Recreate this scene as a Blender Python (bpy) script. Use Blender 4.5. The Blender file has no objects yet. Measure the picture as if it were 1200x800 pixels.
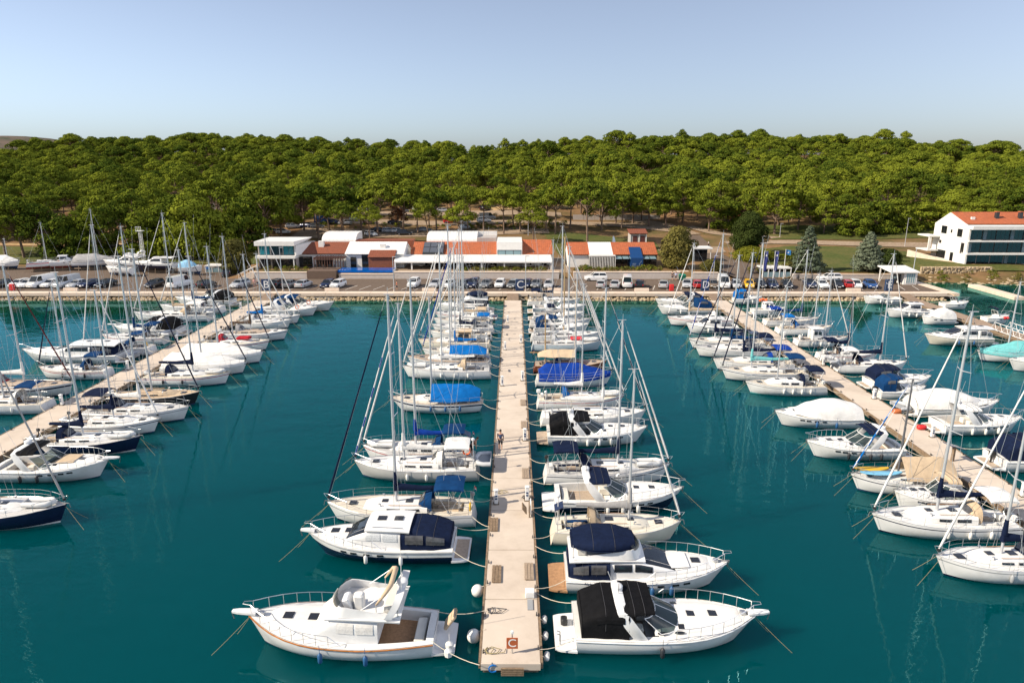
import bpy, math, random
import numpy as np
from mathutils import Vector, Matrix
random.seed(7)
PI = math.pi
R = math.radians
scene = bpy.context.scene
COL = scene.collection

# ------------------------------------------------------------------ camera, sky, sun, exposure
CAM_H, FPX, CXP, CYP = 24.0, 800.0, 600.0, 400.0          # metres above water; photo pixels (1200 x 800)
PITCH = math.atan(209 / 800.0)
YAW = math.atan(2 / 800.0 * math.cos(PITCH))
cam_data = bpy.data.cameras.new('camera')
cam_data.lens = 24.0
cam_data.sensor_width = 36.0
cam_data.clip_start = 0.5
cam_data.clip_end = 12000
cam = bpy.data.objects.new('camera', cam_data)
COL.objects.link(cam)
cam.location = (0, 0, CAM_H)
cam.rotation_euler = (PI / 2 - PITCH, 0, YAW)
scene.camera = cam

SUN_EL, SUN_AZ = R(36), R(253)                             # azimuth clockwise from +Y
world = bpy.data.worlds.new('World')
scene.world = world
world.use_nodes = True
wn = world.node_tree
wn.nodes.clear()
sky = wn.nodes.new('ShaderNodeTexSky')
sky.sky_type = 'NISHITA'
sky.sun_disc = False
sky.sun_elevation = SUN_EL
sky.sun_rotation = -SUN_AZ                                # the sky node turns anticlockwise
sky.altitude = 0
sky.air_density = 0.8
sky.dust_density = 1.15
sky.ozone_density = 5.0
bg = wn.nodes.new('ShaderNodeBackground')
bg.inputs[1].default_value = 0.112
wo = wn.nodes.new('ShaderNodeOutputWorld')
hs = wn.nodes.new('ShaderNodeHueSaturation')
hs.inputs['Saturation'].default_value = 0.66
tint = wn.nodes.new('ShaderNodeMix')
tint.data_type = 'RGBA'
tint.blend_type = 'MULTIPLY'
tint.inputs['Factor'].default_value = 1.0
tint.inputs['B'].default_value = (1.0, 0.99, 0.985, 1)
wn.links.new(sky.outputs[0], hs.inputs['Color'])
wn.links.new(hs.outputs[0], tint.inputs['A'])
wn.links.new(tint.outputs['Result'], bg.inputs[0])
wn.links.new(bg.outputs[0], wo.inputs[0])

sun_data = bpy.data.lights.new('sun', 'SUN')
sun_data.energy = 5.0
sun_data.angle = R(0.5)
sun_data.color = (1.0, 0.89, 0.74)
sun = bpy.data.objects.new('sun', sun_data)
COL.objects.link(sun)
sdir = Vector((math.sin(SUN_AZ) * math.cos(SUN_EL), math.cos(SUN_AZ) * math.cos(SUN_EL), math.sin(SUN_EL)))
sun.rotation_euler = sdir.to_track_quat('Z', 'Y').to_euler()
sun.location = (-60, -20, 60)

vs = scene.view_settings
vs.view_transform = 'Standard'
vs.look = 'None'
vs.exposure = 0.58
vs.gamma = 1.0
vs.use_curve_mapping = False
scene.render.resolution_x = 1024
scene.render.resolution_y = 682
cy = scene.cycles
cy.max_bounces = 6
cy.diffuse_bounces = 2
cy.glossy_bounces = 3
cy.transmission_bounces = 3
cy.transparent_max_bounces = 6
cy.caustics_reflective = False
cy.caustics_refractive = False
cy.sample_clamp_indirect = 4.0

# photo pixel -> place (a pixel only gives a direction; the distance comes from a plane the thing stands on)
_s, _c = math.sin(YAW), math.cos(YAW)
_f = (-_s * math.cos(PITCH), _c * math.cos(PITCH), -math.sin(PITCH))
_r = (_c, _s, 0.0)
_u = (-_s * math.sin(PITCH), _c * math.sin(PITCH), math.cos(PITCH))
def ray(px, py):
    a = (px - CXP) / FPX
    b = (CYP - py) / FPX
    return [_f[i] + a * _r[i] + b * _u[i] for i in range(3)]
def on_z(px, py, z):
    d = ray(px, py)
    t = (z - CAM_H) / d[2]
    return Vector((d[0] * t, d[1] * t, z))
def on_y(px, py, Y):
    d = ray(px, py)
    t = Y / d[1]
    return Vector((d[0] * t, Y, CAM_H + d[2] * t))
def x_at(px, Y, z):
    a = (px - CXP) / FPX                                   # a = (r.P)/(f.P), linear in X
    q = (0, Y, z - CAM_H)
    rq = sum(_r[i] * q[i] for i in range(3))
    fq = sum(_f[i] * q[i] for i in range(3))
    return (a * fq - rq) / (_r[0] - a * _f[0])

# ------------------------------------------------------------------ materials
MATS = {}
def mat(name, col, rough=0.6, metal=0.0, spec=0.5, var=0.0, vscale=2.0, bump=0.0, bscale=30.0, coat=0.0, dirt=0.0, dirt_col=(0.2, 0.16, 0.11)):
    if name in MATS:
        return MATS[name]
    m = bpy.data.materials.new(name)
    m.use_nodes = True
    nt = m.node_tree
    b = nt.nodes['Principled BSDF']
    b.inputs['Base Color'].default_value = (*col, 1)
    b.inputs['Roughness'].default_value = rough
    b.inputs['Metallic'].default_value = metal
    b.inputs['Specular IOR Level'].default_value = spec
    if coat:
        b.inputs['Coat Weight'].default_value = coat
        b.inputs['Coat Roughness'].default_value = 0.08
    if var or bump or dirt:
        tc = nt.nodes.new('ShaderNodeNewGeometry')
        last = None
        if var:
            n = nt.nodes.new('ShaderNodeTexNoise')
            n.inputs['Scale'].default_value = vscale
            n.inputs['Detail'].default_value = 5
            n.inputs['Roughness'].default_value = 0.65
            nt.links.new(tc.outputs['Position'], n.inputs['Vector'])
            mx = nt.nodes.new('ShaderNodeMix')
            mx.data_type = 'RGBA'
            mx.inputs['A'].default_value = (*[c * (1 - var) for c in col], 1)
            mx.inputs['B'].default_value = (*[min(1, c * (1 + var)) for c in col], 1)
            cr = nt.nodes.new('ShaderNodeMapRange')
            cr.inputs[1].default_value = 0.3
            cr.inputs[2].default_value = 0.7
            nt.links.new(n.outputs[0], cr.inputs[0])
            nt.links.new(cr.outputs[0], mx.inputs['Factor'])
            last = mx.outputs['Result']
        if dirt:
            n = nt.nodes.new('ShaderNodeTexNoise')
            n.inputs['Scale'].default_value = vscale * 0.37
            n.inputs['Detail'].default_value = 7
            n.inputs['Roughness'].default_value = 0.7
            nt.links.new(tc.outputs['Position'], n.inputs['Vector'])
            cr = nt.nodes.new('ShaderNodeMapRange')
            cr.inputs[1].default_value = 0.5
            cr.inputs[2].default_value = 0.66
            cr.inputs[4].default_value = dirt
            nt.links.new(n.outputs[0], cr.inputs[0])
            mx = nt.nodes.new('ShaderNodeMix')
            mx.data_type = 'RGBA'
            if last:
                nt.links.new(last, mx.inputs['A'])
            else:
                mx.inputs['A'].default_value = (*col, 1)
            mx.inputs['B'].default_value = (*dirt_col, 1)
            nt.links.new(cr.outputs[0], mx.inputs['Factor'])
            last = mx.outputs['Result']
        if last:
            nt.links.new(last, b.inputs['Base Color'])
        if bump:
            n = nt.nodes.new('ShaderNodeTexNoise')
            n.inputs['Scale'].default_value = bscale
            n.inputs['Detail'].default_value = 4
            nt.links.new(tc.outputs['Position'], n.inputs['Vector'])
            bp = nt.nodes.new('ShaderNodeBump')
            bp.inputs['Strength'].default_value = bump
            bp.inputs['Distance'].default_value = 0.05
            nt.links.new(n.outputs[0], bp.inputs['Height'])
            nt.links.new(bp.outputs[0], b.inputs['Normal'])
    MATS[name] = m
    return m

GEL = mat('gelcoat_white', (0.74, 0.74, 0.73), 0.3, spec=0.5, var=0.06, vscale=1.3, dirt=0.28, dirt_col=(0.46, 0.42, 0.33))
DECK = mat('deck_white', (0.72, 0.71, 0.68), 0.55, var=0.06, vscale=2.5, dirt=0.22, dirt_col=(0.46, 0.42, 0.35))
DECK_W = mat('deck_cream', (0.66, 0.59, 0.48), 0.6, var=0.08, vscale=2.5, dirt=0.25, dirt_col=(0.4, 0.34, 0.26))
DECK_G = mat('deck_grey_nonskid', (0.52, 0.51, 0.49), 0.65, var=0.08, vscale=2.5, dirt=0.2, dirt_col=(0.36, 0.33, 0.28))
CREAM = mat('gelcoat_cream', (0.70, 0.65, 0.54), 0.35, var=0.06, vscale=1.5, dirt=0.15)
GREYHULL = mat('gelcoat_grey', (0.48, 0.47, 0.45), 0.3, var=0.05)
PALEBLUE = mat('gelcoat_pale_blue', (0.45, 0.52, 0.56), 0.3, var=0.05)
NAVY = mat('gelcoat_navy', (0.008, 0.014, 0.045), 0.2, var=0.2)
DARKHULL = mat('gelcoat_dark', (0.02, 0.02, 0.024), 0.3, var=0.2)
ANTIFOUL = mat('antifouling_blue', (0.02, 0.05, 0.12), 0.8, var=0.3)
ANTIFOUL_R = mat('antifouling_red', (0.30, 0.05, 0.03), 0.8, var=0.25)
TEAK = mat('teak', (0.36, 0.20, 0.10), 0.7, var=0.25, vscale=6)
TEAK_PALE = mat('teak_weathered', (0.42, 0.33, 0.25), 0.8, var=0.2, vscale=6)
VARNISH = mat('varnished_wood', (0.42, 0.16, 0.04), 0.25, var=0.25, vscale=5)
MAHOG = mat('mahogany', (0.16, 0.045, 0.022), 0.3, var=0.3, vscale=5)
GLASS_D = mat('tinted_glass', (0.012, 0.015, 0.02), 0.06, spec=0.7)
HATCH = mat('hatch_acrylic', (0.02, 0.022, 0.028), 0.15, spec=0.6)
CURTAIN = mat('window_curtain', (0.55, 0.57, 0.58), 0.5, var=0.3, vscale=14)
ALU = mat('mast_aluminium', (0.50, 0.51, 0.53), 0.35, metal=0.35, var=0.04)
ALU_W = mat('mast_white', (0.76, 0.76, 0.76), 0.35)
MASTWOOD = mat('mast_varnished_spruce', (0.44, 0.30, 0.14), 0.35, var=0.15)
STEEL = mat('stainless_steel', (0.50, 0.51, 0.52), 0.3, metal=0.8)
WIRE = mat('wire_rope', (0.42, 0.43, 0.45), 0.4, metal=0.5)
ROPE = mat('mooring_rope', (0.55, 0.50, 0.40), 0.9, var=0.2, vscale=20)
ROPE_Y = mat('mooring_rope_tan', (0.30, 0.25, 0.13), 0.9, var=0.2, vscale=20)
C_NAVY = mat('canvas_navy', (0.006, 0.012, 0.036), 0.85, var=0.25, vscale=3, bump=0.4, bscale=6)
C_BLUE = mat('canvas_blue', (0.004, 0.036, 0.115), 0.85, var=0.2, vscale=3, bump=0.4, bscale=6)
C_BRIGHT = mat('canvas_bright_blue', (0.003, 0.125, 0.40), 0.8, var=0.18, vscale=2.5, bump=0.5, bscale=5)
C_ROYAL = mat('canvas_royal_blue', (0.005, 0.038, 0.25), 0.8, var=0.25, vscale=2.5, bump=0.5, bscale=4)
C_TEAL = mat('canvas_teal', (0.15, 0.46, 0.46), 0.85, var=0.15, vscale=2.5, bump=0.5, bscale=5)
C_BLACK = mat('canvas_black', (0.006, 0.006, 0.007), 0.8, var=0.3, vscale=3, bump=0.4, bscale=6)
C_WHITE = mat('canvas_white', (0.72, 0.71, 0.68), 0.85, var=0.08, vscale=2, bump=0.5, bscale=4, dirt=0.2)
C_TAN = mat('canvas_tan', (0.52, 0.40, 0.27), 0.85, var=0.12, vscale=2.5, bump=0.4, bscale=5)
C_GREY = mat('canvas_grey', (0.36, 0.35, 0.34), 0.85, var=0.15, vscale=2.5, bump=0.4, bscale=5)
C_RED = mat('canvas_red', (0.40, 0.02, 0.03), 0.85, var=0.2, vscale=2.5, bump=0.4, bscale=5)
C_MAROON = mat('canvas_maroon', (0.10, 0.014, 0.016), 0.85, var=0.2)
C_BROWN = mat('canvas_dark_brown', (0.10, 0.07, 0.05), 0.85, var=0.2, vscale=2.5, bump=0.4, bscale=5)
VINYL = mat('clear_vinyl', (0.075, 0.075, 0.078), 0.12, spec=0.7, var=0.45, vscale=3)
SEAT = mat('seat_vinyl', (0.68, 0.65, 0.58), 0.6, var=0.06)
FEND_W = mat('fender_white', (0.72, 0.71, 0.67), 0.5, var=0.06)
FEND_B = mat('fender_blue', (0.02, 0.09, 0.22), 0.5)
FEND_K = mat('fender_black', (0.02, 0.02, 0.025), 0.5)
ORANGE = mat('lifebuoy_orange', (0.75, 0.13, 0.03), 0.6)
YELLOW = mat('safety_yellow', (0.75, 0.45, 0.02), 0.6)
RED = mat('signal_red', (0.60, 0.02, 0.02), 0.5)
BLACK = mat('black_plastic', (0.02, 0.02, 0.02), 0.5)
WHITE = mat('white_paint', (0.78, 0.78, 0.76), 0.5, var=0.04)
GREY = mat('grey_plastic', (0.30, 0.31, 0.32), 0.5)
RUBBER = mat('rubber_hypalon_grey', (0.48, 0.49, 0.50), 0.6, var=0.06)
RUBBER_D = mat('rubber_dark', (0.025, 0.025, 0.026), 0.8)
GALV = mat('galvanised_steel', (0.22, 0.22, 0.22), 0.5, metal=0.5)
SOLAR = mat('solar_cells', (0.012, 0.02, 0.06), 0.15, spec=0.7)

for k_, m_ in MATS.items():
    if k_.startswith('canvas'): m_.node_tree.nodes['Principled BSDF'].inputs['Specular IOR Level'].default_value = 0.112

def glass_mat(name, tint, amount):
    """see-through tinted pane: part transparent, part mirror-like"""
    m = bpy.data.materials.new(name)
    m.use_nodes = True
    nt = m.node_tree
    nt.nodes.clear()
    o = nt.nodes.new('ShaderNodeOutputMaterial')
    t = nt.nodes.new('ShaderNodeBsdfTransparent')
    t.inputs[0].default_value = (*tint, 1)
    p = nt.nodes.new('ShaderNodeBsdfPrincipled')
    p.inputs['Base Color'].default_value = (0.012, 0.02, 0.024, 1)
    p.inputs['Roughness'].default_value = 0.04
    p.inputs['Specular IOR Level'].default_value = 0.8
    x = nt.nodes.new('ShaderNodeMixShader')
    x.inputs[0].default_value = amount
    nt.links.new(t.outputs[0], x.inputs[1])
    nt.links.new(p.outputs[0], x.inputs[2])
    nt.links.new(x.outputs[0], o.inputs[0])
    MATS[name] = m
    return m
SCREEN = glass_mat('windscreen_glass', (0.42, 0.52, 0.52), 0.45)
CLEARPANE = glass_mat('clear_plastic_window', (0.55, 0.52, 0.48), 0.4)

# ------------------------------------------------------------------ mesh helpers
class MB:
    """collects geometry for ONE mesh object"""
    def __init__(self):
        self.v = []; self.f = []; self.m = []
    def add(self, vs_, fs_, mi=0):
        o = len(self.v)
        self.v.extend([tuple(p) for p in vs_])
        self.f.extend([tuple(i + o for i in q) for q in fs_])
        self.m.extend([mi] * len(fs_))
        return self
    def box(self, x0, x1, y0, y1, z0, z1, mi=0):
        return self.add([(x0, y0, z0), (x1, y0, z0), (x1, y1, z0), (x0, y1, z0), (x0, y0, z1), (x1, y0, z1), (x1, y1, z1), (x0, y1, z1)],
                 [(0, 3, 2, 1), (4, 5, 6, 7), (0, 1, 5, 4), (1, 2, 6, 5), (2, 3, 7, 6), (3, 0, 4, 7)], mi)
    def rbox(self, c, s, rot=None, mi=0, bev=0.0):
        hx, hy, hz = s[0] / 2, s[1] / 2, s[2] / 2
        b = bev
        pts = []
        fs_ = []
        if b <= 0:
            pts = [(-hx, -hy, -hz), (hx, -hy, -hz), (hx, hy, -hz), (-hx, hy, -hz), (-hx, -hy, hz), (hx, -hy, hz), (hx, hy, hz), (-hx, hy, hz)]
            fs_ = [(0, 3, 2, 1), (4, 5, 6, 7), (0, 1, 5, 4), (1, 2, 6, 5), (2, 3, 7, 6), (3, 0, 4, 7)]
        else:
            rings = []
            for z, k in ((-hz, 1), (-hz + b, 0), (hz - b, 0), (hz, 1)):
                e = b if k else 0
                x, y = hx - e, hy - e
                rings.append([(-x + b, -y, z), (x - b, -y, z), (x, -y + b, z), (x, y - b, z), (x - b, y, z), (-x + b, y, z), (-x, y - b, z), (-x, -y + b, z)])
            for rg in rings: pts += rg
            for i in range(3):
                for j in range(8):
                    k = (j + 1) % 8
                    fs_.append((i * 8 + j, i * 8 + k, i * 8 + 8 + k, i * 8 + 8 + j))
            fs_.append(tuple(range(7, -1, -1))); fs_.append(tuple(range(24, 32)))
        M = Matrix.Translation(Vector(c))
        if rot is not None: M = M @ (rot.to_4x4() if isinstance(rot, Matrix) else Matrix.Rotation(rot, 4, 'Z'))
        return self.add([M @ Vector(p) for p in pts], fs_, mi)
    def tube(self, pts, r, n=5, mi=0, caps=True, closed=False):
        pts = [Vector(p) for p in pts]
        rings = []
        N = len(pts)
        for i, p in enumerate(pts):
            a = pts[i - 1] if (i > 0 or closed) else p
            b = pts[(i + 1) % N] if (i < N - 1 or closed) else p
            t = (b - a).normalized() if (b - a).length > 1e-9 else Vector((0, 0, 1))
            ref = Vector((0, 0, 1)) if abs(t.z) < 0.9 else Vector((1, 0, 0))
            e1 = t.cross(ref).normalized(); e2 = t.cross(e1)
            rr = r[i] if isinstance(r, (list, tuple)) else r
            rings.append([p + e1 * math.cos(2 * PI * k / n) * rr + e2 * math.sin(2 * PI * k / n) * rr for k in range(n)])
        vs_ = [q for rg in rings for q in rg]
        fs_ = []
        for i in range(N if closed else N - 1):
            j = (i + 1) % N
            for k in range(n):
                l = (k + 1) % n
                fs_.append((i * n + k, i * n + l, j * n + l, j * n + k))
        if caps and not closed:
            fs_.append(tuple(range(n - 1, -1, -1))); fs_.append(tuple((N - 1) * n + k for k in range(n)))
        return self.add(vs_, fs_, mi)
    def loft(self, rings, mi=0, closed=True, cap0=True, cap1=True, mats=None):
        n = len(rings[0]); vs_ = [p for rg in rings for p in rg]; fs_ = []; ms = []
        for i in range(len(rings) - 1):
            for k in range(n if closed else n - 1):
                l = (k + 1) % n
                fs_.append((i * n + k, i * n + l, (i + 1) * n + l, (i + 1) * n + k)); ms.append(mats[k] if mats else mi)
        if cap0: fs_.append(tuple(range(n - 1, -1, -1))); ms.append(mi)
        if cap1: fs_.append(tuple((len(rings) - 1) * n + k for k in range(n))); ms.append(mi)
        o = len(self.v)
        self.v.extend([tuple(p) for p in vs_]); self.f.extend([tuple(i + o for i in q) for q in fs_]); self.m.extend(ms)
        return self
    def grid(self, fn, us, vs2, mi=0, thick=0.0):
        P = [[Vector(fn(u, v)) for v in vs2] for u in us]
        nu, nv = len(us), len(vs2)
        pts = [p for row in P for p in row]
        fs_ = [(i * nv + j, (i + 1) * nv + j, (i + 1) * nv + j + 1, i * nv + j + 1) for i in range(nu - 1) for j in range(nv - 1)]
        if thick:
            nrm = [Vector((0, 0, 0)) for _ in pts]
            for q in fs_:
                nn = (pts[q[1]] - pts[q[0]]).cross(pts[q[3]] - pts[q[0]])
                if nn.length < 1e-12: nn = (pts[q[2]] - pts[q[0]]).cross(pts[q[3]] - pts[q[1]])
                for i in q: nrm[i] = nrm[i] + nn
            m = len(pts)
            pts = pts + [pts[i] - (nrm[i].normalized() if nrm[i].length > 1e-12 else Vector((0, 0, 1))) * thick for i in range(m)]
            fs_ = fs_ + [tuple(m + i for i in reversed(q)) for q in fs_]
            for i in range(nu - 1):
                a, b = i * nv, (i + 1) * nv
                fs_.append((a, m + a, m + b, b)); a += nv - 1; b += nv - 1; fs_.append((a, b, m + b, m + a))
            for j in range(nv - 1):
                a, b = j, j + 1
                fs_.append((a, b, m + b, m + a)); a += (nu - 1) * nv; b += (nu - 1) * nv; fs_.append((a, m + a, m + b, b))
        return self.add(pts, fs_, mi)
    def ball(self, c, r, nu=10, nv=6, mi=0, sc=(1, 1, 1)):
        rings = []
        for i in range(1, nv):
            a = PI * i / nv
            rings.append([(c[0] + r * sc[0] * math.sin(a) * math.cos(2 * PI * k / nu), c[1] + r * sc[1] * math.sin(a) * math.sin(2 * PI * k / nu), c[2] + r * sc[2] * math.cos(a)) for k in range(nu)])
        vs_ = [(c[0], c[1], c[2] + r * sc[2])] + [p for rg in rings for p in rg] + [(c[0], c[1], c[2] - r * sc[2])]
        fs_ = [(0, 1 + k, 1 + (k + 1) % nu) for k in range(nu)]
        for i in range(nv - 2):
            for k in range(nu):
                l = (k + 1) % nu
                fs_.append((1 + i * nu + k, 1 + (i + 1) * nu + k, 1 + (i + 1) * nu + l, 1 + i * nu + l))
        b = 1 + (nv - 2) * nu; e = len(vs_) - 1
        fs_ += [(e, b + (k + 1) % nu, b + k) for k in range(nu)]
        return self.add(vs_, fs_, mi)
    def cyl(self, c, r, h, n=12, mi=0, axis='Z', r2=None):
        r2 = r if r2 is None else r2
        rg = []
        for z, q in ((-h / 2, r), (h / 2, r2)):
            row = []
            for k in range(n):
                a = 2 * PI * k / n; x, y = q * math.cos(a), q * math.sin(a)
                p = (x, y, z) if axis == 'Z' else ((z, x, y) if axis == 'X' else (y, z, x))
                row.append((c[0] + p[0], c[1] + p[1], c[2] + p[2]))
            rg.append(row)
        return self.loft(rg, mi)
    def prism(self, poly, y0, y1, mi=0):
        """poly in (x,z), extruded along y"""
        return self.loft([[(x, y0, z) for x, z in poly], [(x, y1, z) for x, z in poly]], mi)
    def mesh(self, name, mats, smooth=None):
        me = bpy.data.meshes.new(name)
        me.from_pydata(self.v, [], self.f)
        for m in (mats if isinstance(mats, (list, tuple)) else [mats]): me.materials.append(m)
        if len(me.materials) > 1: me.polygons.foreach_set('material_index', self.m)
        if smooth:
            me.polygons.foreach_set('use_smooth', [True] * len(me.polygons))
            if smooth < 179: me.set_sharp_from_angle(angle=R(smooth))
        me.update()
        return me
    def build(self, name, mats, parent=None, smooth=None, loc=None, rz=0):
        o = bpy.data.objects.new(name, self.mesh(name, mats, smooth))
        COL.objects.link(o)
        if parent is not None: o.parent = parent
        if loc is not None: o.location = loc
        if rz: o.rotation_euler = (0, 0, rz)
        return o
def inst(name, me, parent=None, loc=(0, 0, 0), rz=0, sc=None):
    o = bpy.data.objects.new(name, me)
    COL.objects.link(o)
    if parent is not None: o.parent = parent
    o.location = loc
    if rz: o.rotation_euler = (0, 0, rz)
    if sc is not None: o.scale = sc if isinstance(sc, (tuple, list)) else (sc, sc, sc)
    return o
def tag(o, label=None, cat=None, group=None, kind=None):
    for k, v in (('label', label), ('category', cat), ('group', group), ('kind', kind)):
        if v: o[k] = v
    return o
def thing(name, label, cat, loc=(0, 0, 0), rz=0, group=None):
    o = bpy.data.objects.new(name, None)
    o.empty_display_size = 0.3
    COL.objects.link(o)
    o.location = loc
    o.rotation_euler = (0, 0, rz)
    return tag(o, label, cat, group)
def lin(a, b, n): return [a + (b - a) * i / (n - 1) for i in range(n)]
def lerp(a, b, t): return a + (b - a) * t
def sstep(a, b, x):
    t = min(1, max(0, (x - a) / (b - a)))
    return t * t * (3 - 2 * t)
def interp(tab, x):
    if x <= tab[0][0]: return tab[0][1]
    for (a, p), (b, q) in zip(tab, tab[1:]):
        if x <= b: return p + (q - p) * (x - a) / (b - a)
    return tab[-1][1]
def ordinal(n):
    if n < len(ORD): return ORD[n].replace('nearest', 'first')
    t, u_ = divmod(n, 10); tens = {2: 'twenty', 3: 'thirty', 4: 'forty', 5: 'fifty', 6: 'sixty', 7: 'seventy', 8: 'eighty', 9: 'ninety'}
    if n >= 100: return 'hundred-and-' + ordinal(n - 100) if n > 100 else 'hundredth'
    return tens[t][:-1] + 'ieth' if u_ == 0 else tens[t] + '-' + ORD[u_].replace('nearest', 'first')
ORD = ['', 'nearest', 'second', 'third', 'fourth', 'fifth', 'sixth', 'seventh', 'eighth', 'ninth', 'tenth', 'eleventh', 'twelfth', 'thirteenth', 'fourteenth', 'fifteenth', 'sixteenth', 'seventeenth', 'eighteenth', 'nineteenth', 'twentieth']
# ------------------------------------------------------------------ setting: terrain, water, quay
def water_material():
    m = bpy.data.materials.new('sea_water'); m.use_nodes = True
    nt = m.node_tree; b = nt.nodes['Principled BSDF']
    g = nt.nodes.new('ShaderNodeNewGeometry')
    b.inputs['Roughness'].default_value = 0.03
    b.inputs['IOR'].default_value = 1.33
    b.subsurface_method = 'BURLEY'; b.inputs['Subsurface Weight'].default_value = 1.0; b.inputs['Subsurface Radius'].default_value = (1.0, 1.0, 1.0); b.inputs['Subsurface Scale'].default_value = 4.0
    b.inputs['Specular IOR Level'].default_value = 0.0
    big = nt.nodes.new('ShaderNodeTexNoise'); big.inputs['Scale'].default_value = 0.035; big.inputs['Detail'].default_value = 3
    nt.links.new(g.outputs['Position'], big.inputs['Vector'])
    mx = nt.nodes.new('ShaderNodeMix'); mx.data_type = 'RGBA'
    mx.inputs['A'].default_value = (0.0, 0.038, 0.045, 1); mx.inputs['B'].default_value = (0.0, 0.054, 0.062, 1)
    nt.links.new(big.outputs[0], mx.inputs['Factor'])
    # water colour turns darker green towards the quay, with a ragged edge
    sx = nt.nodes.new('ShaderNodeSeparateXYZ'); nt.links.new(g.outputs['Position'], sx.inputs[0])
    wz = nt.nodes.new('ShaderNodeTexNoise'); wz.inputs['Scale'].default_value = 0.07; wz.inputs['Detail'].default_value = 4
    nt.links.new(g.outputs['Position'], wz.inputs['Vector'])
    ad = nt.nodes.new('ShaderNodeMath'); ad.operation = 'MULTIPLY_ADD'; ad.inputs[1].default_value = 30.0
    nt.links.new(wz.outputs[0], ad.inputs[0]); nt.links.new(sx.outputs['Y'], ad.inputs[2])
    wr = nt.nodes.new('ShaderNodeMapRange'); wr.inputs[1].default_value = 117.0; wr.inputs[2].default_value = 127.0; wr.inputs[4].default_value = 0.85
    nt.links.new(ad.outputs[0], wr.inputs[0])
    wm = nt.nodes.new('ShaderNodeMix'); wm.data_type = 'RGBA'; wm.inputs['B'].default_value = (0.003, 0.036, 0.020, 1)
    nt.links.new(wr.outputs[0], wm.inputs['Factor']); nt.links.new(mx.outputs['Result'], wm.inputs['A'])
    nt.links.new(wm.outputs['Result'], b.inputs['Base Color'])
    def noise(sc, sx, sy, det):
        mp = nt.nodes.new('ShaderNodeMapping'); mp.inputs['Scale'].default_value = (sx, sy, 1)
        mp.inputs['Rotation'].default_value = (0, 0, 0.25)
        nt.links.new(g.outputs['Position'], mp.inputs['Vector'])
        n = nt.nodes.new('ShaderNodeTexNoise'); n.inputs['Scale'].default_value = sc; n.inputs['Detail'].default_value = det
        n.inputs['Roughness'].default_value = 0.55
        nt.links.new(mp.outputs[0], n.inputs['Vector']); return n
    n1 = noise(0.55, 0.7, 1.25, 2); n2 = noise(2.1, 0.75, 1.2, 2)
    patch = noise(0.06, 1, 1, 2)
    a = nt.nodes.new('ShaderNodeMath'); a.operation = 'MULTIPLY_ADD'
    nt.links.new(n2.outputs[0], a.inputs[0]); a.inputs[1].default_value = 0.22; nt.links.new(n1.outputs[0], a.inputs[2])
    bp = nt.nodes.new('ShaderNodeBump'); bp.inputs['Distance'].default_value = 0.16
    st = nt.nodes.new('ShaderNodeMapRange'); st.inputs[1].default_value = 0.35; st.inputs[2].default_value = 0.65
    st.inputs[3].default_value = 0.07; st.inputs[4].default_value = 0.30
    nt.links.new(patch.outputs[0], st.inputs[0]); nt.links.new(st.outputs[0], bp.inputs['Strength'])
    nt.links.new(a.outputs[0], bp.inputs['Height'])
    gl = nt.nodes.new('ShaderNodeBsdfGlossy'); gl.inputs['Color'].default_value = (0.36, 0.88, 0.92, 1); gl.inputs['Roughness'].default_value = 0.03
    fr = nt.nodes.new('ShaderNodeFresnel'); fr.inputs['IOR'].default_value = 1.33
    nt.links.new(bp.outputs[0], gl.inputs['Normal']); nt.links.new(bp.outputs[0], fr.inputs['Normal'])
    ms = nt.nodes.new('ShaderNodeMixShader'); nt.links.new(fr.outputs[0], ms.inputs[0]); nt.links.new(b.outputs[0], ms.inputs[1]); nt.links.new(gl.outputs[0], ms.inputs[2])
    nt.links.new(ms.outputs[0], nt.nodes['Material Output'].inputs['Surface'])
    return m
water = MB().add([(-6000, -3000, 0), (6000, -3000, 0), (6000, 170, 0), (-6000, 170, 0)], [(0, 1, 2, 3)]).build('water', water_material())
tag(water, kind='structure')

RIDGE = [(a_, b_ - 1.5) for a_, b_ in ((-0.95, 14), (-0.75, 20), (-0.63, 28), (-0.42, 33), (-0.25, 28), (-0.12, 27), (-0.05, 24), (0.0, 25), (0.06, 29), (0.25, 31), (0.44, 31.5), (0.56, 28), (0.75, 20), (0.95, 15))]
PROF = [(138, 2.3), (158, 2.4), (175, 3.2), (200, 4.8), (210, 6.0), (216, 6.2), (235, 7.6), (260, 9.6)]
def rnd2(x, y):
    return math.sin(x * 0.071 + 1.3 * math.sin(y * 0.043)) * math.cos(y * 0.063 + 0.9 * math.sin(x * 0.051))
def land(x, y):
    h = interp(PROF, y)
    if y > 240:
        rg = interp(RIDGE, x / y)
        t = (y - 240) / 205.0
        if t <= 1: h = h + (rg - 8) * (t * t * (1.6 - 0.6 * t)) * (1 - sstep(240, 262, y) * 0.1)
        else: h = lerp(interp(PROF, 260) + (rg - 8) * 0.9, 4, sstep(1.15, 3.2, t))
    if y > 165: h += rnd2(x, y) * 0.55 * sstep(165, 200, y)
    return h
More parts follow.
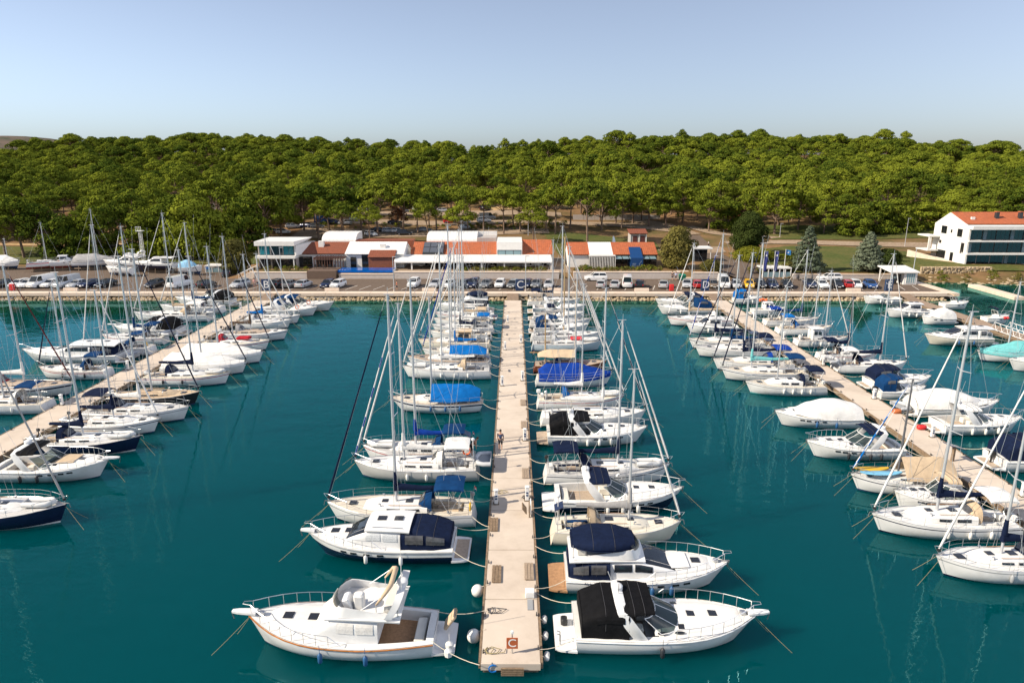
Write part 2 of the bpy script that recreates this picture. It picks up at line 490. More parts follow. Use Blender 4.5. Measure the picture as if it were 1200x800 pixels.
def T(x, y):
    h = land(x, y)
    if x < -55: h = lerp(h, lerp(0.9, h, sstep(150, 166, y)), sstep(-55, -58, x)) if y < 170 else h
    if 42 < x < 58 and y < 152:
        w = sstep(42, 43.5, x) * (1 - sstep(55.5, 58, x))
        h = lerp(h, lerp(1.17, h, sstep(137, 152, y)), w)
    if y < 138.1 and x <= 79: h = 0.9
    if y < 123.2: h = -3
    if x > 74:
        sh = 139.5 + 1.2 * math.sin(x * 0.23) + 0.7 * math.sin(x * 0.61)
        hs = max(-2.5, (y - sh) * 0.2)
        hh = min(h if y > 138.1 else 2.4, hs) if y < 160 else h
        h = lerp(h, hh, sstep(77.5, 79.5, x))
    return h
def ground_material(name, c1, c2, c3, s1, s2, rough=0.95, bump=0.6):
    m = bpy.data.materials.new(name); m.use_nodes = True
    nt = m.node_tree; b = nt.nodes['Principled BSDF']; b.inputs['Roughness'].default_value = rough
    b.inputs['Specular IOR Level'].default_value = 0.15
    g = nt.nodes.new('ShaderNodeNewGeometry')
    def nz(s, d=6):
        n = nt.nodes.new('ShaderNodeTexNoise'); n.inputs['Scale'].default_value = s; n.inputs['Detail'].default_value = d; n.inputs['Roughness'].default_value = 0.68
        nt.links.new(g.outputs['Position'], n.inputs['Vector'])
        r = nt.nodes.new('ShaderNodeMapRange'); r.inputs[1].default_value = 0.4; r.inputs[2].default_value = 0.6
        nt.links.new(n.outputs[0], r.inputs[0]); return r, n
    a, an = nz(s1); c, cn = nz(s2)
    m1 = nt.nodes.new('ShaderNodeMix'); m1.data_type = 'RGBA'; m1.inputs['A'].default_value = (*c1, 1); m1.inputs['B'].default_value = (*c2, 1)
    nt.links.new(a.outputs[0], m1.inputs['Factor'])
    m2 = nt.nodes.new('ShaderNodeMix'); m2.data_type = 'RGBA'; m2.inputs['B'].default_value = (*c3, 1)
    nt.links.new(m1.outputs['Result'], m2.inputs['A'])
    sc = nt.nodes.new('ShaderNodeMath'); sc.operation = 'MULTIPLY'; sc.inputs[1].default_value = 0.7
    nt.links.new(c.outputs[0], sc.inputs[0]); nt.links.new(sc.outputs[0], m2.inputs['Factor'])
    nt.links.new(m2.outputs['Result'], b.inputs['Base Color'])
    bp = nt.nodes.new('ShaderNodeBump'); bp.inputs['Strength'].default_value = bump; bp.inputs['Distance'].default_value = 0.15
    nt.links.new(cn.outputs[0], bp.inputs['Height']); nt.links.new(bp.outputs[0], b.inputs['Normal'])
    MATS[name] = m
    return m
M_EARTH = ground_material('pine_forest_earth', (0.27, 0.155, 0.075), (0.095, 0.085, 0.028), (0.17, 0.10, 0.05), 0.07, 0.6)
M_LAWN = ground_material('dry_lawn', (0.085, 0.10, 0.024), (0.15, 0.125, 0.042), (0.05, 0.07, 0.015), 0.12, 1.6)
M_GRAVEL = ground_material('pale_gravel', (0.30, 0.22, 0.15), (0.22, 0.155, 0.095), (0.40, 0.31, 0.23), 0.15, 1.8)
M_DIRT = ground_material('orange_dirt', (0.45, 0.27, 0.13), (0.50, 0.35, 0.21), (0.25, 0.20, 0.08), 0.12, 0.9)
M_ASPHALT = ground_material('asphalt_warm', (0.135, 0.100, 0.076), (0.115, 0.085, 0.065), (0.165, 0.125, 0.095), 0.25, 2.5)
M_CONC = ground_material('pale_concrete', (0.66, 0.54, 0.43), (0.60, 0.47, 0.36), (0.70, 0.59, 0.48), 0.22, 2.2, bump=0.15)
M_CONCP = ground_material('pier_concrete', (0.60, 0.515, 0.425), (0.50, 0.42, 0.34), (0.57, 0.485, 0.40), 0.28, 1.1, bump=0.05)
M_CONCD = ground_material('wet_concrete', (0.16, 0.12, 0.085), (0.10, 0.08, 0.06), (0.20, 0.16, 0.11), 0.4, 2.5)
M_ROCK = ground_material('limestone', (0.52, 0.42, 0.30), (0.40, 0.30, 0.19), (0.26, 0.20, 0.11), 0.7, 2.5)
M_TIMBER = mat('pier_timber', (0.21, 0.145, 0.09), 0.85, var=0.35, vscale=5)

xs = sorted(set([-6000, -3000, -1800, -1200, -900] + [-700 + 20 * i for i in range(15)] + [-400 + 10 * i for i in range(24)] + [-160 + 4 * i for i in range(81)] + [77.5, 78, 78.5, 79, 79.5] + [170 + 10 * i for i in range(24)] + [420 + 20 * i for i in range(15)] + [900, 1200, 1800, 3000, 6000]))
ys = sorted(set([121, 123, 123.3, 126, 130, 134, 137, 138.05, 138.3] + [139 + 3 * i for i in range(60)] + [320 + 8 * i for i in range(30)] + [580, 640, 720, 850, 1000, 1300, 1800, 2600, 4000, 7000]))
tv = np.array([(x, y, T(x, y)) for y in ys for x in xs], dtype=float)
nx = len(xs)
tf = [(j * nx + i, j * nx + i + 1, (j + 1) * nx + i + 1, (j + 1) * nx + i) for j in range(len(ys) - 1) for i in range(nx - 1)]
tm = bpy.data.meshes.new('terrain'); tm.from_pydata(tv.tolist(), [], tf); tm.materials.append(M_EARTH)
tm.polygons.foreach_set('use_smooth', [True] * len(tm.polygons))
terrain = bpy.data.objects.new('terrain', tm); COL.objects.link(terrain); tag(terrain, kind='structure')

def drape(name, outline, material, lift=0.05, n=24, m=8):
    """sheet laid over the terrain; outline = two polylines (left side, right side) of (x, y)"""
    A, B = outline
    def along(P, t):
        k = t * (len(P) - 1); i = min(int(k), len(P) - 2); f = k - i
        return (lerp(P[i][0], P[i + 1][0], f), lerp(P[i][1], P[i + 1][1], f))
    def fn(u, v):
        a, b = along(A, u), along(B, u)
        x, y = lerp(a[0], b[0], v), lerp(a[1], b[1], v)
        return (x, y, max(T(x, y), T(x, y - 1), T(x - 1, y), T(x + 1, y), T(x, y + 1)) + lift)
    o = MB().grid(fn, lin(0, 1, n), lin(0, 1, m)).build(name, material, smooth=60)
    return tag(o, kind='structure')
def px_ground(px, py):
    """where the sight line of a photo pixel meets the terrain"""
    d = ray(px, py); y = 139.0
    while y < 460:
        x = d[0] * y / d[1]; z = CAM_H + d[2] * y / d[1]
        if z <= T(x, y): return Vector((x, y, T(x, y)))
        y += 0.5
    return Vector((d[0] * 300 / d[1], 300, T(d[0] * 300 / d[1], 300)))

# quay: cap beam, car park, rock bank
quay = MB()
quay.box(-180, 78.4, 121.4, 123.2, 0.74, 1.27)
quay.box(78.4, 80.4, 121.4, 139.4, 0.70, 1.262)
qo = quay.build('quay', M_CONC); tag(qo, kind='structure')
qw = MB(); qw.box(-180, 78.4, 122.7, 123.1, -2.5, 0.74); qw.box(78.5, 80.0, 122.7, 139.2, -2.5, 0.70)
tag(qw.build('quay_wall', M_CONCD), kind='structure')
for px in (60, 188, 352, 498, 700, 868, 1010):
    x = x_at(px, 121.5, 0.5)
    MB().box(x - 1.0, x + 1.0, 121.45, 122.7, -2.0, 0.736).build('buttress', M_CONC, qo)
for i in range(33):
    x = -178 + i * 8
    if x < 78: MB().box(x - 0.015, x + 0.015, 121.396, 123.204, 0.76, 1.274).build('joint', M_CONCD, qo)
rocks = MB()
rr = random.Random(3)
x = -150.0
while x < 78:
    for row in range(3):
        r = rr.uniform(0.24, 0.44)
        c = (x + rr.uniform(-.2, .2), 122.0 - row * 0.52 + rr.uniform(-.12, .12), 0.50 - row * 0.24 + rr.uniform(-.08, .08))
        rings = []
        for zz, q in ((-0.7, 0.5), (0.0, 1.0), (0.65, 0.62)):
            rings.append([(c[0] + r * q * rr.uniform(.8, 1.3) * math.cos(a), c[1] + r * q * rr.uniform(.75, 1.1) * math.sin(a), c[2] + r * zz) for a in [k * PI / 3 + 0.2 for k in range(6)]])
        rocks.loft(rings)
    x += rr.uniform(0.42, 0.62)
x = 122.0
while x < 139:
    r = rr.uniform(.25, .45)
    rocks.loft([[(80.2 + r * q * rr.uniform(.8, 1.2) * math.cos(a), x + r * q * math.sin(a), .2 + r * zz) for a in [k * PI / 3 for k in range(6)]] for zz, q in ((-.7, .5), (0, 1), (.65, .6))])
    x += 0.6
tag(rocks.build('rock_bank', M_ROCK), 'rough limestone rocks heaped against the quay wall under its cap', 'rocks', kind='stuff')
cp = MB().box(-180, 78.4, 123.2, 138.1, 0.3, 1.2).build('car_park', M_ASPHALT); tag(cp, kind='structure')
M_LINE = mat('road_paint', (0.62, 0.58, 0.52), 0.8, var=0.2, vscale=4)
for i in range(62):
    x = -60 + i * 2.6
    if x > 76 or -1.5 < x < -0.5: continue
    MB().add([(x, 125.2, 1.205), (x + .13, 125.2, 1.205), (x + 1.43, 129.8, 1.205), (x + 1.3, 129.8, 1.205)], [(0, 1, 2, 3)]).build('parking_line', M_LINE, cp)
hard = MB().box(-180, -56, 138.1, 156, 0.4, 1.196).build('boatyard_hardstanding', M_ASPHALT); tag(hard, kind='structure')

# sheets on the land
def pxy(L): return [tuple(px_ground(*p)[:2]) for p in L]
drape('lawn', ([(-150, 156.2), (-110, 156.2), (-80, 156.2), (-57, 156.2)], [(-150, 175), (-110, 175), (-80, 174.5), (-57, 173.5)]), M_LAWN, 0.05, 40, 12)
drape('dirt_track', ([(-170, 176.5), (-110, 176.5), (-60, 175), (-50, 176)], [(-170, 179.5), (-110, 179.5), (-60, 178), (-50, 179)]), M_DIRT, 0.06, 40, 4)
drape('lawn', ([(-52, 138.8), (-44, 138.8), (-36, 138.8)], [(-52, 142), (-44, 142), (-36, 142)]), M_LAWN, 0.04, 6, 3)
drape('terrace_paving', ([(-36, 138.7), (-10, 138.7), (12, 138.7)], [(-36, 160), (-10, 160), (12, 160)]), M_GRAVEL, 0.03, 10, 5)
drape('lawn', ([(11, 163), (18, 163), (36, 163)], [(8, 196), (18, 194), (38, 185)]), M_LAWN, 0.06, 12, 12)
drape('gravel_lot', ([(-62, 188), (-30, 190), (0, 192), (10, 193)], [(-62, 203), (-30, 204), (0, 202), (10, 200)]), M_GRAVEL, 0.07, 36, 8)
drape('gravel_lot', ([(-62, 211), (-30, 211), (0, 210), (30, 206), (46, 200)], [(-62, 220), (-30, 220), (0, 219), (30, 216), (50, 208)]), M_GRAVEL, 0.07, 50, 8)
drape('gravel_lot', ([(-62, 229), (-30, 229), (0, 229), (16, 228)], [(-62, 238), (-30, 238), (0, 238), (16, 236)]), M_GRAVEL, 0.07, 40, 8)
drape('dirt_track', ([(-8, 237), (6, 243), (20, 246)], [(-8, 248), (6, 252), (22, 254)]), M_DIRT, 0.09, 12, 6)
drape('road', ([(43.5, 138.2), (43.5, 150), (45, 165), (42, 178), (46, 196)], [(54, 138.2), (53, 147), (50.5, 160), (50, 168), (53, 196)]), M_ASPHALT, 0.06, 40, 6)
drape('road', ([(36, 163), (42, 164), (52, 167)], [(36, 171), (42, 172), (53, 176)]), M_GRAVEL, 0.09, 14, 8)
drape('lawn', ([(57.5, 139.2), (66, 139.2), (76, 140.5), (86, 147)], [(52, 166), (70, 176), (84, 176), (97, 168)]), M_LAWN, 0.05, 20, 24)
drape('lawn', ([(84, 146.5), (100, 146), (130, 146), (160, 150)], [(92, 168), (100, 150), (130, 150), (160, 158)]), M_LAWN, 0.05, 22, 10)
drape('lawn', ([(70, 186), (95, 186), (130, 190)], [(70, 210), (95, 205), (130, 205)]), M_LAWN, 0.06, 18, 10)
drape('road', ([(56, 180), (75, 179), (100, 175), (112, 174)], [(56, 184), (75, 184.5), (100, 182), (112, 181)]), M_GRAVEL, 0.08, 30, 5)
drape('path', ([(51.5, 206), (58, 196), (70, 187)], [(54, 208), (62, 198), (74, 189)]), M_GRAVEL, 0.1, 16, 4)
drape('path', ([(36, 218), (42, 208), (50, 196)], [(40, 222), (47, 212), (54, 198)]), M_GRAVEL, 0.1, 16, 4)
# shore rocks on the right, past the end of the quay
sr = MB()
for i in range(260):
    x = rr.uniform(80, 150); y = 139.2 + 1.2 * math.sin(x * 0.23) + .7 * math.sin(x * .61) + rr.gauss(0, .8) + (rr.uniform(0, 5) if rr.random() < .3 else 0)
    r = rr.uniform(.15, .5); z = max(T(x, y), -.1)
    sr.loft([[(x + r * q * rr.uniform(.8, 1.3) * math.cos(a), y + r * q * rr.uniform(.8, 1.2) * math.sin(a), z + r * zz * .6) for a in [k * PI / 3 + .4 for k in range(6)]] for zz, q in ((-.7, .6), (0, 1), (.6, .6))])
tag(sr.build('shore_rocks', M_ROCK), 'scattered pale shore rocks along the waterline below the villa', 'rocks', kind='stuff')
# far heath hill on the left horizon
fh = MB().grid(lambda u, v: (lerp(-1700, -560, u), 1250 + v * 700, 20 + 61 * math.sin(PI * v) * (1 - sstep(0.50, .95, u)) + 1.5 * math.sin(u * 31 + v * 9) + 1.2 * math.sin(u * 170) * math.sin(v * 23 + u * 60)), lin(0, 1, 60), lin(0, 1, 14))
M_HEATH = ground_material('heath_hill', (0.11, 0.085, 0.065), (0.045, 0.055, 0.03), (0.14, 0.10, 0.075), 0.012, 0.05)
tag(fh.build('far_hill', M_HEATH, smooth=60), kind='structure')

# ------------------------------------------------------------------ piers
ZP = 0.72
cleat_me = MB().tube([(-.16, 0, .1), (-.06, 0, .12), (.06, 0, .12), (.16, 0, .1)], .025, 5).box(-.05, .05, -.03, .03, 0, .11).mesh('cleat', BLACK)
def pier(label, x0, x1, y0, y1, m=M_CONCP, slab=5.0, name='concrete_pier'):
    root = thing(name, label, 'pier', ((x0 + x1) / 2, y0, 0))
    w = (x1 - x0) / 2
    n = int(round((y1 - y0) / slab)); step = (y1 - y0) / n
    me = MB().rbox((0, step / 2, ZP - 0.225), (2 * w - 0.12, step - 0.06, 0.45), bev=0.02).mesh('slab', m)
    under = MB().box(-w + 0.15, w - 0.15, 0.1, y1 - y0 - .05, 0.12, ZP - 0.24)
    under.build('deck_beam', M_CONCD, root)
    for i in range(n): inst('slab', me, root, (0, i * step, rr.uniform(-.006, .006)))
    for s in (-1, 1):
        MB().box(s * w - 0.06, s * w + 0.06, 0.02, y1 - y0, ZP - 0.32, ZP + 0.015).build('fender_beam', M_TIMBER, root)
    MB().box(-w + .06, w - .06, -0.06, 0.018, ZP - 0.36, ZP - .005).build('end_beam', M_CONCP, root)
    k = int((y1 - y0) / 10)
    for i in range(k + 1):
        for s in (-1, 1):
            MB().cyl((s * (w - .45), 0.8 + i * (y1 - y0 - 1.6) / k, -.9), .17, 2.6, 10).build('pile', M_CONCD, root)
    for i in range(int((y1 - y0) / 2.6)):
        for s in (-1, 1):
            o = inst('cleat', cleat_me, root, (s * (w - .14), 1.0 + i * 2.6 + rr.uniform(-.3, .3), ZP), PI / 2)
    return root
PC = (-1.63, 1.37); PB = (-45.4, -42.2); PD = (34.25, 37.25); PE = (68.9, 71.6)
pier('central concrete pier marked with an orange letter sign at its near end', PC[0], PC[1], 27.9, 117.6)
pier('concrete pier crossing the picture on the left between two rows of sailboats', PB[0], PB[1], 28, 117.6)
pier('concrete pier crossing the picture on the right between two rows of yachts', PD[0], PD[1], 28, 117.6)
M_TPIER = mat('brown_pier_boards', (0.30, 0.215, 0.15), 0.85, var=0.2, vscale=3)
pier('narrow brown boarded pier below the white fuel kiosk', PE[0], PE[1], 78, 119.0, M_TPIER, 2.5, 'boarded_pier')
for lbl, (a, b) in (('short ramp from the quay to the central pier', PC), ('short ramp from the quay down to the sailboat pier near the letter B board', PB), ('short ramp from the quay to the pier near the letter D board', PD), ('short ramp from the quay to the narrow boarded pier', PE)):
    c = (a + b) / 2
    root = thing('access_ramp', lbl, 'ramp', (c, 119.4, 0.0))
    for i in range(9):
        t = i / 9.0
        MB().box(-1.0, 1.0, -1.75 + i * .41, -1.75 + i * .41 + .39, .74 + .5 * t, .80 + .5 * t).build('plank', M_TPIER, root)
    for s in (-1, 1):
        MB().tube([(s * .95, -1.7, .70), (s * .95, 2.0, 1.22)], .05, 4).build('stringer', M_CONCD, root)
# jetty on the right shore and truss gangway at the boarded pier
a = on_z(1140, 334, .4); b = on_z(1195, 349, .4)
root = thing('shore_jetty', 'low pale concrete jetty sticking out from the shore below the villa', 'jetty', a)
d = b - a; ang = math.atan2(d.y, d.x)
for i in range(5):
    MB().rbox((d.x * (i + .5) / 5, d.y * (i + .5) / 5, -.25), (d.length / 5 - .04, 1.9, .9), ang, bev=.03).build('slab', M_CONC, root)
root = thing('truss_gangway', 'white truss-railed gangway at the boarded pier beside the teal-covered boat', 'gangway', (70.25, 88, ZP))
for i in range(14):
    MB().box(-1.1, 1.1, i * .6, i * .6 + .57, .06, .12).build('plank', M_TPIER, root)
for s in (-1, 1):
    t = MB().tube([(s * 1.1, 0, .1), (s * 1.1, 8.4, .1)], .05, 4).tube([(s * 1.1, 0.6, 1.15), (s * 1.1, 7.8, 1.15)], .045, 4)
    for i in range(7):
        y = i * 1.2; t.tube([(s * 1.1, y, .1), (s * 1.1, y + .6, 1.15), (s * 1.1, y + 1.2, .1)], .03, 4)
    t.build('truss_rail', WHITE, root)

# ------------------------------------------------------------------ buildings along the quay
M_WALLW = mat('white_render', (0.74, 0.72, 0.68), 0.8, var=0.05, vscale=1.2, dirt=0.12)
M_WALLG = mat('grey_render', (0.40, 0.36, 0.33), 0.85, var=0.08)
M_TILE = mat('terracotta_tiles', (0.37, 0.098, 0.034), 0.8, var=0.22, vscale=1.8, bump=0.4, bscale=8, dirt=0.25, dirt_col=(0.20, 0.09, 0.05))
M_TILED = mat('brown_tiles', (0.20, 0.055, 0.024), 0.8, var=0.2, vscale=2, bump=0.4, bscale=8, dirt=0.2, dirt_col=(0.12, 0.06, 0.04))
M_ROOFW = mat('white_metal_roof', (0.76, 0.74, 0.70), 0.45, var=0.04, dirt=0.12)
M_CLAD = mat('red_wood_cladding', (0.24, 0.075, 0.035), 0.7, var=0.25, vscale=3)
M_WOODD = mat('dark_pergola_wood', (0.10, 0.045, 0.03), 0.7, var=0.25, vscale=4)
M_DARKM = mat('dark_metal', (0.03, 0.032, 0.036), 0.4)
M_PANE = mat('building_glass', (0.010, 0.013, 0.016), 0.05, spec=0.7)
M_PANEB = mat('teal_glass', (0.02, 0.16, 0.20), 0.08, spec=0.7)
M_PANEL_B = mat('pale_blue_glass', (0.20, 0.30, 0.33), 0.1, spec=0.7)
M_POOL = mat('pool_water', (0.0, 0.10, 0.42), 0.05, spec=0.6, var=0.2, vscale=0.8)
M_BLUEP = mat('blue_panel', (0.006, 0.045, 0.15), 0.4, var=0.08)
M_INT = mat('interior_shade', (0.10, 0.08, 0.06), 0.9)

def wall(parent, x0, x1, y0, y1, z0, z1, m=M_WALLW, name='wall'):
    return MB().box(x0, x1, y0, y1, z0, z1).build(name, m, parent)
def window(parent, x0, x1, z0, z1, Y, frame=M_DARKM, pane=M_PANE, mull=0, side=None, t=0.05):
    """glazed window standing a little proud of the wall at Y (facing -y) or, with side, on the wall at x = Y facing -x"""
    f = MB()
    def bar(a0, a1, b0, b1):
        if side: f.box(Y - .05, Y + .02, a0, a1, b0, b1)
        else: f.box(a0, a1, Y - .05, Y + .02, b0, b1)
    bar(x0, x1, z0, z0 + t); bar(x0, x1, z1 - t, z1); bar(x0, x0 + t, z0 + t, z1 - t); bar(x1 - t, x1, z0 + t, z1 - t)
    for i in range(1, mull + 1):
        c = lerp(x0, x1, i / (mull + 1)); bar(c - t / 2, c + t / 2, z0 + t, z1 - t)
    w = f.build('window', frame, parent)
    for i in range(mull + 1):
        a, b = lerp(x0, x1, i / (mull + 1)) + t / 2, lerp(x0, x1, (i + 1) / (mull + 1)) - t / 2
        p = MB()
        if side: p.box(Y - .03, Y - .01, a, b, z0 + t, z1 - t)
        else: p.box(a, b, Y - .03, Y - .01, z0 + t, z1 - t)
        p.build('pane', pane, w)
    return w
def roof_slope(parent, x0, x1, ya, za, yb, zb, m, pitch=0.42, amp=0.05, name='roof', thick=0.14):
    n = max(2, int((x1 - x0) / pitch)) * 2 + 1
    us = lin(0, 1, n)
    fn = lambda v, u: (lerp(x0, x1, u), lerp(ya, yb, v), lerp(za, zb, v) + amp * (abs(math.sin(u * (n - 1) / 2 * PI / 1.0 + .4))))
    return MB().grid(lambda u, v: fn(v, u), us, lin(0, 1, 6), thick=-thick).build(name, m, parent)
def gable_block(parent, px0, px1, py_eave, py_ridge, Yf, depth, zb, wall_m, roof_m, over=0.35):
    e = on_y((px0 + px1) / 2, py_eave, Yf - over).z; rz_ = on_y((px0 + px1) / 2, py_ridge, Yf + depth / 2).z
    x0, x1 = x_at(px0, Yf, e), x_at(px1, Yf, e)
    body = MB().loft([[(x, Yf, zb), (x, Yf + depth, zb), (x, Yf + depth, e - .05), (x, Yf + depth / 2, rz_ - .22), (x, Yf, e - .05)] for x in (x0 + .02, x1 - .02)])
    body.build('wall', wall_m, parent)
    roof_slope(parent, x0 - .1, x1 + .1, Yf - over, e, Yf + depth / 2, rz_, roof_m)
    roof_slope(parent, x0 - .1, x1 + .1, Yf + depth + over, e, Yf + depth / 2 + .01, rz_, roof_m)
    return x0, x1, e, rz_
ZB = 2.33
# (1) two-storey office with teal glass
b1 = thing('marina_office', 'two-storey white office with teal glass front and brown tiled wing', 'building', (-50, 142, 0))
b1.location = (0, 0, 0)
Y = 143.0
xl, xr = x_at(300, Y, 5), x_at(345, Y, 5)
zt, zf = on_y(320, 283, Y).z, on_y(320, 301, Y).z
wall(b1, xl, xr, Y + 1.2, Y + 9, ZB, zf - .3, M_WALLG)
wall(b1, xl - .1, xr + .2, Y - .2, Y + 9, zf - .35, zf + .2, M_WALLW, 'floor_slab')
wall(b1, xl + .2, xr, Y + 0.9, Y + 8.8, zf + .2, zt - .9, M_WALLG)
MB().loft([[(xl - .1, y, zt - .9), (xr + .2, y, zt - .9), (xr + .2 + (0 if y < Y + 1 else 1.2), y, zt), (xl - .1, y, zt)] for y in (Y - .25, Y + 9)]).build('roof', M_ROOFW, b1)
MB().loft([[(xr, Y + .3, zf + .2), (xr + .35, Y + .3, zf + .2), (xr + .35, Y + .3, zt - .9), (xr, Y + .3, zt - .9)], [(xr, Y + 9, zf + .2), (xr + 2, Y + 9, zf + .2), (xr + 2, Y + 9, zt - .9), (xr, Y + 9, zt - .9)]]).build('side_wall', M_WALLW, b1)
window(b1, xl + .5, xl + 2.7, zf + .3, zt - 1.0, Y + .88, M_DARKM, M_PANEB, 1)
window(b1, xl + 3.0, xr - 2.7, zf + .3, zt - 1.0, Y + .88, M_DARKM, M_PANE, 1)
window(b1, xr - 2.5, xr - .3, zf + .3, zt - 1.0, Y + .88, M_DARKM, M_PANEB, 1)
window(b1, xl + .3, xl + 2.6, ZB + .05, zf - .4, Y + 1.18, M_DARKM, M_PANE, 1)
window(b1, xl + 2.9, xr - .2, ZB + .05, zf - .4, Y + 1.18, M_DARKM, M_PANE, 3)
for x in (xl + .05, xr - .2): MB().box(x - .1, x + .1, Y - .1, Y + .1, ZB, zf - .35).build('column', M_WALLW, b1)
x0, x1, e, rz_ = gable_block(b1, 345.8, 408, 298, 284, 146.0, 9, ZB, M_WALLW, M_TILED)
MB().box(x0 + 4.5, x0 + 5.6, 148.2, 149.2, rz_ - .8, rz_ + .5).build('chimney', M_WALLW, b1)
window(b1, x0 + .3, x0 + 3.6, ZB + .05, e - .5, 145.98, M_DARKM, M_PANE, 2)
window(b1, x0 + 4.4, x0 + 8.0, ZB + .05, e - .8, 145.98, M_DARKM, M_PANE, 2)
# wooden pergola
pg = thing('pergola', 'dark red-brown wooden slatted pergola in front of the brown tiled roof', 'pergola', (0, 0, 0))
pa, pb = x_at(368, 142.6, 5), x_at(402, 142.6, 5)
for i in range(12):
    x = lerp(pa, pb, i / 11)
    t = MB().box(x - .09, x + .09, 142.2, 146.0 - .4, e - .55, e - .25)
    t.build('rafter', M_WOODD, pg)
    MB().box(x - .08, x + .08, 142.3, 142.46, ZB, e - .55).build('post', M_WOODD, pg)
MB().box(pa - .1, pb + .1, 142.14, 142.19, e - .7, e - .5).build('beam', M_WOODD, pg)
# (2) white gabled pool house, vaulted hall behind
b2 = thing('pool_house', 'white metal-roofed house with red wood cladding beside the blue pool', 'building', (0, 0, 0))
x0, x1, e, rz_ = gable_block(b2, 405, 473, 298.5, 284, 145.0, 10, ZB, M_WALLW, M_ROOFW)
window(b2, x0 + 1.0, x0 + 2.2, ZB + .1, ZB + 2.3, 144.98, M_DARKM, M_PANE, 0)
xa, xb = x_at(424, 144.9, 4), x_at(431.5, 144.9, 4)
window(b2, xa, xb, ZB + .1, ZB + 2.9, 144.98, M_DARKM, M_PANE, 1)
ca, cb = x_at(432, 143.0, 4), x_at(462, 143.0, 4)
zc, zr = on_y(447, 302, 143).z, on_y(447, 294, 145.6).z
for i in range(24):
    z = lerp(ZB, zc, i / 24)
    MB().box(ca, cb, 142.98, 143.05, z + .008, lerp(ZB, zc, (i + 1) / 24) - .008).build('cladding_board', M_CLAD, b2)
wall(b2, ca + .02, cb - .02, 143.06, 144.98, ZB, zc - .05, M_WOODD, 'wall')
roof_slope(b2, ca - .1, cb + .1, 142.7, zc, 146.0, zr, M_TILED)
MB().box(x0 + 7, x0 + 8.2, 147, 148, rz_ - 1.1, rz_ - .05).build('skylight', M_WALLW, b2)
def vault(parent, px0, px1, py_top, Yf, depth, zb, m):
    zt_ = on_y((px0 + px1) / 2, py_top, Yf + depth * .6).z
    x0_, x1_ = x_at(px0, Yf, zt_ - 1.5), x_at(px1, Yf, zt_ - 1.5)
    sec = [(Yf, zb), (Yf, zt_ - 1.6)] + [(Yf + depth * .6 * (1 - math.cos(a)), zt_ - 1.6 + 1.6 * math.sin(a)) for a in lin(.25, PI / 2, 6)] + [(Yf + depth, zt_), (Yf + depth, zb)]
    MB().loft([[(x_, y_, z_) for y_, z_ in sec] for x_ in (x0_, x1_)]).build('vaulted_roof', m, parent, smooth=30)
    n = int((x1_ - x0_) / .8)
    for i in range(1, n):
        x_ = lerp(x0_, x1_, i / n)
        MB().tube([(x_, y_, z_ + .01) for y_, z_ in sec[1:-1]], .022, 4).build('seam', m, parent)
    return x0_, x1_, zt_
vb = thing('vaulted_hall', 'white vaulted metal roof hall behind the brown tiled wing', 'building', (0, 0, 0))
vault(vb, 377, 417, 272, 157, 7, ZB, M_ROOFW)
MB().box(x_at(418, 158, 6), x_at(485, 158, 6), 157.0, 160.5, ZB, on_y(450, 281, 158).z).build('rear_wing', M_TILED, vb)
# pool and terrace
po = thing('pool', 'bright blue infinity pool with glass front beside the brown terrace', 'pool', (0, 0, 0))
p0, p1 = x_at(396, 139, 3), x_at(461, 139, 3)
MB().box(p0, p1, 138.62, 142.4, 2.2, 2.75).build('pool_basin', M_WALLW, po)
MB().box(p0 + .1, p1 - .1, 138.7, 142.3, 2.4, 2.79).build('pool_water_surface', M_POOL, po)
MB().box(p0, p1, 138.56, 138.61, 1.9, 2.78).build('glass_front', M_POOL, po)
tr = thing('brown_terrace', 'dark brown clad terrace block with outdoor furniture by the pool', 'terrace', (0, 0, 0))
t0, t1 = x_at(360, 137.4, 2), p0 - .05
M_BRN = mat('brown_cladding', (0.13, 0.085, 0.06), 0.8, var=0.1)
MB().box(t0, t1, 137.3, 142.1, 1.2, 2.85).build('terrace_block', M_BRN, tr)
for i in range(5):
    x = lerp(t0 + 1, t1 - 1, i / 4)
    q = thing('terrace_chair', 'small dark chair on the brown terrace, %s from the glass office' % ORD[i + 1].replace('nearest', 'first'), 'chair', (x, 140 + .5 * (i % 2), 2.85), i * 1.1, 'chairs on the brown terrace')
    MB().rbox((0, 0, .42), (.5, .5, .06)).build('seat', BLACK, q)
    MB().rbox((0, .24, .68), (.5, .05, .5)).build('backrest', BLACK, q)
    for sx in (-.2, .2):
        for sy in (-.2, .2): MB().box(sx - .02, sx + .02, sy - .02, sy + .02, 0, .4).build('leg', BLACK, q)
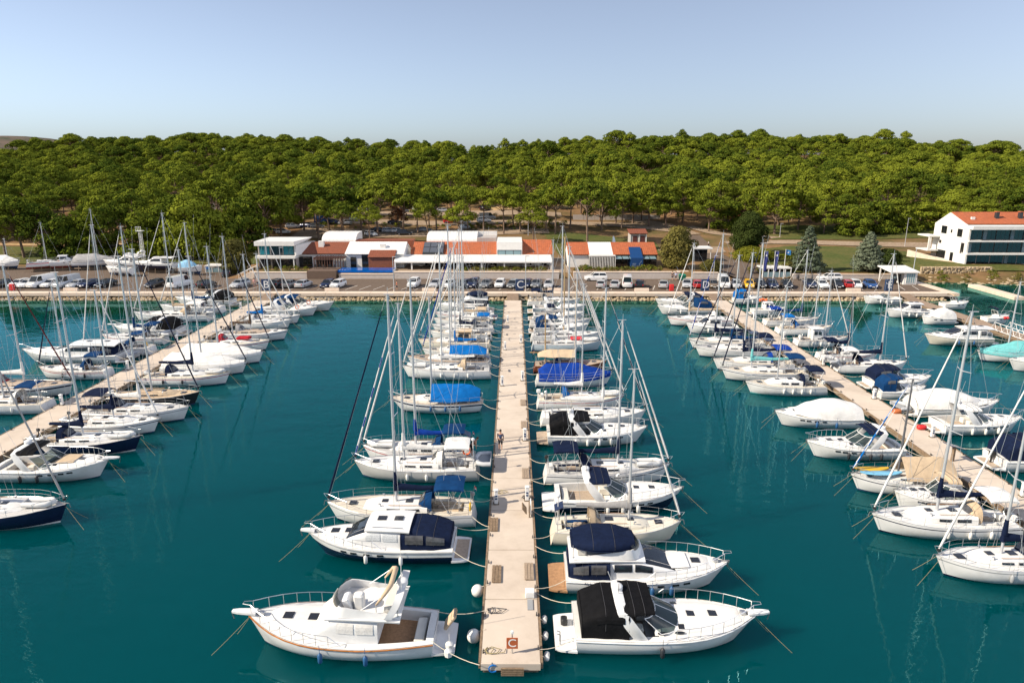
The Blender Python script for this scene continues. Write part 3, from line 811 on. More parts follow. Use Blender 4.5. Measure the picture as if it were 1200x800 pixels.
# (3) restaurant
b3 = thing('restaurant', 'long terracotta-roofed restaurant with white front canopy above the car park', 'building', (0, 0, 0))
x0, x1, e, rz_ = gable_block(b3, 483, 581.5, 298.5, 284, 148.0, 10, ZB, M_WALLW, M_TILE)
xr0, xr1, e2, rz2 = gable_block(b3, 612.5, 647, 298.5, 281.5, 148.0, 10, ZB, M_WALLW, M_TILE)
dz = on_y(597, 283.5, 148).z
MB().box(x1 + .12, xr0 - .12, 147.4, 158, ZB, dz).build('dormer_block', M_ROOFW, b3)
window(b3, x1 + .3, xr0 - .3, on_y(597, 300, 147.4).z, on_y(597, 293, 147.4).z, 147.38, M_DARKM, M_PANEL_B, 2, t=.1)
sa, sb = x_at(496, 149, 6), x_at(520, 149, 6)
MB().loft([[(sa, 147.4, e - .1), (sb, 147.4, e - .1), (sb, 147.4, e + .5), (sa, 147.4, e + .5)], [(sa, 151.5, rz_ - .5), (sb, 151.5, rz_ - .5), (sb, 151.5, rz_ + .25), (sa, 151.5, rz_ + .25)]]).build('solar_roof_frame', M_DARKM, b3)
for i in range(3):
    for j in range(2):
        u0, u1 = lerp(sa, sb, (i + .05) / 3), lerp(sa, sb, (i + .95) / 3)
        v0, v1 = (j + .06) / 2, (j + .94) / 2
        fz = lambda v: lerp(e + .53, rz_ + .28, v); fy = lambda v: lerp(147.45, 151.45, v)
        MB().add([(u0, fy(v0), fz(v0)), (u1, fy(v0), fz(v0)), (u1, fy(v1), fz(v1)), (u0, fy(v1), fz(v1))], [(0, 1, 2, 3)]).build('solar_panel', mat('grey_solar', (0.09, 0.10, 0.12), 0.25, spec=0.7), b3)
va, vb_, vz = vault(b3, 500, 559, 272, 158.2, 7, ZB, M_ROOFW)
MB().box(vb_, x_at(582, 160, 7), 158.2, 165, ZB, vz - .9).build('roof_well', M_WALLG, b3)
MB().box(vb_ + .05, x_at(582, 160, 7), 164.4, 165.0, vz - .9, vz).build('parapet', M_ROOFW, b3)
# front glazing and canopy
gx0, gx1 = x_at(486, 147.9, 4), x_at(646, 147.9, 4)
for i in range(14):
    a, b = lerp(gx0, gx1, i / 14) + .08, lerp(gx0, gx1, (i + 1) / 14) - .08
    if i in (0, 12): continue
    window(b3, a, b, ZB + .1, ZB + 2.75, 147.98, M_DARKM, M_PANE, 1)
ca, cb = x_at(462, 142.2, 5), x_at(647, 142.2, 5)
cz = on_y(555, 303.5, 142.2).z
MB().loft([[(ca, y, z - .22), (cb, y, z - .22), (cb, y, z), (ca, y, z)] for y, z in ((142.0, cz - .55), (142.3, cz - .1), (147.9, cz + .25))]).build('canopy', M_ROOFW, b3)
for i, p in enumerate((463, 482.5, 509, 537, 564.5, 591, 616, 646)):
    x = x_at(p, 142.4, 3.5)
    MB().box(x - .14, x + .14, 142.25, 142.53, ZB, cz - .3).build('post', M_WALLW, b3)
xa = x_at(612, 147, 4)
MB().box(xa, xa + 1.6, 146.8, 147.8, ZB, cz - .2).build('wall', M_WALLW, b3)
for i in range(22):
    x = lerp(gx0 + 2, gx1 - 1, i / 21) + rr.uniform(-.3, .3); y = 143.6 + (i % 2) * 1.7
    q = thing('restaurant_table', '%s pale cafe table from the left under the white restaurant canopy' % ordinal(i + 1), 'table', (x, y, ZB), 0, 'tables under the restaurant canopy')
    MB().rbox((0, 0, .74), (.8, .8, .05)).build('table_top', SEAT, q)
    MB().cyl((0, 0, .36), .05, .72, 8).build('table_leg', BLACK, q)
# low retaining walls (with gaps for stairs and the road)
M_RET = mat('retaining_wall_render', (0.52, 0.46, 0.41), 0.85, var=0.08, dirt=0.2, dirt_col=(0.3, 0.25, 0.2))
for lbl, pa_, pb_, zt_ in (('low grey wall below the glass office lawn', 294, 359.6, 2.55), ('pale low wall under the blue pool', 397, 461, 2.18), ('grey wall below the restaurant terrace and its planting', 462, 655, 2.62), ('pale wall below the slatted building and its shrubs', 672, 797, 2.62), ('short pale wall beside the kiosk stairs', 812, 842, 2.5), ('low pale wall along the lawn behind the parked cars', 930, 1052, 2.15)):
    xa, xb = x_at(pa_, 137.6, 2), x_at(pb_, 137.6, 2)
    w_ = thing('retaining_wall', lbl, 'wall', ((xa + xb) / 2, 138, 1.2))
    h = (xb - xa) / 2
    MB().box(-h, h, -.4, .55, -.3, zt_ - 1.2 - .12).build('wall', M_RET, w_)
    MB().box(-h - .03, h + .03, -.46, .6, zt_ - 1.2 - .12, zt_ - 1.2).build('coping', M_CONC, w_)
# (4) shop building with white slats and blue panel
b4 = thing('shop_building', 'low terracotta-roofed shop with white vertical slats and a blue panel', 'building', (0, 0, 0))
Yf = 146.0
x0, x1, e, rz_ = gable_block(b4, 666, 690.5, 299, 284.5, Yf, 9, ZB, M_WALLW, M_TILE)
y0, y1, _, _ = gable_block(b4, 690.9, 718, 299, 284.5, Yf, 9, ZB, M_WALLW, M_ROOFW)
z0, z1, _, _ = gable_block(b4, 718.4, 770, 299, 284.5, Yf, 9, ZB, M_DARKM, M_TILE)
for i in range(17):
    x = lerp(x_at(691, 144.6, 4), x_at(721, 144.6, 4), i / 16)
    MB().box(x - .055, x + .055, 144.5, 144.62, ZB, e - .05).build('slat', M_WALLW, b4)
MB().box(x_at(690.5, 144.6, 5), x_at(721.5, 144.6, 5), 144.45, Yf - .3, e - .04, e + .06).build('slat_beam', M_WALLW, b4)
window(b4, y0 + .1, y1 - .1, ZB + .1, e - .5, Yf - .02, M_DARKM, M_PANE, 3)
window(b4, z0 + .1, x_at(739, Yf, 4), ZB + .1, e - .9, Yf - .02, M_DARKM, M_PANE, 2)
window(b4, x_at(755, Yf, 4), z1 - .1, ZB + .1, e - .9, Yf - .02, M_DARKM, M_PANE, 2)
for i in range(6):
    a = x_at(722 + i * 8, 144.6, 5); b = x_at(729 + i * 8, 144.6, 5)
    MB().add([(a, 144.2, e - .55), (b, 144.2, e - .55), (b, Yf - .1, e - .2), (a, Yf - .1, e - .2), (a, 144.2, e - .61), (b, 144.2, e - .61), (b, Yf - .1, e - .26), (a, Yf - .1, e - .26)], [(0, 1, 2, 3), (7, 6, 5, 4), (0, 4, 5, 1), (1, 5, 6, 2), (2, 6, 7, 3), (3, 7, 4, 0)]).build('canopy_panel', M_PANEL_B, b4)
ba, bb = x_at(739.5, 143.8, 4), x_at(753.5, 143.8, 4)
MB().loft([[(ba, 143.8, ZB), (bb, 143.8, ZB), (bb, 147.8, ZB), (ba, 147.8, ZB)], [(ba, 143.8, e - .35), (bb, 143.8, e - .35), (bb, 147.8, e - .35), (ba, 147.8, e - .35)], [(ba, 143.9, e - .3), (bb, 143.9, e - .3), (bb, 147.8, e + 1.5), (ba, 147.8, e + 1.5)]]).build('blue_panel', M_BLUEP, b4)
for k in range(3):
    MB().box(ba + .35, ba + 1.1 - k * .1, 143.77, 143.79, e - 1.6 - k * .35, e - 1.5 - k * .35).build('panel_print', mat('panel_print', (.25, .32, .42), .6), b4)
MB().tube([(bb - .3, 143.78, e - 1.0), (bb - .75, 143.78, e - 1.7), (bb - .3, 143.78, e - 2.4)], .035, 4).build('panel_print', MATS['panel_print'], b4)
# (5) small shed, info kiosk, glass shelter, fuel kiosk container
def shed(lbl, px0, px1, py0, py1, Y, dep, wm, rm, zb=None):
    zt_ = on_y(px0, py0, Y).z; zb = T(x_at(px0, Y, 4), Y) if zb is None else zb
    q = thing('shed', lbl, 'shed', (0, 0, 0)); a, b = x_at(px0, Y, zt_), x_at(px1, Y, zt_)
    MB().box(a, b, Y, Y + dep, zb - .3, zt_ - .5).build('wall', wm, q)
    roof_slope(q, a - .25, b + .25, Y - .4, zt_ - .45, Y + dep + .3, zt_ + .35, rm)
    return q, a, b, zb, zt_
q, a, b, zb, zt_ = shed('small shed with brown tiled roof and two dark doors on the grass', 738.5, 758, 272, 284, 170, 3, M_WALLG, M_TILED)
for k in (0, 1): MB().box(lerp(a, b, .18 + .45 * k), lerp(a, b, .45 + .45 * k), 169.95, 170.02, zb - .2, zt_ - .9).build('door', mat('dark_red_door', (.10, .025, .02), .6), q)
for k in (0, .53, .95): MB().box(lerp(a, b, k), lerp(a, b, k) + .22, 169.9, 170.0, zb - .2, zt_ - .5).build('door_post', M_WALLW, q)
kb = px_ground(820, 306)
q = thing('info_kiosk', 'dark glazed kiosk with flat white roof at the top of the stairs', 'kiosk', kb)
MB().box(-1.6, 1.3, -1, 1.4, -.2, 2.9).build('wall', M_DARKM, q)
window(q, -1.5, 1.2, .2, 2.7, -1.02, M_DARKM, M_PANE, 2)
MB().box(-2.4, 2.2, -2, 2, 2.9, 3.2).build('roof', M_ROOFW, q)
for s in (-2.0, 1.9): MB().box(s - .06, s + .06, -1.7, -1.58, -.2, 2.9).build('post', M_WALLW, q)
q = thing('glass_shelter', 'low white-framed glass shelter behind the flagpoles', 'shelter', (0, 0, 0))
a, b = x_at(893, 139.2, 2.5), x_at(927, 139.2, 2.5); zt_ = on_y(910, 313.5, 139).z
MB().box(a, b, 138.9, 142.5, zt_ - .25, zt_).build('roof', M_ROOFW, q)
for i in range(6):
    x = lerp(a + .1, b - .1, i / 5); MB().box(x - .08, x + .08, 138.95, 139.1, 1.2, zt_ - .25).build('post', M_WALLW, q)
    if i < 5: MB().box(x + .1, lerp(a + .1, b - .1, (i + 1) / 5) - .1, 139.0, 139.04, 1.3, 2.4).build('pane', M_PANEL_B, q)
MB().box(a, b, 142.3, 142.5, 1.0, zt_ - .25).build('back_wall', M_WALLG, q)
q = thing('bus_shelter', 'low white-roofed shelter with blue poster at the edge of the boatyard', 'shelter', (0, 0, 0))
a, b = x_at(240, 146, 2.5), x_at(272, 146, 2.5); zt_ = on_y(250, 311, 146).z
MB().box(a, b, 145.8, 149, zt_ - .2, zt_).build('roof', M_ROOFW, q)
for i in range(5):
    x = lerp(a + .1, b - .1, i / 4); MB().box(x - .07, x + .07, 145.9, 146.04, 1.2, zt_ - .2).build('post', M_WALLW, q)
    if i < 4: MB().box(x + .1, lerp(a + .1, b - .1, (i + 1) / 4) - .1, 145.95, 145.99, 1.25, 2.2).build('pane', M_PANEL_B, q)
MB().box(a + .2, a + 1.0, 145.85, 145.89, 1.9, 2.7).build('poster', mat('poster_blue', (.02, .12, .4), .5), q)
MB().box(a, b, 148.8, 149, 1.0, zt_ - .2).build('back_wall', M_WALLG, q)
q = thing('fuel_kiosk', 'white container kiosk with sloped roof at the end of the quay', 'kiosk', (0, 0, 0))
a, b = x_at(1043, 131.5, 3), x_at(1073.5, 131.5, 3)
zt_ = on_y(1060, 318, 131).z
ZK = 1.2
MB().box(lerp(a, b, .5), b, 131, 135.5, ZK, zt_ - .15).build('wall', M_WALLW, q)
MB().loft([[(a - .3, y, zt_ - .1 + s), (b + .2, y, zt_ - .1 + s), (b + .2, y, zt_ + .12 + s), (a - .3, y, zt_ + .12 + s)] for y, s in ((130.6, -.15), (135.9, .35))]).build('roof', M_ROOFW, q)
MB().box(a, a + .2, 130.8, 131, ZK, zt_ - .2).build('post', M_WALLW, q); MB().box(a, a + .2, 135.2, 135.4, ZK, zt_).build('post', M_WALLW, q)
window(q, lerp(a, b, .58), lerp(a, b, .92), ZK + .3, ZK + 2.2, 130.98, M_WALLW, M_PANEL_B, 3)
for i in range(2):
    p_ = thing('fuel_pump', 'dark fuel pump under the white kiosk roof, %s one' % ('left' if i == 0 else 'right'), 'fuel pump', (a + 1.2 + i * 1.5, 132 + i * .4, ZK), 0, 'fuel pumps')
    MB().rbox((0, 0, .9), (.8, .6, 1.8), bev=.05).build('pump_body', BLACK, p_); MB().box(-.3, .3, -.33, -.302, 1.1, 1.6).build('display', M_PANEL_B, p_)
# (6) white villa on the right
v = thing('white_villa', 'white three-storey villa with orange tiled roof and dark glass balconies', 'house', (0, 0, 0))
VX, VY = 99.4, 150.0
g0 = 2.2; F1, F2 = on_y(1130, 297.5, VY).z, on_y(1130, 282.5, VY).z; F3 = on_y(1130, 267, VY).z
VW, VD = 42, 13.0
wall(v, VX, VX + VW, VY + 1.8, VY + VD, g0, F3)
wall(v, VX, VX + .35, VY + .3, VY + 1.8, g0, F3, M_WALLW, 'side_wall')
zr = F3 + 2.7
MB().loft([[(x, VY + .25, F3), (x, VY + VD, F3), (x, VY + VD * .62, zr)] for x in (VX, VX + .35)]).build('gable', M_WALLW, v)
roof_slope(v, VX + .3, VX + VW, VY + 2.2, F3 + .5, VY + VD * .62, zr, M_TILE, .45, .06)
roof_slope(v, VX + .3, VX + VW, VY + VD + .4, F3 - .1, VY + VD * .62 + .02, zr, M_TILE, .45, .06)
MB().box(VX - .1, VX + VW, VY - .9, VY + 2.4, F3 - .35, F3 + .42).build('eaves', M_WALLW, v)
for z in (F1, F2): MB().box(VX - .05, VX + VW, VY - .2, VY + 1.85, z - .22, z + .12).build('balcony_slab', M_WALLW, v)
for k, (za, zb) in enumerate(((g0 + .1, F1 - .22), (F1 + .12, F2 - .22), (F2 + .12, F3 - .4))):
    for i in range(14):
        a = VX + .5 + i * 3.0
        if a + 2.9 > VX + VW: break
        w_ = window(v, a, a + 2.85, za + .02, zb - .02, VY + 1.78 if k == 0 else VY + 1.1, M_DARKM, M_PANE, 2)
        if (i * 3 + k) % 4 == 1 or (i + k) % 5 == 0:
            Y0 = (VY + 1.78 if k == 0 else VY + 1.1) - .038
            MB().box(a + .2, a + 1.0, Y0, Y0 + .006, za + .1, zb - .1).build('curtain', mat('house_curtain', (.16, .22, .25), .5, var=.35, vscale=3), w_)
for (ya, yb, za, zb) in ((VY + 2.6, VY + 4.3, F2 + .6, F2 + 2.3), (VY + 6.2, VY + 6.7, F2 + 1.2, F2 + 1.9), (VY + 8.2, VY + 10.2, F2 + .8, F2 + 2.5), (VY + 1.3, VY + 2.4, F1 - .1, F1 + 2.2), (VY + 9.6, VY + 10.4, F1 + 1.3, F1 + 2.0), (VY + 4.6, VY + 5.7, g0 + .3, g0 + 2.2), (VY + 7.5, VY + 10.8, g0 + .5, g0 + 2.3)):
    window(v, ya, yb, za, zb, VX, M_DARKM, M_PANE, 1 if yb - ya > 1.2 else 0, side=True, t=.06)
MB().box(VX - 2.6, VX, VY + 10.2, VY + 15, F2 - .15, F2 + .15).build('porch_roof', M_WALLW, v)
MB().box(VX - 2.6, VX, VY + 10.2, VY + 15, F1 - .6, F1 - .35).build('porch_floor', M_WALLW, v)
MB().box(VX - 2.5, VX - 1.9, VY + 10.3, VY + 10.6, F1 - .35, F2 - .15).build('porch_pillar', M_WALLW, v)
for px in (1168.5, 1196):
    x = x_at(px, VY + 5, zr)
    MB().box(x - .35, x + .35, VY + 4.6, VY + 5.3, zr - 2.0, zr + .3).build('chimney', M_DARKM, v); MB().box(x - .42, x + .42, VY + 4.5, VY + 5.4, zr + .3, zr + .5).build('chimney_cap', M_TILE, v)
x = x_at(1143, VY + 4, zr); MB().box(x - .5, x + .3, VY + 4.2, VY + 4.6, F3 + 1.2, F3 + 2.0).build('roof_vent', M_WALLW, v)
MB().loft([[(VX - 6.5 + i * 1.6, VY + 11.5 - i * 1.9, g0 - .5), (VX - 6.2 + i * 1.6, VY + 11.5 - i * 1.9, g0 - .5), (VX - 6.2 + i * 1.6, VY + 11.5 - i * 1.9, g0 + 2.0 - i * .45), (VX - 6.5 + i * 1.6, VY + 11.5 - i * 1.9, g0 + 2.0 - i * .45)] for i in range(5)]).build('stair_wall', M_CONC, v)
# dry-stone wall below the villa lawn
dw = thing('dry_stone_wall', 'rough dry-stone wall along the lawn below the white villa', 'wall', (0, 0, 0))
st = MB()
wa, wb = x_at(1079, 146, 2), x_at(1160, 146, 2)
x = wa
while x < wb:
    for row in range(5):
        r = rr.uniform(.2, .32)
        c = (x + rr.uniform(-.1, .1), 145.6 + rr.uniform(-.1, .1), 1.0 + row * .33)
        st.loft([[(c[0] + r * q * rr.uniform(.85, 1.25) * math.cos(a), c[1] + r * q * math.sin(a), c[2] + r * zz) for a in [k * PI / 3 for k in range(6)]] for zz, q in ((-.7, .7), (0, 1.05), (.7, .7))])
    x += .42
o = st.build('stones', M_ROCK, dw); o['kind'] = 'stuff'
MB().box(wa, wb, 145.7, 146.2, .4, 2.5).build('wall_core', M_ROCK, dw)
for i in range(5):
    a = on_z(1150 + i * 11, 318 + (i % 2) * 2, 2.0)
# low stone ledges on the terraces of the wood edge (grey garden wall seen through the pines)
for lbl, x0_, x1_, Y_, h in (('pale garden wall half hidden behind the pines', -113, -97, 238, 2.6), ('dark barrier wall under the pines beside the upper road', 19, 47, 222, 1.6)):
    q = thing('garden_wall', lbl, 'wall', ((x0_ + x1_) / 2, Y_, T((x0_ + x1_) / 2, Y_)))
    n = 8
    for i in range(n):
        w_ = (x1_ - x0_) / n
        MB().box(-(x1_ - x0_) / 2 + i * w_ + .05, -(x1_ - x0_) / 2 + (i + 1) * w_ - .05, -.15, .15, -.8, h).build('wall_panel', M_WALLG, q)
# ------------------------------------------------------------------ boats: shared pieces
def sgnpow(c, e): return math.copysign(abs(c) ** e, c)
class Hull:
    def __init__(s, L, B, Fm=1.0, Fb=1.35, Fs=None, ws=0.8, sm=0.42, p=1.7, rake=0.7, tr=0.0, D=0.5, nm=4.0, nb=1.3, x0=0.0):
        s.L, s.B, s.Fm, s.Fb, s.Fs = L, B, Fm, Fb, Fs if Fs else Fm
        s.ws, s.sm, s.p, s.rake, s.tr, s.D, s.nm, s.nb, s.x0 = ws, sm, p, rake, tr, D, nm, nb, x0
    def half(s, u):
        if u < s.sm: k = s.ws + (1 - s.ws) * math.sin(PI / 2 * u / s.sm)
        else: k = math.cos(PI / 2 * ((u - s.sm) / (1 - s.sm)) ** s.p)
        return max(0.0, k) * s.B / 2
    def sheer(s, u):
        if u > 0.35: return s.Fm + (s.Fb - s.Fm) * ((u - 0.35) / 0.65) ** 1.7
        return s.Fm + (s.Fs - s.Fm) * ((0.35 - u) / 0.35) ** 1.5
    def X(s, u): return s.x0 + u * (s.L - s.x0)
    def u(s, x): return (x - s.x0) / (s.L - s.x0)
    def pt(s, u, q, sd):
        zs = s.sheer(u)
        z = zs * (1 - q) if q <= 1 else -s.D * (q - 1)
        v = (zs - z) / (zs + s.D)
        n = lerp(s.nm, s.nb, u ** 2.2)
        y = s.half(u) * max(0.0, 1 - v ** n)
        x = s.X(u) - s.rake * v * u ** 7 + s.tr * v * (1 - u) ** 10
        return Vector((x, sd * y, z))
    def side(s, x, q, sd, off=0.0):
        p = s.pt(min(1, max(0, s.u(x))), q, sd); p.y += sd * off
        return p
    def mesh(s, rows, mats_idx, n=20):
        us = [1 - (1 - i / (n - 1)) ** 1.25 for i in range(n)]
        rings = []
        for u in us:
            rings.append([s.pt(u, q, 1) for q in rows] + [s.pt(u, q, -1) for q in reversed(rows[:-1])])
        return MB().loft(rings, mats_idx[0], closed=False, cap0=True, cap1=False, mats=mats_idx + mats_idx[::-1])
    def rail(s, u0, u1, sd, z, inset=0.0, n=10):
        out = []
        for u in lin(u0, u1, n):
            y = max(0.0, s.half(u) - inset)
            out.append(Vector((s.X(u), sd * y, s.sheer(u) + z)))
        return out
def deck_mesh(h, rec, camber=0.07, inset=0.03, n=18):
    """deck with sunken wells; rec = [(u0, u1, t, depth)]"""
    us = set(lin(0, 1, n)); ts = set([-1, -.6, -.3, 0, .3, .6, 1]); e = .0012
    for (a, b, t, d) in rec:
        us |= {a - e, a + e, b - e, b + e}; ts |= {-t - e, -t + e, t - e, t + e}
    us = sorted(u for u in us if 0 <= u <= 1); ts = sorted(t for t in ts if -1 <= t <= 1)
    def fn(u, t):
        hb = max(0.0, h.half(u) - inset)
        z = h.sheer(u) - 0.02 + camber * (hb / (h.B / 2)) * (1 - t * t)
        for (a, b, tt, d) in rec:
            if a < u < b and abs(t) < tt: z = h.sheer(u) - d
        return (h.X(u), hb * t, z)
    return MB().grid(fn, us, ts)
def shell(x0, x1, w, hh, zb, ex=3.5):
    def f(u, a):
        x = lerp(x0, x1, u)
        return Vector((x, w(u) * sgnpow(math.cos(a), 2 / ex), zb(x) + hh(u) * abs(math.sin(a)) ** (2 / ex)))
    return f
def shell_mesh(f, nu=12, na=13, caps=True):
    us = lin(0, 1, nu); an = lin(0, PI, na)
    return MB().loft([[f(u, a) for a in an] for u in us], closed=False, cap0=caps, cap1=caps)
def canvas(f, name, m, parent, n=3, nu=13, na=15, caps=False, sag=.045, smooth=60):
    """cloth stretched over hoops: sags between them, puckers a little, seams proud along the hoops"""
    def g(u, a):
        p = f(u, a).copy(); k = math.sin(PI * n * u) ** 2
        p.z -= sag * k * math.sin(a) ** 2
        p.y *= 1 - .018 * k
        p.z += .008 * math.sin(u * 37 + a * 5) * math.sin(a * 9 + u * 11)
        return p
    us = lin(0, 1, max(nu, n * 4 + 1)); an = lin(0, PI, na)
    o = MB().loft([[g(u, a) for a in an] for u in us], closed=False, cap0=caps, cap1=caps).build(name, m, parent, smooth=smooth)
    sm = mat('canvas_seam', (.035, .035, .04), .8)
    for i in range(n + 1):
        u = min(.985, max(.015, i / n))
        MB().tube([g(u, a) + Vector((0, 0, .006)) for a in lin(.04, PI - .04, 13)], .014, 4).build('seam', m if i in (0, n) else sm, o)
    return o
def patch(f, u0, u1, a0, a1, off=0.012, nu=5, na=4, mb=None):
    mb = mb or MB()
    def g(u, a):
        p = f(u, a); e = 1e-3
        n = (f(u + e, a) - f(u - e, a)).cross(f(u, a + e) - f(u, a - e))
        if n.length < 1e-12: return p
        n.normalize()
        if n.y * p.y + n.z * 0.6 < 0: n = -n
        return p + n * off
    return mb.grid(g, lin(u0, u1, nu), lin(a0, a1, na), thick=0.008 if off > 0 else 0)
fender_mes = {}
def fender(root, p, m, r=.11, l=.55):
    k = (m.name, r)
    if k not in fender_mes:
        t = MB().tube([(0, 0, 0), (0, 0, -.05), (0, 0, -.12), (0, 0, -l + .1), (0, 0, -l + .02), (0, 0, -l)], [.02, r * .55, r, r, r * .55, .02], 8)
        t.tube([(0, 0, 0), (0, 0, .45)], .012, 4)
        fender_mes[k] = t.mesh('fender', m, 40)
    return inst('fender', fender_mes[k], root, p)
def mooring(root, a, b, sag=.25, r=.022, m=None, n=6):
    a, b = Vector(a), Vector(b)
    pts = [a.lerp(b, t) - Vector((0, 0, sag * 4 * t * (1 - t))) for t in lin(0, 1, n)]
    MB().tube(pts, r, 4).build('mooring_line', m or ROPE, root)
def flag(root, x, y, z, cols, h=1.1, s=1):
    st = MB().tube([(x, y, z), (x - .25, y, z + h)], .015, 4).build('flagstaff', STEEL, root)
    w = .45 * s
    for i, c in enumerate(cols):
        MB().grid(lambda u, v: (x - .25 - u * w * .3 + .02 * math.sin(u * 7), y + .05 * math.sin(u * 6 + v), z + h - (i + v) * .3 * s / len(cols) - u * .25), lin(0, 1, 5), [0, 1], thick=.006).build('flag', c, st)
WIRE_R = .011
def solar(root, x, y, z, m=SOLAR):
    p = MB().rbox((x, y, z), (.62, .9, .04), Matrix.Rotation(R(-25), 3, 'Y')).build('solar_panel', m, root)
    MB().tube([(x, y, z), (x + .05, y, z - 1.0)], .025, 4).build('solar_mount', STEEL, root)
def lifebuoy(root, x, y, z, m=ORANGE):
    MB().tube([(x + .3 * math.cos(a), y, z + .3 * math.sin(a)) for a in [2 * PI * k / 12 for k in range(12)]], .075, 6, closed=True).build('lifebuoy', m, root, smooth=60)
def inflatable(root, x, z, l=2.3, w=1.3, m=RUBBER, y=0, rot=0):
    d = MB()
    pts = [(x - l / 2, y - w / 2 + .2, z), (x, y - w / 2 + .18, z), (x + l * .3, y - w * .36, z + .03), (x + l * .5, y, z + .08), (x + l * .3, y + w * .36, z + .03), (x, y + w / 2 - .18, z), (x - l / 2, y + w / 2 - .2, z)]
    d.tube(pts, .19, 8)
    o = d.build('dinghy', m, root, smooth=60)
    MB().box(x - l / 2, x + l * .3, y - w / 2 + .2, y + w / 2 - .2, z - .1, z - .04).build('dinghy_floor', GREY, o)
    MB().box(x - l / 2 - .03, x - l / 2 + .05, y - w / 2 + .2, y + w / 2 - .2, z - .1, z + .17).build('dinghy_transom', GREY, o)
def outboard(root, x, y, z, m=BLACK, s=1.0):
    o = MB().rbox((x - .18 * s, y, z + .25 * s), (.5 * s, .36 * s, .5 * s), bev=.08 * s)
    o.tube([(x - .2 * s, y, z), (x - .22 * s, y, z - .75 * s)], .08 * s, 6)
    o.build('outboard_motor', m, root, smooth=40)
def radar_dome(root, x, y, z):
    MB().cyl((x, y, z), .28, .2, 12).ball((x, y, z + .1), .28, 12, 6, sc=(1, 1, .35)).build('radar_dome', GEL, root, smooth=40)
def bimini(root, x0, x1, w, z, m, rise=.16, frame=True, zlow=None, name='bimini'):
    fn = lambda u, v: (lerp(x0, x1, u), w * (v * 2 - 1), z + rise * (1 - (v * 2 - 1) ** 4) - .10 * (2 * u - 1) ** 2 + .03 * math.sin(u * PI * 3))
    o = MB().grid(fn, lin(0, 1, 9), lin(0, 1, 9), thick=.03).build(name, m, root, smooth=60)
    for yv, t in ((-w, .05), (w, .05)):
        MB().grid(lambda u, v: (lerp(x0, x1, u), yv, z - .10 * (2 * u - 1) ** 2 + .01 - v * .12), lin(0, 1, 6), [0, 1], thick=.01).build('valance', m, o)
    if frame:
        zl = zlow if zlow is not None else z - 1.6
        for u in (.05, .5, .95):
            x = lerp(x0, x1, u); xb = lerp(x0, x1, .5)
            pts = [(xb, -w * 1.02, zl)] + [Vector(fn(u, v)) - Vector((0, 0, .05)) for v in lin(0, 1, 7)] + [(xb, w * 1.02, zl)]
            MB().tube(pts, .018, 4).build('bimini_frame', STEEL, root)
    return o

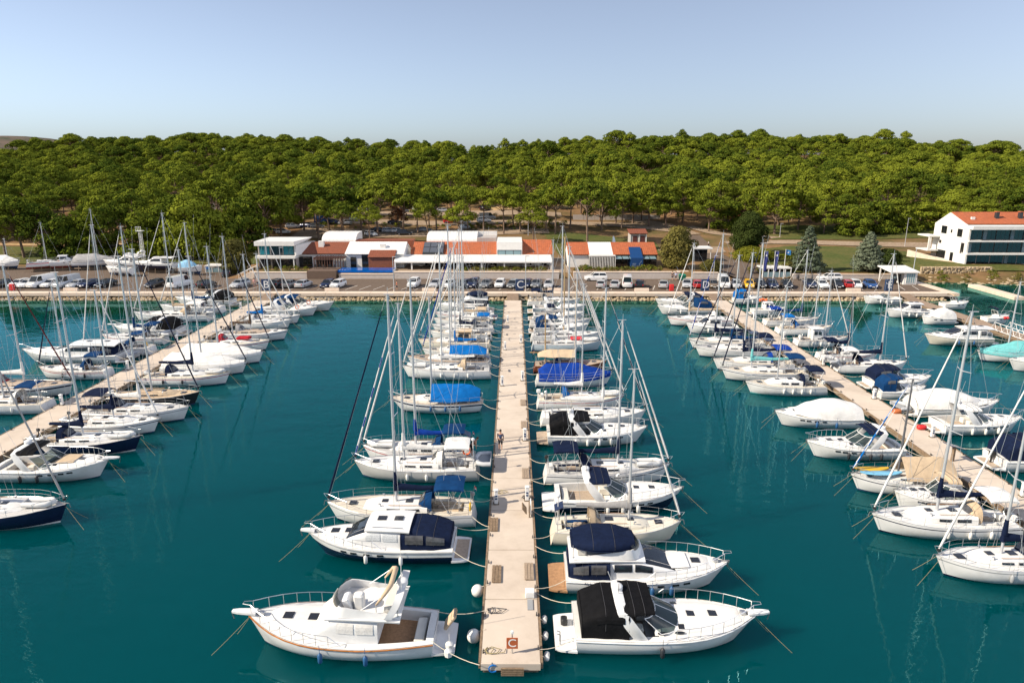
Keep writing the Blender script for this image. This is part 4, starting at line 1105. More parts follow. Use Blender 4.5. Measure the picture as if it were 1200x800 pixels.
# ------------------------------------------------------------------ sailing yacht
def sailboat(root, L, B, cs, Yc, hull=GEL, stripe=None, boot=ANTIFOUL, deckm=DECK, coach=None, cover=C_NAVY, hood=C_BLUE, bim=None, furl=C_WHITE, furl2=None,
             tent=None, tarp=None, mastx=.57, mh=None, mastm=ALU, fend=FEND_W, nf=4, dingy=0, teak=False, rail_m=None, sol=False, buoy=False, flagc=None, canoe=False, ketch=False, tent_low=.25, wheelhouse=None, far=False, gap=1.2, sail_on_boom=True, raised=False, pole=False, pole_m=None):
    """cs = +1 / -1: which local side faces the camera"""
    mh = mh or 1.28 * L
    h = Hull(L, B, .92 + L * .012, 1.18 + L * .02, .9 + L * .008, .42 if canoe else .74, .45, 1.55, .9 if not canoe else 1.4, -.35 if not canoe else .5, .45, 4.5, 1.5)
    if deckm is DECK: deckm = (DECK, DECK_W, DECK, DECK_G, DECK, DECK_W)[int(L * 31) % 6]; coach = coach or DECK
    idx = [0, 0, 0, 0, 0, 0, 1, 1]; rows = [0, .13, .19, .27, .45, .66, .9, 1.12, 2.0]
    mats = [hull, boot, hull]
    if stripe:
        idx[1] = 2; mats[2] = stripe[0] if isinstance(stripe, tuple) else stripe
        if not isinstance(stripe, tuple): idx[2] = 2
    h.mesh(rows, idx, 16 if far else 22).build('hull', mats, root, smooth=50)
    ck = (.06, .30, .52, .42)
    deck_mesh(h, [ck], n=12 if far else 18).build('deck', deckm, root, smooth=30)
    for sd in (-1, 1):
        MB().tube(h.rail(0.0, .985, sd, .012, .02, 14), .022, 4).build('toe_rail', rail_m or (TEAK if teak else ALU), root)
    if teak or not far:
        MB().grid(lambda u, v: (lerp(h.X(ck[0] + .01), h.X(ck[1] - .01), u), (h.half(lerp(ck[0], ck[1], u)) * .5) * (2 * v - 1), h.sheer(.2) - .40), [0, 1], [0, 1]).build('cockpit_sole', TEAK_PALE, root)
    for sd in (-1, 1):
        y0 = h.half(.18) * .52
        MB().rbox((h.X(.18), sd * (y0 - .2), h.sheer(.18) - .22), (L * .2, .36, .34), bev=.03).build('cockpit_seat', deckm, root)
        ck_ = int(L * 71) % 4
        if ck_ and not tarp: MB().rbox((h.X(.18), sd * (y0 - .2), h.sheer(.18) - .02), (L * .18, .34, .07), bev=.02).build('cushion', (None, C_NAVY, C_TAN, C_BLUE)[ck_], root)
    # coachroof
    cx0, cx1 = h.X(.30), h.X(.74)
    ch = (.42 if not raised else .62)
    w = lambda u: min(h.half(lerp(.30, .74, u)) * .66, B * .32) * (1 - .25 * u ** 3) + .001
    hh = lambda u: ch * (min(1, (1 - u) * 4.0) ** .6) * (1 - .35 * u) + .02
    f = shell(cx0, cx1, w, hh, lambda x: h.sheer(h.u(x)) + .02, 4.0)
    shell_mesh(f, 12).build('coachroof', coach or deckm, root, smooth=50)
    for sd in (0, 1):
        for (u0, u1) in ((.12, .34), (.42, .62)):
            a0, a1 = (.10, .42) if sd == 0 else (PI - .42, PI - .10)
            patch(f, u0, u1, a0, a1, .014, 4, 3).build('window', GLASS_D, root)
    for u, s_ in ((.30, .5), (.68, .42)):
        x = lerp(cx0, cx1, u); z = f(u, PI / 2).z
        MB().rbox((x, 0, z + .01), (s_, s_, .06), bev=.015).build('hatch', HATCH, root)
    MB().rbox((h.X(.82), 0, h.sheer(.82) + .06), (.5, .5, .07), bev=.015).build('hatch', HATCH, root)
    MB().rbox((cx0 - .02, 0, h.sheer(.3) + .14), (.05, .6, .62)).build('companionway', mat('companion_board', (.12, .07, .04), .6), root)
    # mast, boom, rigging
    mx = mastx * L; zb_ = f(min(1, max(0, (mx - cx0) / (cx1 - cx0))), PI / 2).z if cx0 < mx < cx1 else h.sheer(h.u(mx)) + .05
    top = h.sheer(.5) + mh
    r0 = .095 if L > 9 else .078
    mast = MB().tube([(mx, 0, zb_ - .05), (mx - .02, 0, lerp(zb_, top, .5)), (mx - .05, 0, top)], [r0, r0, r0 * .8], 8).build('mast', mastm, root, smooth=60)
    MB().tube([(mx - .45, 0, top + .02), (mx + .2, 0, top + .03)], .03, 4).tube([(mx - .05, 0, top), (mx - .05, 0, top + .5)], .012, 4).build('masthead', mastm, mast)
    sy = h.half(h.u(mx)) * .8
    for k, fr in enumerate((.42, .72) if mh > 11 else (.55,)):
        z = lerp(zb_, top, fr)
        for sd in (-1, 1):
            MB().tube([(mx, 0, z), (mx - .18, sd * sy * (.78 - .2 * k), z + .06)], [.035, .025], 5).build('spreader', mastm, mast)
    bz = zb_ + (.95 if not raised else 1.1); bl = mx - .16 * L
    if sail_on_boom:
        boom = MB().tube([(mx - .1, 0, bz), (mx - bl, 0, bz + .12)], [.075, .065], 6).build('boom', mastm, root, smooth=60)
        if cover and not tent:
            rg = []
            for t in lin(0, 1, 9):
                x = lerp(mx + .12, mx - bl + .1, t); hgt = lerp(.62, .17, t ** .45); wd = lerp(.17, .1, t)
                sag = .03 * math.sin(t * 9)
                z0 = bz - .1 + .12 * t
                rg.append([(x, wd * math.cos(a) * (1 - .45 * max(0, math.sin(a))), z0 + (hgt if math.sin(a) > 0 else .1) * math.sin(a) + sag) for a in [2 * PI * k / 8 for k in range(8)]])
            MB().loft(rg).build('sail_cover', cover, boom, smooth=60)
            MB().tube([(mx + .02, 0, bz + .3), (mx + .02, 0, bz + 1.25)], [.17, .11], 7).build('sail_cover', cover, boom, smooth=60)
        MB().tube([(mx - bl + .4, 0, bz + .1), (h.X(.05), 0, top - .1)], WIRE_R, 4).build('topping_lift', WIRE, root)
        MB().tube([(mx - bl * .72, 0, bz + .05), (mx - bl * .72 - .1, 0, h.sheer(.2) + .1)], .02, 4).build('mainsheet', ROPE, root)
    bow = Vector((L - .12, 0, h.sheer(1) + .1)); mt = Vector((mx + .05, 0, top - .05))
    if furl:
        a, b = bow + Vector((0, 0, .35)), bow.lerp(mt, .93)
        fm = [furl, furl2 or furl]
        fo = MB(); pts = [a.lerp(b, t) for t in lin(0, 1, 15)]
        rr_ = [.05] + [lerp(.072, .042, t) for t in lin(0, 1, 13)] + [.03]
        fo.tube(pts, rr_, 7)
        if furl2:
            for i in range(len(fo.m)):
                if ((i // 7) + (i % 7)) % 3 == 0: fo.m[i] = 1
        fo.build('furled_genoa', fm, root, smooth=60)
        MB().cyl(tuple(a - Vector((.02, 0, .1))), .1, .14, 8).build('furler_drum', BLACK, root)
    MB().tube([bow, mt], WIRE_R, 4).build('forestay', WIRE, root)
    for sd in (-1, 1):
        ch_ = (mx - .1, sd * (h.half(h.u(mx)) - .05), h.sheer(h.u(mx)))
        k = lerp(zb_, top, .42 if mh > 11 else .55)
        MB().tube([ch_, (mx - .18, sd * sy * .78, k + .06), (mx - .16, sd * sy * .58, lerp(zb_, top, .72)), (mx, 0, top - .1)] if mh > 11 else [ch_, (mx - .18, sd * sy * .78, k + .06), (mx, 0, top - .1)], WIRE_R, 4).build('shroud', WIRE, root)
        MB().tube([(mx - .5, sd * (h.half(h.u(mx)) - .06), h.sheer(h.u(mx))), (mx, 0, k)], WIRE_R, 4).build('lower_shroud', WIRE, root)
    MB().tube([(.15, 0, h.sheer(0) + .05), (mx - .1, 0, top)], WIRE_R, 4).build('backstay', WIRE, root)
    if ketch:
        zx = .14 * L
        m2 = MB().tube([(zx, 0, h.sheer(.14)), (zx - .05, 0, h.sheer(.14) + mh * .62)], [.08, .06], 8).build('mizzen_mast', mastm, root, smooth=60)
        MB().tube([(zx - .05, 0, 2.3), (zx - .22 * L, 0, 2.35)], .06, 6).build('mizzen_boom', mastm, m2)
    # pulpit, pushpit, lifelines
    pr = [h.rail(.86, 1.0, 1, 0, .04, 5)[0] + Vector((0, 0, .6))]
    path = [p + Vector((0, 0, .6)) for p in h.rail(.84, .985, 1, 0, .05, 6)] + [Vector((L + .18, 0, h.sheer(1) + .62))] + [p + Vector((0, 0, .6)) for p in reversed(h.rail(.84, .985, -1, 0, .05, 6))]
    pu = MB().tube(path, .018 if not far else .024, 4)
    for u in (.84, .93):
        for sd in (-1, 1):
            p = h.rail(u, u + .001, sd, 0, .05, 2)[0]; pu.tube([p, p + Vector((0, 0, .6))], .016, 4)
    pu.tube([Vector((L - .2, 0, h.sheer(1))), Vector((L + .18, 0, h.sheer(1) + .62))], .016, 4)
    pu.build('pulpit', STEEL, root)
    path = [p + Vector((0, 0, .62)) for p in reversed(h.rail(.01, .14, 1, 0, .06, 4))] + [p + Vector((0, 0, .62)) for p in h.rail(.01, .14, -1, 0, .06, 4)]
    pu = MB().tube(path, .018 if not far else .024, 4)
    for u in (.02, .14):
        for sd in (-1, 1):
            p = h.rail(u, u + .001, sd, 0, .06, 2)[0]; pu.tube([p, p + Vector((0, 0, .62))], .016, 4)
    pu.build('pushpit', STEEL, root)
    for sd in (-1, 1):
        ll = MB()
        for z in (.3, .6): ll.tube([p + Vector((0, 0, z)) for p in h.rail(.14, .84, sd, 0, .05, 9)], .009 if not far else .014, 3)
        ll.build('lifeline', WIRE, root)
        if not far:
            for u in (.28, .42, .56, .70):
                p = h.rail(u, u + .001, sd, 0, .05, 2)[0]
                MB().tube([p, p + Vector((0, 0, .61))], .013, 4).build('stanchion', STEEL, root)
    # canvas
    sh = h.sheer(.3)
    if hood:
        f2 = shell(h.X(.27), h.X(.37), lambda u: h.half(.3) * .60 * (1 - .25 * u * u) + .01, lambda u: 1.05 * math.cos(u * PI / 2 * .96) ** .55 + .02, lambda x: sh + .1, 3.0)
        o = canvas(f2, 'sprayhood', hood, root, 2, sag=.03)
        patch(f2, .55, .9, .9, PI - .9, .01, 3, 6).build('sprayhood_window', VINYL, o)
    if bim: bimini(root, h.X(.05), h.X(.25), h.half(.15) * .82, h.sheer(.15) + 1.85, bim, zlow=h.sheer(.15) + .05)
    if tent:
        zt_ = bz + .35; x0_, x1_ = h.X(.03), mx - .05
        def tf_(u, v):
            x = lerp(x0_, x1_, u); yw_ = (h.half(h.u(x)) - .05) * (2 * v - 1)
            k = abs(2 * v - 1); rid = zt_ - (.5 * max(0, .22 - u) / .22) + .02 * math.sin(u * 20)
            low = h.sheer(h.u(x)) + tent_low + .04 * math.sin(u * 13 + v * 3)
            return (x, yw_, lerp(rid, low, k ** 1.15) + .05 * math.sin(u * 22) * k * (1 - k) * 2)
        MB().grid(tf_, lin(0, 1, 16), lin(0, 1, 13), thick=.02).build('boom_tent', tent, root, smooth=60)
    if tarp:
        def cf_(u, v):
            x = lerp(.1, L - .25, u); hb = h.half(h.u(x)) + .02
            k = abs(2 * v - 1); rid = h.sheer(h.u(x)) + lerp(1.5, .32, sstep(.5, 1, u)) * (.55 + .45 * sstep(0, .12, u)) + .05 * math.sin(u * 17)
            if k > .82: return (x, hb * math.copysign(1.0, v - .5) + 0, lerp(h.sheer(h.u(x)) + .05, h.sheer(h.u(x)) - .28, (k - .82) / .18))
            kk = k / .82
            return (x, hb * math.copysign(kk, v - .5), lerp(rid, h.sheer(h.u(x)) + .05, kk ** 1.25) + .04 * math.sin(u * 25 + kk * 4) * (1 - kk))
        MB().grid(cf_, lin(0, 1, 20), lin(0, 1, 17), thick=.015).build('winter_cover', tarp, root, smooth=60)
    if wheelhouse:
        wx0, wx1 = h.X(.26), h.X(.46)
        f3 = shell(wx0, wx1, lambda u: h.half(.36) * .62 * (1 - .12 * u), lambda u: 1.45 * (1 if u < .75 else 1 - 1.0 * (u - .75)) , lambda x: sh, 6)
        o = shell_mesh(f3, 8).build('wheelhouse', wheelhouse, root, smooth=45)
        for sd in (0, 1):
            for (u0, u1) in ((.12, .45), (.52, .85)):
                a0, a1 = (.12, .60) if sd == 0 else (PI - .60, PI - .12)
                patch(f3, u0, u1, a0, a1, .014, 3, 4).build('window', GLASS_D, o)
        MB().rbox((lerp(wx0, wx1, .45), 0, sh + 1.52), ((wx1 - wx0) * 1.12, h.half(.36) * 1.36, .08), bev=.03).build('wheelhouse_roof', wheelhouse, o)
    if not tent and not tarp:
        wx = h.X(.10); zc = h.sheer(.1) + .35
        MB().tube([(wx - .1, .48 * math.cos(a), zc + .48 * math.sin(a)) for a in [2 * PI * k / 14 for k in range(14)]], .02, 4, closed=True).tube([(wx, 0, h.sheer(.1) - .4), (wx - .05, 0, zc)], .07, 6).build('steering_wheel', STEEL, root)
    for sd in (-1, 1):
        for u in (.16, .27):
            MB().cyl((h.X(u), sd * h.half(u) * .66, h.sheer(u) + .10), .085, .16, 8, r2=.065).build('winch', STEEL, root)
        if not tarp and not far:
            gr = []
            for u in lin(.1, .6, 6): gr.append(f(u, PI / 2 - sd * .62) + Vector((0, 0, .09)))
            MB().tube(gr, .02, 4).build('grab_rail', TEAK, root)
            p = f(.72, PI / 2 - sd * .7); MB().tube([p, p + Vector((0, 0, .16)), p + Vector((.13, 0, .18))], .05, 6).build('dorade_vent', STEEL, root)
    if not tent and not tarp:
        kx = int(L * 97) % 4
        if kx in (0, 2): outboard(root, .12, -cs * h.half(.02) * .55, h.sheer(0) + .55, (GREY, BLACK)[kx // 2], .55)
        if kx in (1, 2): MB().rbox((h.X(.035), cs * h.half(.03) * .5, h.sheer(0) + .48), (.28, .62, .38), bev=.05).build('liferaft', FEND_W, root)
        if kx == 3:
            wp = MB().tube([(.2, cs * .7, h.sheer(0)), (.2, cs * .7, h.sheer(0) + 2.4)], .03, 5)
            wp.ball((.2, cs * .7, h.sheer(0) + 2.45), .14, 8, 6); wp.build('wind_generator', GEL, root)
        MB().rbox((h.X(.2), 0, h.sheer(.2) - .12), (.8, .3, .5), bev=.04).build('cockpit_table', TEAK_PALE, root)
        pts = [(h.X(.26) + .25 * math.cos(k_ * 1.9), .3 * cs + .25 * math.sin(k_ * 2.3), h.sheer(.2) - .36) for k_ in range(10)]
        MB().tube(pts, .02, 4).build('rope_tail', (ROPE, C_ROYAL, C_RED)[int(L * 53) % 3], root)
    if dingy == 1: inflatable(root, h.X(.83), h.sheer(.8) + .28, 2.0, 1.1, mat('dinghy_white', (.66, .66, .64), .6))
    if dingy == 2: inflatable(root, -.55, h.sheer(0) + .5, 1.2, 2.4, RUBBER)
    if sol: solar(root, .25, cs * h.half(0) * .6, h.sheer(0) + 1.7, SOLAR)
    if buoy: lifebuoy(root, .3, cs * (h.half(0) + .02), h.sheer(0) + .35)
    if flagc: flag(root, .1, -cs * .3, h.sheer(0) + .4, flagc)
    if nf:
        for i in range(nf):
            u = lerp(.16, .62, (i + .5) / nf); p = h.side(h.X(u), .18, cs, .10)
            fender(root, (p.x, p.y, h.sheer(u) - .12), fend)
        for i in range(2):
            u = .25 + .3 * i; p = h.side(h.X(u), .18, -cs, .10); fender(root, (p.x, p.y, h.sheer(u) - .12), fend)
    MB().tube([(L - .5, 0, h.sheer(1) + .1), (L + .15, 0, h.sheer(1) + .06), (L + .22, 0, h.sheer(1) - .25)], .03, 5).build('anchor', GALV, root)
    lines(root, h, L, cs, gap)
    return h
def lines(root, h, L, cs, gap, x0=0.0):
    if gap is None: return
    for sd, k in ((1, .3), (-1, -.5)):
        mooring(root, (x0 + .1, sd * h.half(0) * .85, h.sheer(0) + .02), (-gap - .05, sd * (h.half(0) * .85 + 1.0 + k), .80), .18)
    mooring(root, (L - .3, .12, h.sheer(1)), (L + 1.7, 1.1 * cs, -.1), .04, .010, ROPE_Y)
    mooring(root, (L - .3, -.12, h.sheer(1)), (L + 1.0, -.6 * cs, -.1), .04, .010, ROPE_Y)

# ------------------------------------------------------------------ motor yachts
def motorboat(root, L, B, cs, Yc, style='express', hull=GEL, band=None, boot=ANTIFOUL, deckm=DECK, canvas_m=C_NAVY, top=None, platform=True, plat_m=None, fend=FEND_W, nf=3, rail=True, arch=True, far=False, gap=1.2, camper=True, hw=True, seatcover=None, flagc=None, tarp=None, ob=0, roofm=None, curtain=False, pad=None, buoy=None, hard_top=False, sprit=0, dingy=0, Fm=None, Fb=None, band_row=2, cockpit_m=None, rimrail=None):
    Fm = Fm or (.95 + L * .018); Fb = Fb or Fm + .25 + L * .015
    px = .09 * L if platform else 0.0
    h = Hull(L - sprit, B, Fm, Fb, Fm * .98, .90, .38, 1.75, L * .13, .12, .5, 3.2, 1.15, px)
    if style == 'trawler': h = Hull(L - sprit, B, Fm * .95, Fb, Fm * .98, .74, .40, 1.8, L * .09, .1, .5, 3.4, 1.25, px)
    rows = [0, .09, .2, .34, .48, .66, .84, .95, 1.12, 2.0]; idx = [0] * 7 + [1, 1]
    mats = [hull, boot, band or hull]
    if band:
        for r_ in (range(3, 7) if band_row == 2 else (1, 2)): idx[r_] = 2
    h.mesh(rows, idx, 16 if far else 22).build('hull', mats, root, smooth=50)
    for sd in (-1, 1):
        MB().tube(h.rail(0.0, .985, sd, -.06, -.02, 14), .035, 5).build('rub_rail', rimrail or (GREY if band else GEL), root)
    if platform:
        MB().grid(lambda u, v: (u * (px + .1), (h.half(0) * (.82 + .14 * u ** .5)) * (2 * v - 1), .42), lin(0, 1, 5), lin(0, 1, 7), thick=.12).build('swim_platform', plat_m or GEL, root, smooth=40)
        MB().box(.1, px - .05, -h.half(0) * .7, h.half(0) * .7, .425, .44).build('platform_tread', plat_m or TEAK_PALE, root)
    ck0, ck1 = (.04, .44) if style != 'open' else (.05, .62)
    deck_mesh(h, [(ck0, ck1, .80, .55)], .16, .04, 14 if far else 20).build('deck', deckm, root, smooth=30)
    sole = h.sheer(.2) - .545
    MB().grid(lambda u, v: (lerp(h.X(ck0 + .01), h.X(ck1 - .01), u), h.half(lerp(ck0, ck1, u)) * .76 * (2 * v - 1), sole + .006), lin(0, 1, 4), [0, 1]).build('cockpit_sole', cockpit_m or TEAK_PALE, root)
    if not far or style in ('open',):
        MB().rbox((h.X(.08), 0, sole + .22), (.5, h.half(.1) * 1.2, .42), bev=.04).build('stern_seat', SEAT, root)
        MB().rbox((h.X(.34), cs * h.half(.3) * .4, sole + .35), (.5, .5, .7), bev=.05).build('helm_seat', SEAT, root)
        MB().rbox((h.X(.40), -cs * h.half(.3) * .45, sole + .3), (.9, .55, .5), bev=.05).build('companion_seat', SEAT, root)
    z0 = h.sheer(.45)
    if style in ('express', 'covered', 'open'):
        fx0, fx1 = h.X(.42), h.X(.90)
        w = lambda u: h.half(lerp(.42, .90, u)) * .74 + .001
        hh = lambda u: .34 * (1 - u) ** .55 * min(1, .4 + u * 6) + .02
        fd = shell(fx0, fx1, w, hh, lambda x: h.sheer(h.u(x)) + .03, 2.6)
        shell_mesh(fd, 12).build('foredeck', deckm, root, smooth=60)
        for u, s_ in ((.45, .42), (.70, .45)):
            if far and u < .5: continue
            p = fd(u, PI / 2)
            MB().rbox((p.x, 0, p.z), (s_, s_, .05), Matrix.Rotation(R(6), 3, 'Y'), bev=.012).build('hatch', HATCH, root)
        if not far:
            for sd in (1, -1):
                p = fd(.3, PI / 2 - sd * .75); MB().rbox(tuple(p), (.3, .3, .04), Matrix.Rotation(-sd * .25, 3, 'X'), bev=.01).build('hatch', HATCH, root)
        if pad: patch(fd, .18, .62, .9, PI - .9, .06, 5, 8).build('sun_pad', pad, root, smooth=40)
    if style in ('express', 'open') and not tarp:
        # wrap-round windscreen
        wx, wr, wy = h.X(.42), L * .19, h.half(.45) * .80
        zl = z0 + .16
        lo = lambda a: Vector((wx + wr * math.cos(a) ** .8 * .75, wy * math.sin(a), zl + .12 * math.cos(a)))
        up = lambda a: Vector((wx - .12 * L * .55 + wr * math.cos(a) ** .8 * .42, wy * .86 * math.sin(a), zl + (.78 if style == 'express' else .5)))
        an = lin(-1.45, 1.45, 13)
        ws = MB().grid(lambda a, v: lo(a).lerp(up(a), v), an, lin(0, 1, 4)).build('windscreen', SCREEN, root, smooth=60)
        fr = MB().tube([up(a) for a in an], .028, 5).tube([lo(a) for a in an], .025, 4)
        for a in (-1.45, -.75, 0, .75, 1.45): fr.tube([lo(a), up(a)], .022, 4)
        fr.build('windscreen_frame', GEL if style == 'express' else STEEL, ws)
        zt_ = zl + .86
        if arch:
            ax = h.X(.25)
            ar = MB(); pts = [(ax + .9, -1, 0), (ax + .35, -.98, .75), (ax - .05, -.88, 1.35), (ax - .12, -.45, 1.5), (ax - .12, .45, 1.5), (ax - .05, .88, 1.35), (ax + .35, .98, .75), (ax + .9, 1, 0)]
            hw_ = h.half(.22) * .93
            rg = []
            for x, y, z in pts:
                wd = .34 if z < 1 else .26
                rg.append([(x - wd, y * hw_, z + z0 - .05), (x, y * hw_ * 1.02, z + z0 + .03), (x + wd, y * hw_, z + z0 - .03), (x, y * hw_ * .96, z + z0 - .09)])
            ao = ar.loft(rg).build('radar_arch', GEL, root, smooth=40)
            MB().tube([(ax - .1, 0, z0 + 1.5), (ax - .1, 0, z0 + 2.1)], .02, 4).build('light_mast', STEEL, ao)
            if not far: radar_dome(ao, ax - .1, .45, z0 + 1.58)
            MB().tube([(ax - .1, cs * .7, z0 + 1.45), (ax - .8, cs * .75, z0 + 3.3)], .012, 4).build('antenna', WHITE, ao)
        if top:   # bimini over the helm reaching to the windscreen
            f4 = shell(h.X(.25), wx - .005 * L, lambda u: h.half(.3) * .84 * (1 - .12 * u * u), lambda u: .30 * math.sin(lerp(.85, 2.5, u)) + .02, lambda x: z0 + 1.22, 3)
            canvas(f4, 'canvas_top', top, root, 3)
        if camper:   # tall canvas enclosure over the cockpit
            f5 = shell(h.X(.03), h.X(.28), lambda u: h.half(.12) * lerp(.86, .95, u), lambda u: lerp(.95, 1.5, min(1, u * 2.2) ** .7), lambda x: h.sheer(h.u(x)) - .02, 5.5)
            o = canvas(f5, 'cockpit_canopy', canvas_m, root, 2, caps=True, smooth=40)
            for sd in (0, 1):
                a0, a1 = (.25, .62) if sd == 0 else (PI - .62, PI - .25)
                patch(f5, .3, .9, a0, a1, .012, 4, 3).build('canopy_window', VINYL if canvas_m is not C_BLACK else canvas_m, o)
            if far or top is None: pass
    if style == 'covered' or tarp:
        tm_ = tarp or C_WHITE
        def cv(u, v):
            uu = lerp(.0, .80, u); x = h.X(uu); hb = h.half(uu) * lerp(1.0, .86, sstep(.6, 1, u)) + .03; k = abs(2 * v - 1)
            rid = h.sheer(uu) + 1.45 * math.sin(PI * min(1, (u * .82 + .16))) ** .8 * (1 - .25 * sstep(.55, 1, u)) + .04 * math.sin(u * 19)
            low = h.sheer(uu) + lerp(-.12, .10, sstep(.4, 1, u))
            kk = k ** 2.6
            return (x, math.copysign(hb * (k ** .8), v - .5), lerp(rid, low, kk) + .035 * math.sin(u * 23 + k * 5))
        o = MB().grid(cv, lin(0, 1, 22), lin(0, 1, 17), thick=.015).build('tarpaulin', tm_, root, smooth=60)
        MB().tube([Vector(cv(u, .002)) for u in lin(0, 1, 16)], .02, 4).tube([Vector(cv(u, .998)) for u in lin(0, 1, 16)], .02, 4).build('tarpaulin_hem', ROPE, o)
        MB().grid(lambda u, v: (h.X(0) - .01 + 0 * u, lerp(-h.half(0), h.half(0), v), lerp(h.sheer(0) - .1, Vector(cv(0, v)).z, u)), lin(0, 1, 3), lin(0, 1, 9), thick=.01).build('tarpaulin_back', tm_, o)
    if style in ('cabin', 'fly', 'trawler', 'hardtop'):
        a_, b_ = {'cabin': (.34, .74), 'fly': (.26, .70), 'trawler': (.28, .64), 'hardtop': (.24, .70)}[style]
        # long low trunk ahead of the house
        tx0, tx1 = h.X(b_ - .12), h.X(.88)
        ft = shell(tx0, tx1, lambda u: h.half(lerp(b_ - .12, .88, u)) * .72 + .001, lambda u: .36 * (1 - u) ** .5 + .02, lambda x: h.sheer(h.u(x)) + .03, 3)
        shell_mesh(ft, 12).build('foredeck', deckm, root, smooth=60)
        for u in (.35, .72):
            p = ft(u, PI / 2); MB().rbox((p.x, 0, p.z + .01), (.5, .5, .06), bev=.012).build('hatch', HATCH, root)
        if pad: patch(ft, .12, .55, .85, PI - .85, .07, 5, 8).build('sun_pad', pad, root, smooth=40)
        hx0, hx1 = h.X(a_), h.X(b_)
        hgt = {'cabin': 1.15, 'fly': 1.08, 'trawler': 1.32, 'hardtop': 1.2}[style]
        rk = {'cabin': .5, 'fly': .62, 'trawler': .35, 'hardtop': .62}[style]
        wf = lambda u: h.half(lerp(a_, b_, u)) * .80 * (1 - .10 * u)
        hf = lambda u: hgt * min(1.0, ((1 - u) / rk) ** .75 + .02) * (1 if u > .02 else .98)
        fh_ = shell(hx0, hx1, wf, hf, lambda x: h.sheer(h.u(x)) + .0, 5.0)
        house = shell_mesh(fh_, 16, 17).build('deckhouse', roofm or GEL, root, smooth=45)
        ww = CURTAIN if curtain else GLASS_D
        for sd in (0, 1):
            segs = ((.06, .30), (.34, .58)) if not far else ((.06, .55),)
            for (u0, u1) in segs:
                lo_, hi_ = (.12, .62)
                a0, a1 = (lo_, hi_) if sd == 0 else (PI - hi_, PI - lo_)
                patch(fh_, u0, u1, a0, a1, .014, 4, 4).build('side_window', C_WHITE if seatcover else ww, house)
        ul = 1 - rk * .92
        for (q0, q1) in ((.86, 1.28), (1.34, PI - 1.34), (PI - 1.28, PI - .86)):
            patch(fh_, ul + .06, .95, q0, q1, .016, 5, 4).build('front_window', C_WHITE if seatcover else GLASS_D, house)
        zr_ = h.sheer(.45) + hgt
        # roof overhang / flybridge
        rx0 = h.X(a_) - (.22 * L if style in ('fly', 'hardtop') else (.10 * L if style == 'trawler' else .05 * L)); rx1 = lerp(hx0, hx1, 1 - rk + .10)
        rw = h.half(a_ + .1) * .80
        fn = lambda u, v: (lerp(rx0, rx1, u), rw * (1 - .12 * u * u) * (2 * v - 1), zr_ + .03 + .15 * (1 - (2 * v - 1) ** 2) - .06 * (2 * u - 1) ** 2)
        roof = MB().grid(fn, lin(0, 1, 9), lin(0, 1, 9), thick=.09).build('cabin_roof', roofm or GEL, root, smooth=45)
        if style in ('cabin', 'hardtop'):
            for k_ in (.30, .68):
                q_ = Vector(fn(k_, .5)); MB().rbox((q_.x, 0, q_.z + .02), (.55, .5, .06), bev=.015).build('roof_hatch', HATCH, roof)
            MB().tube([(lerp(rx0, rx1, .15), rw * .8, zr_ + .13), (lerp(rx0, rx1, .85), rw * .72, zr_ + .13)], .02, 4).build('roof_rail', STEEL, roof)
        if style in ('fly', 'trawler'):
            bx0, bx1 = (lerp(rx0, rx1, .05) if style == 'fly' else h.X(a_) - .09 * L), rx1 - .05
            co = []
            for k in lin(0, 1, 15):
                an = lerp(-PI * .5, PI * .5, k); cxx = bx1 - .75
                if k < .25: p = (lerp(bx0, cxx, k / .25), -rw * .9)
                elif k > .75: p = (lerp(cxx, bx0, (k - .75) / .25), rw * .9)
                else:
                    aa = lerp(-PI / 2, PI / 2, (k - .25) / .5); p = (cxx + .7 * math.cos(aa), rw * .9 * math.sin(aa))
                co.append(p)
            hq = lambda k: (.42 if style == 'trawler' else .45) * sstep(0, .3, k) * sstep(0, .3, 1 - k) + .12
            MB().grid(lambda k, v: (interp([(i / 14, c[0]) for i, c in enumerate(co)], k) - .2 * v, interp([(i / 14, c[1]) for i, c in enumerate(co)], k) * (1 - .06 * v), zr_ + .06 + hq(k) * v), lin(0, 1, 29), lin(0, 1, 3), thick=.05).build('flybridge_coaming', GEL, root, smooth=50)
            MB().rbox((bx0 + .5, 0, zr_ + .32), (.55, rw * 1.3, .45), bev=.06).build('flybridge_seat', SEAT, root)
            MB().rbox((bx1 - 1.55, cs * rw * .35, zr_ + .5), (.5, .5, .85), bev=.08).build('helm_seat', C_WHITE, root)
            MB().rbox((bx1 - 1.0, cs * rw * .35, zr_ + .45), (.35, .7, .7), Matrix.Rotation(R(20), 3, 'Y'), bev=.05).build('helm_console', GEL, root)
            MB().grid(lambda a, v: Vector((bx1 - .78 + .62 * math.cos(a) - .25 * v, rw * .80 * math.sin(a), zr_ + (.52 if style == 'trawler' else .54) + .30 * v)), lin(-1.2, 1.2, 9), lin(0, 1, 3)).build('flybridge_screen', CLEARPANE, root, smooth=60)
            MB().tube([(bx0, rw * .86 * s_, zr_ + .75 * k_) for s_, k_ in ((-1, .1), (-1, 1), (0, 1.0), (1, 1), (1, .1))], .022, 5).build('flybridge_rail', STEEL, root)
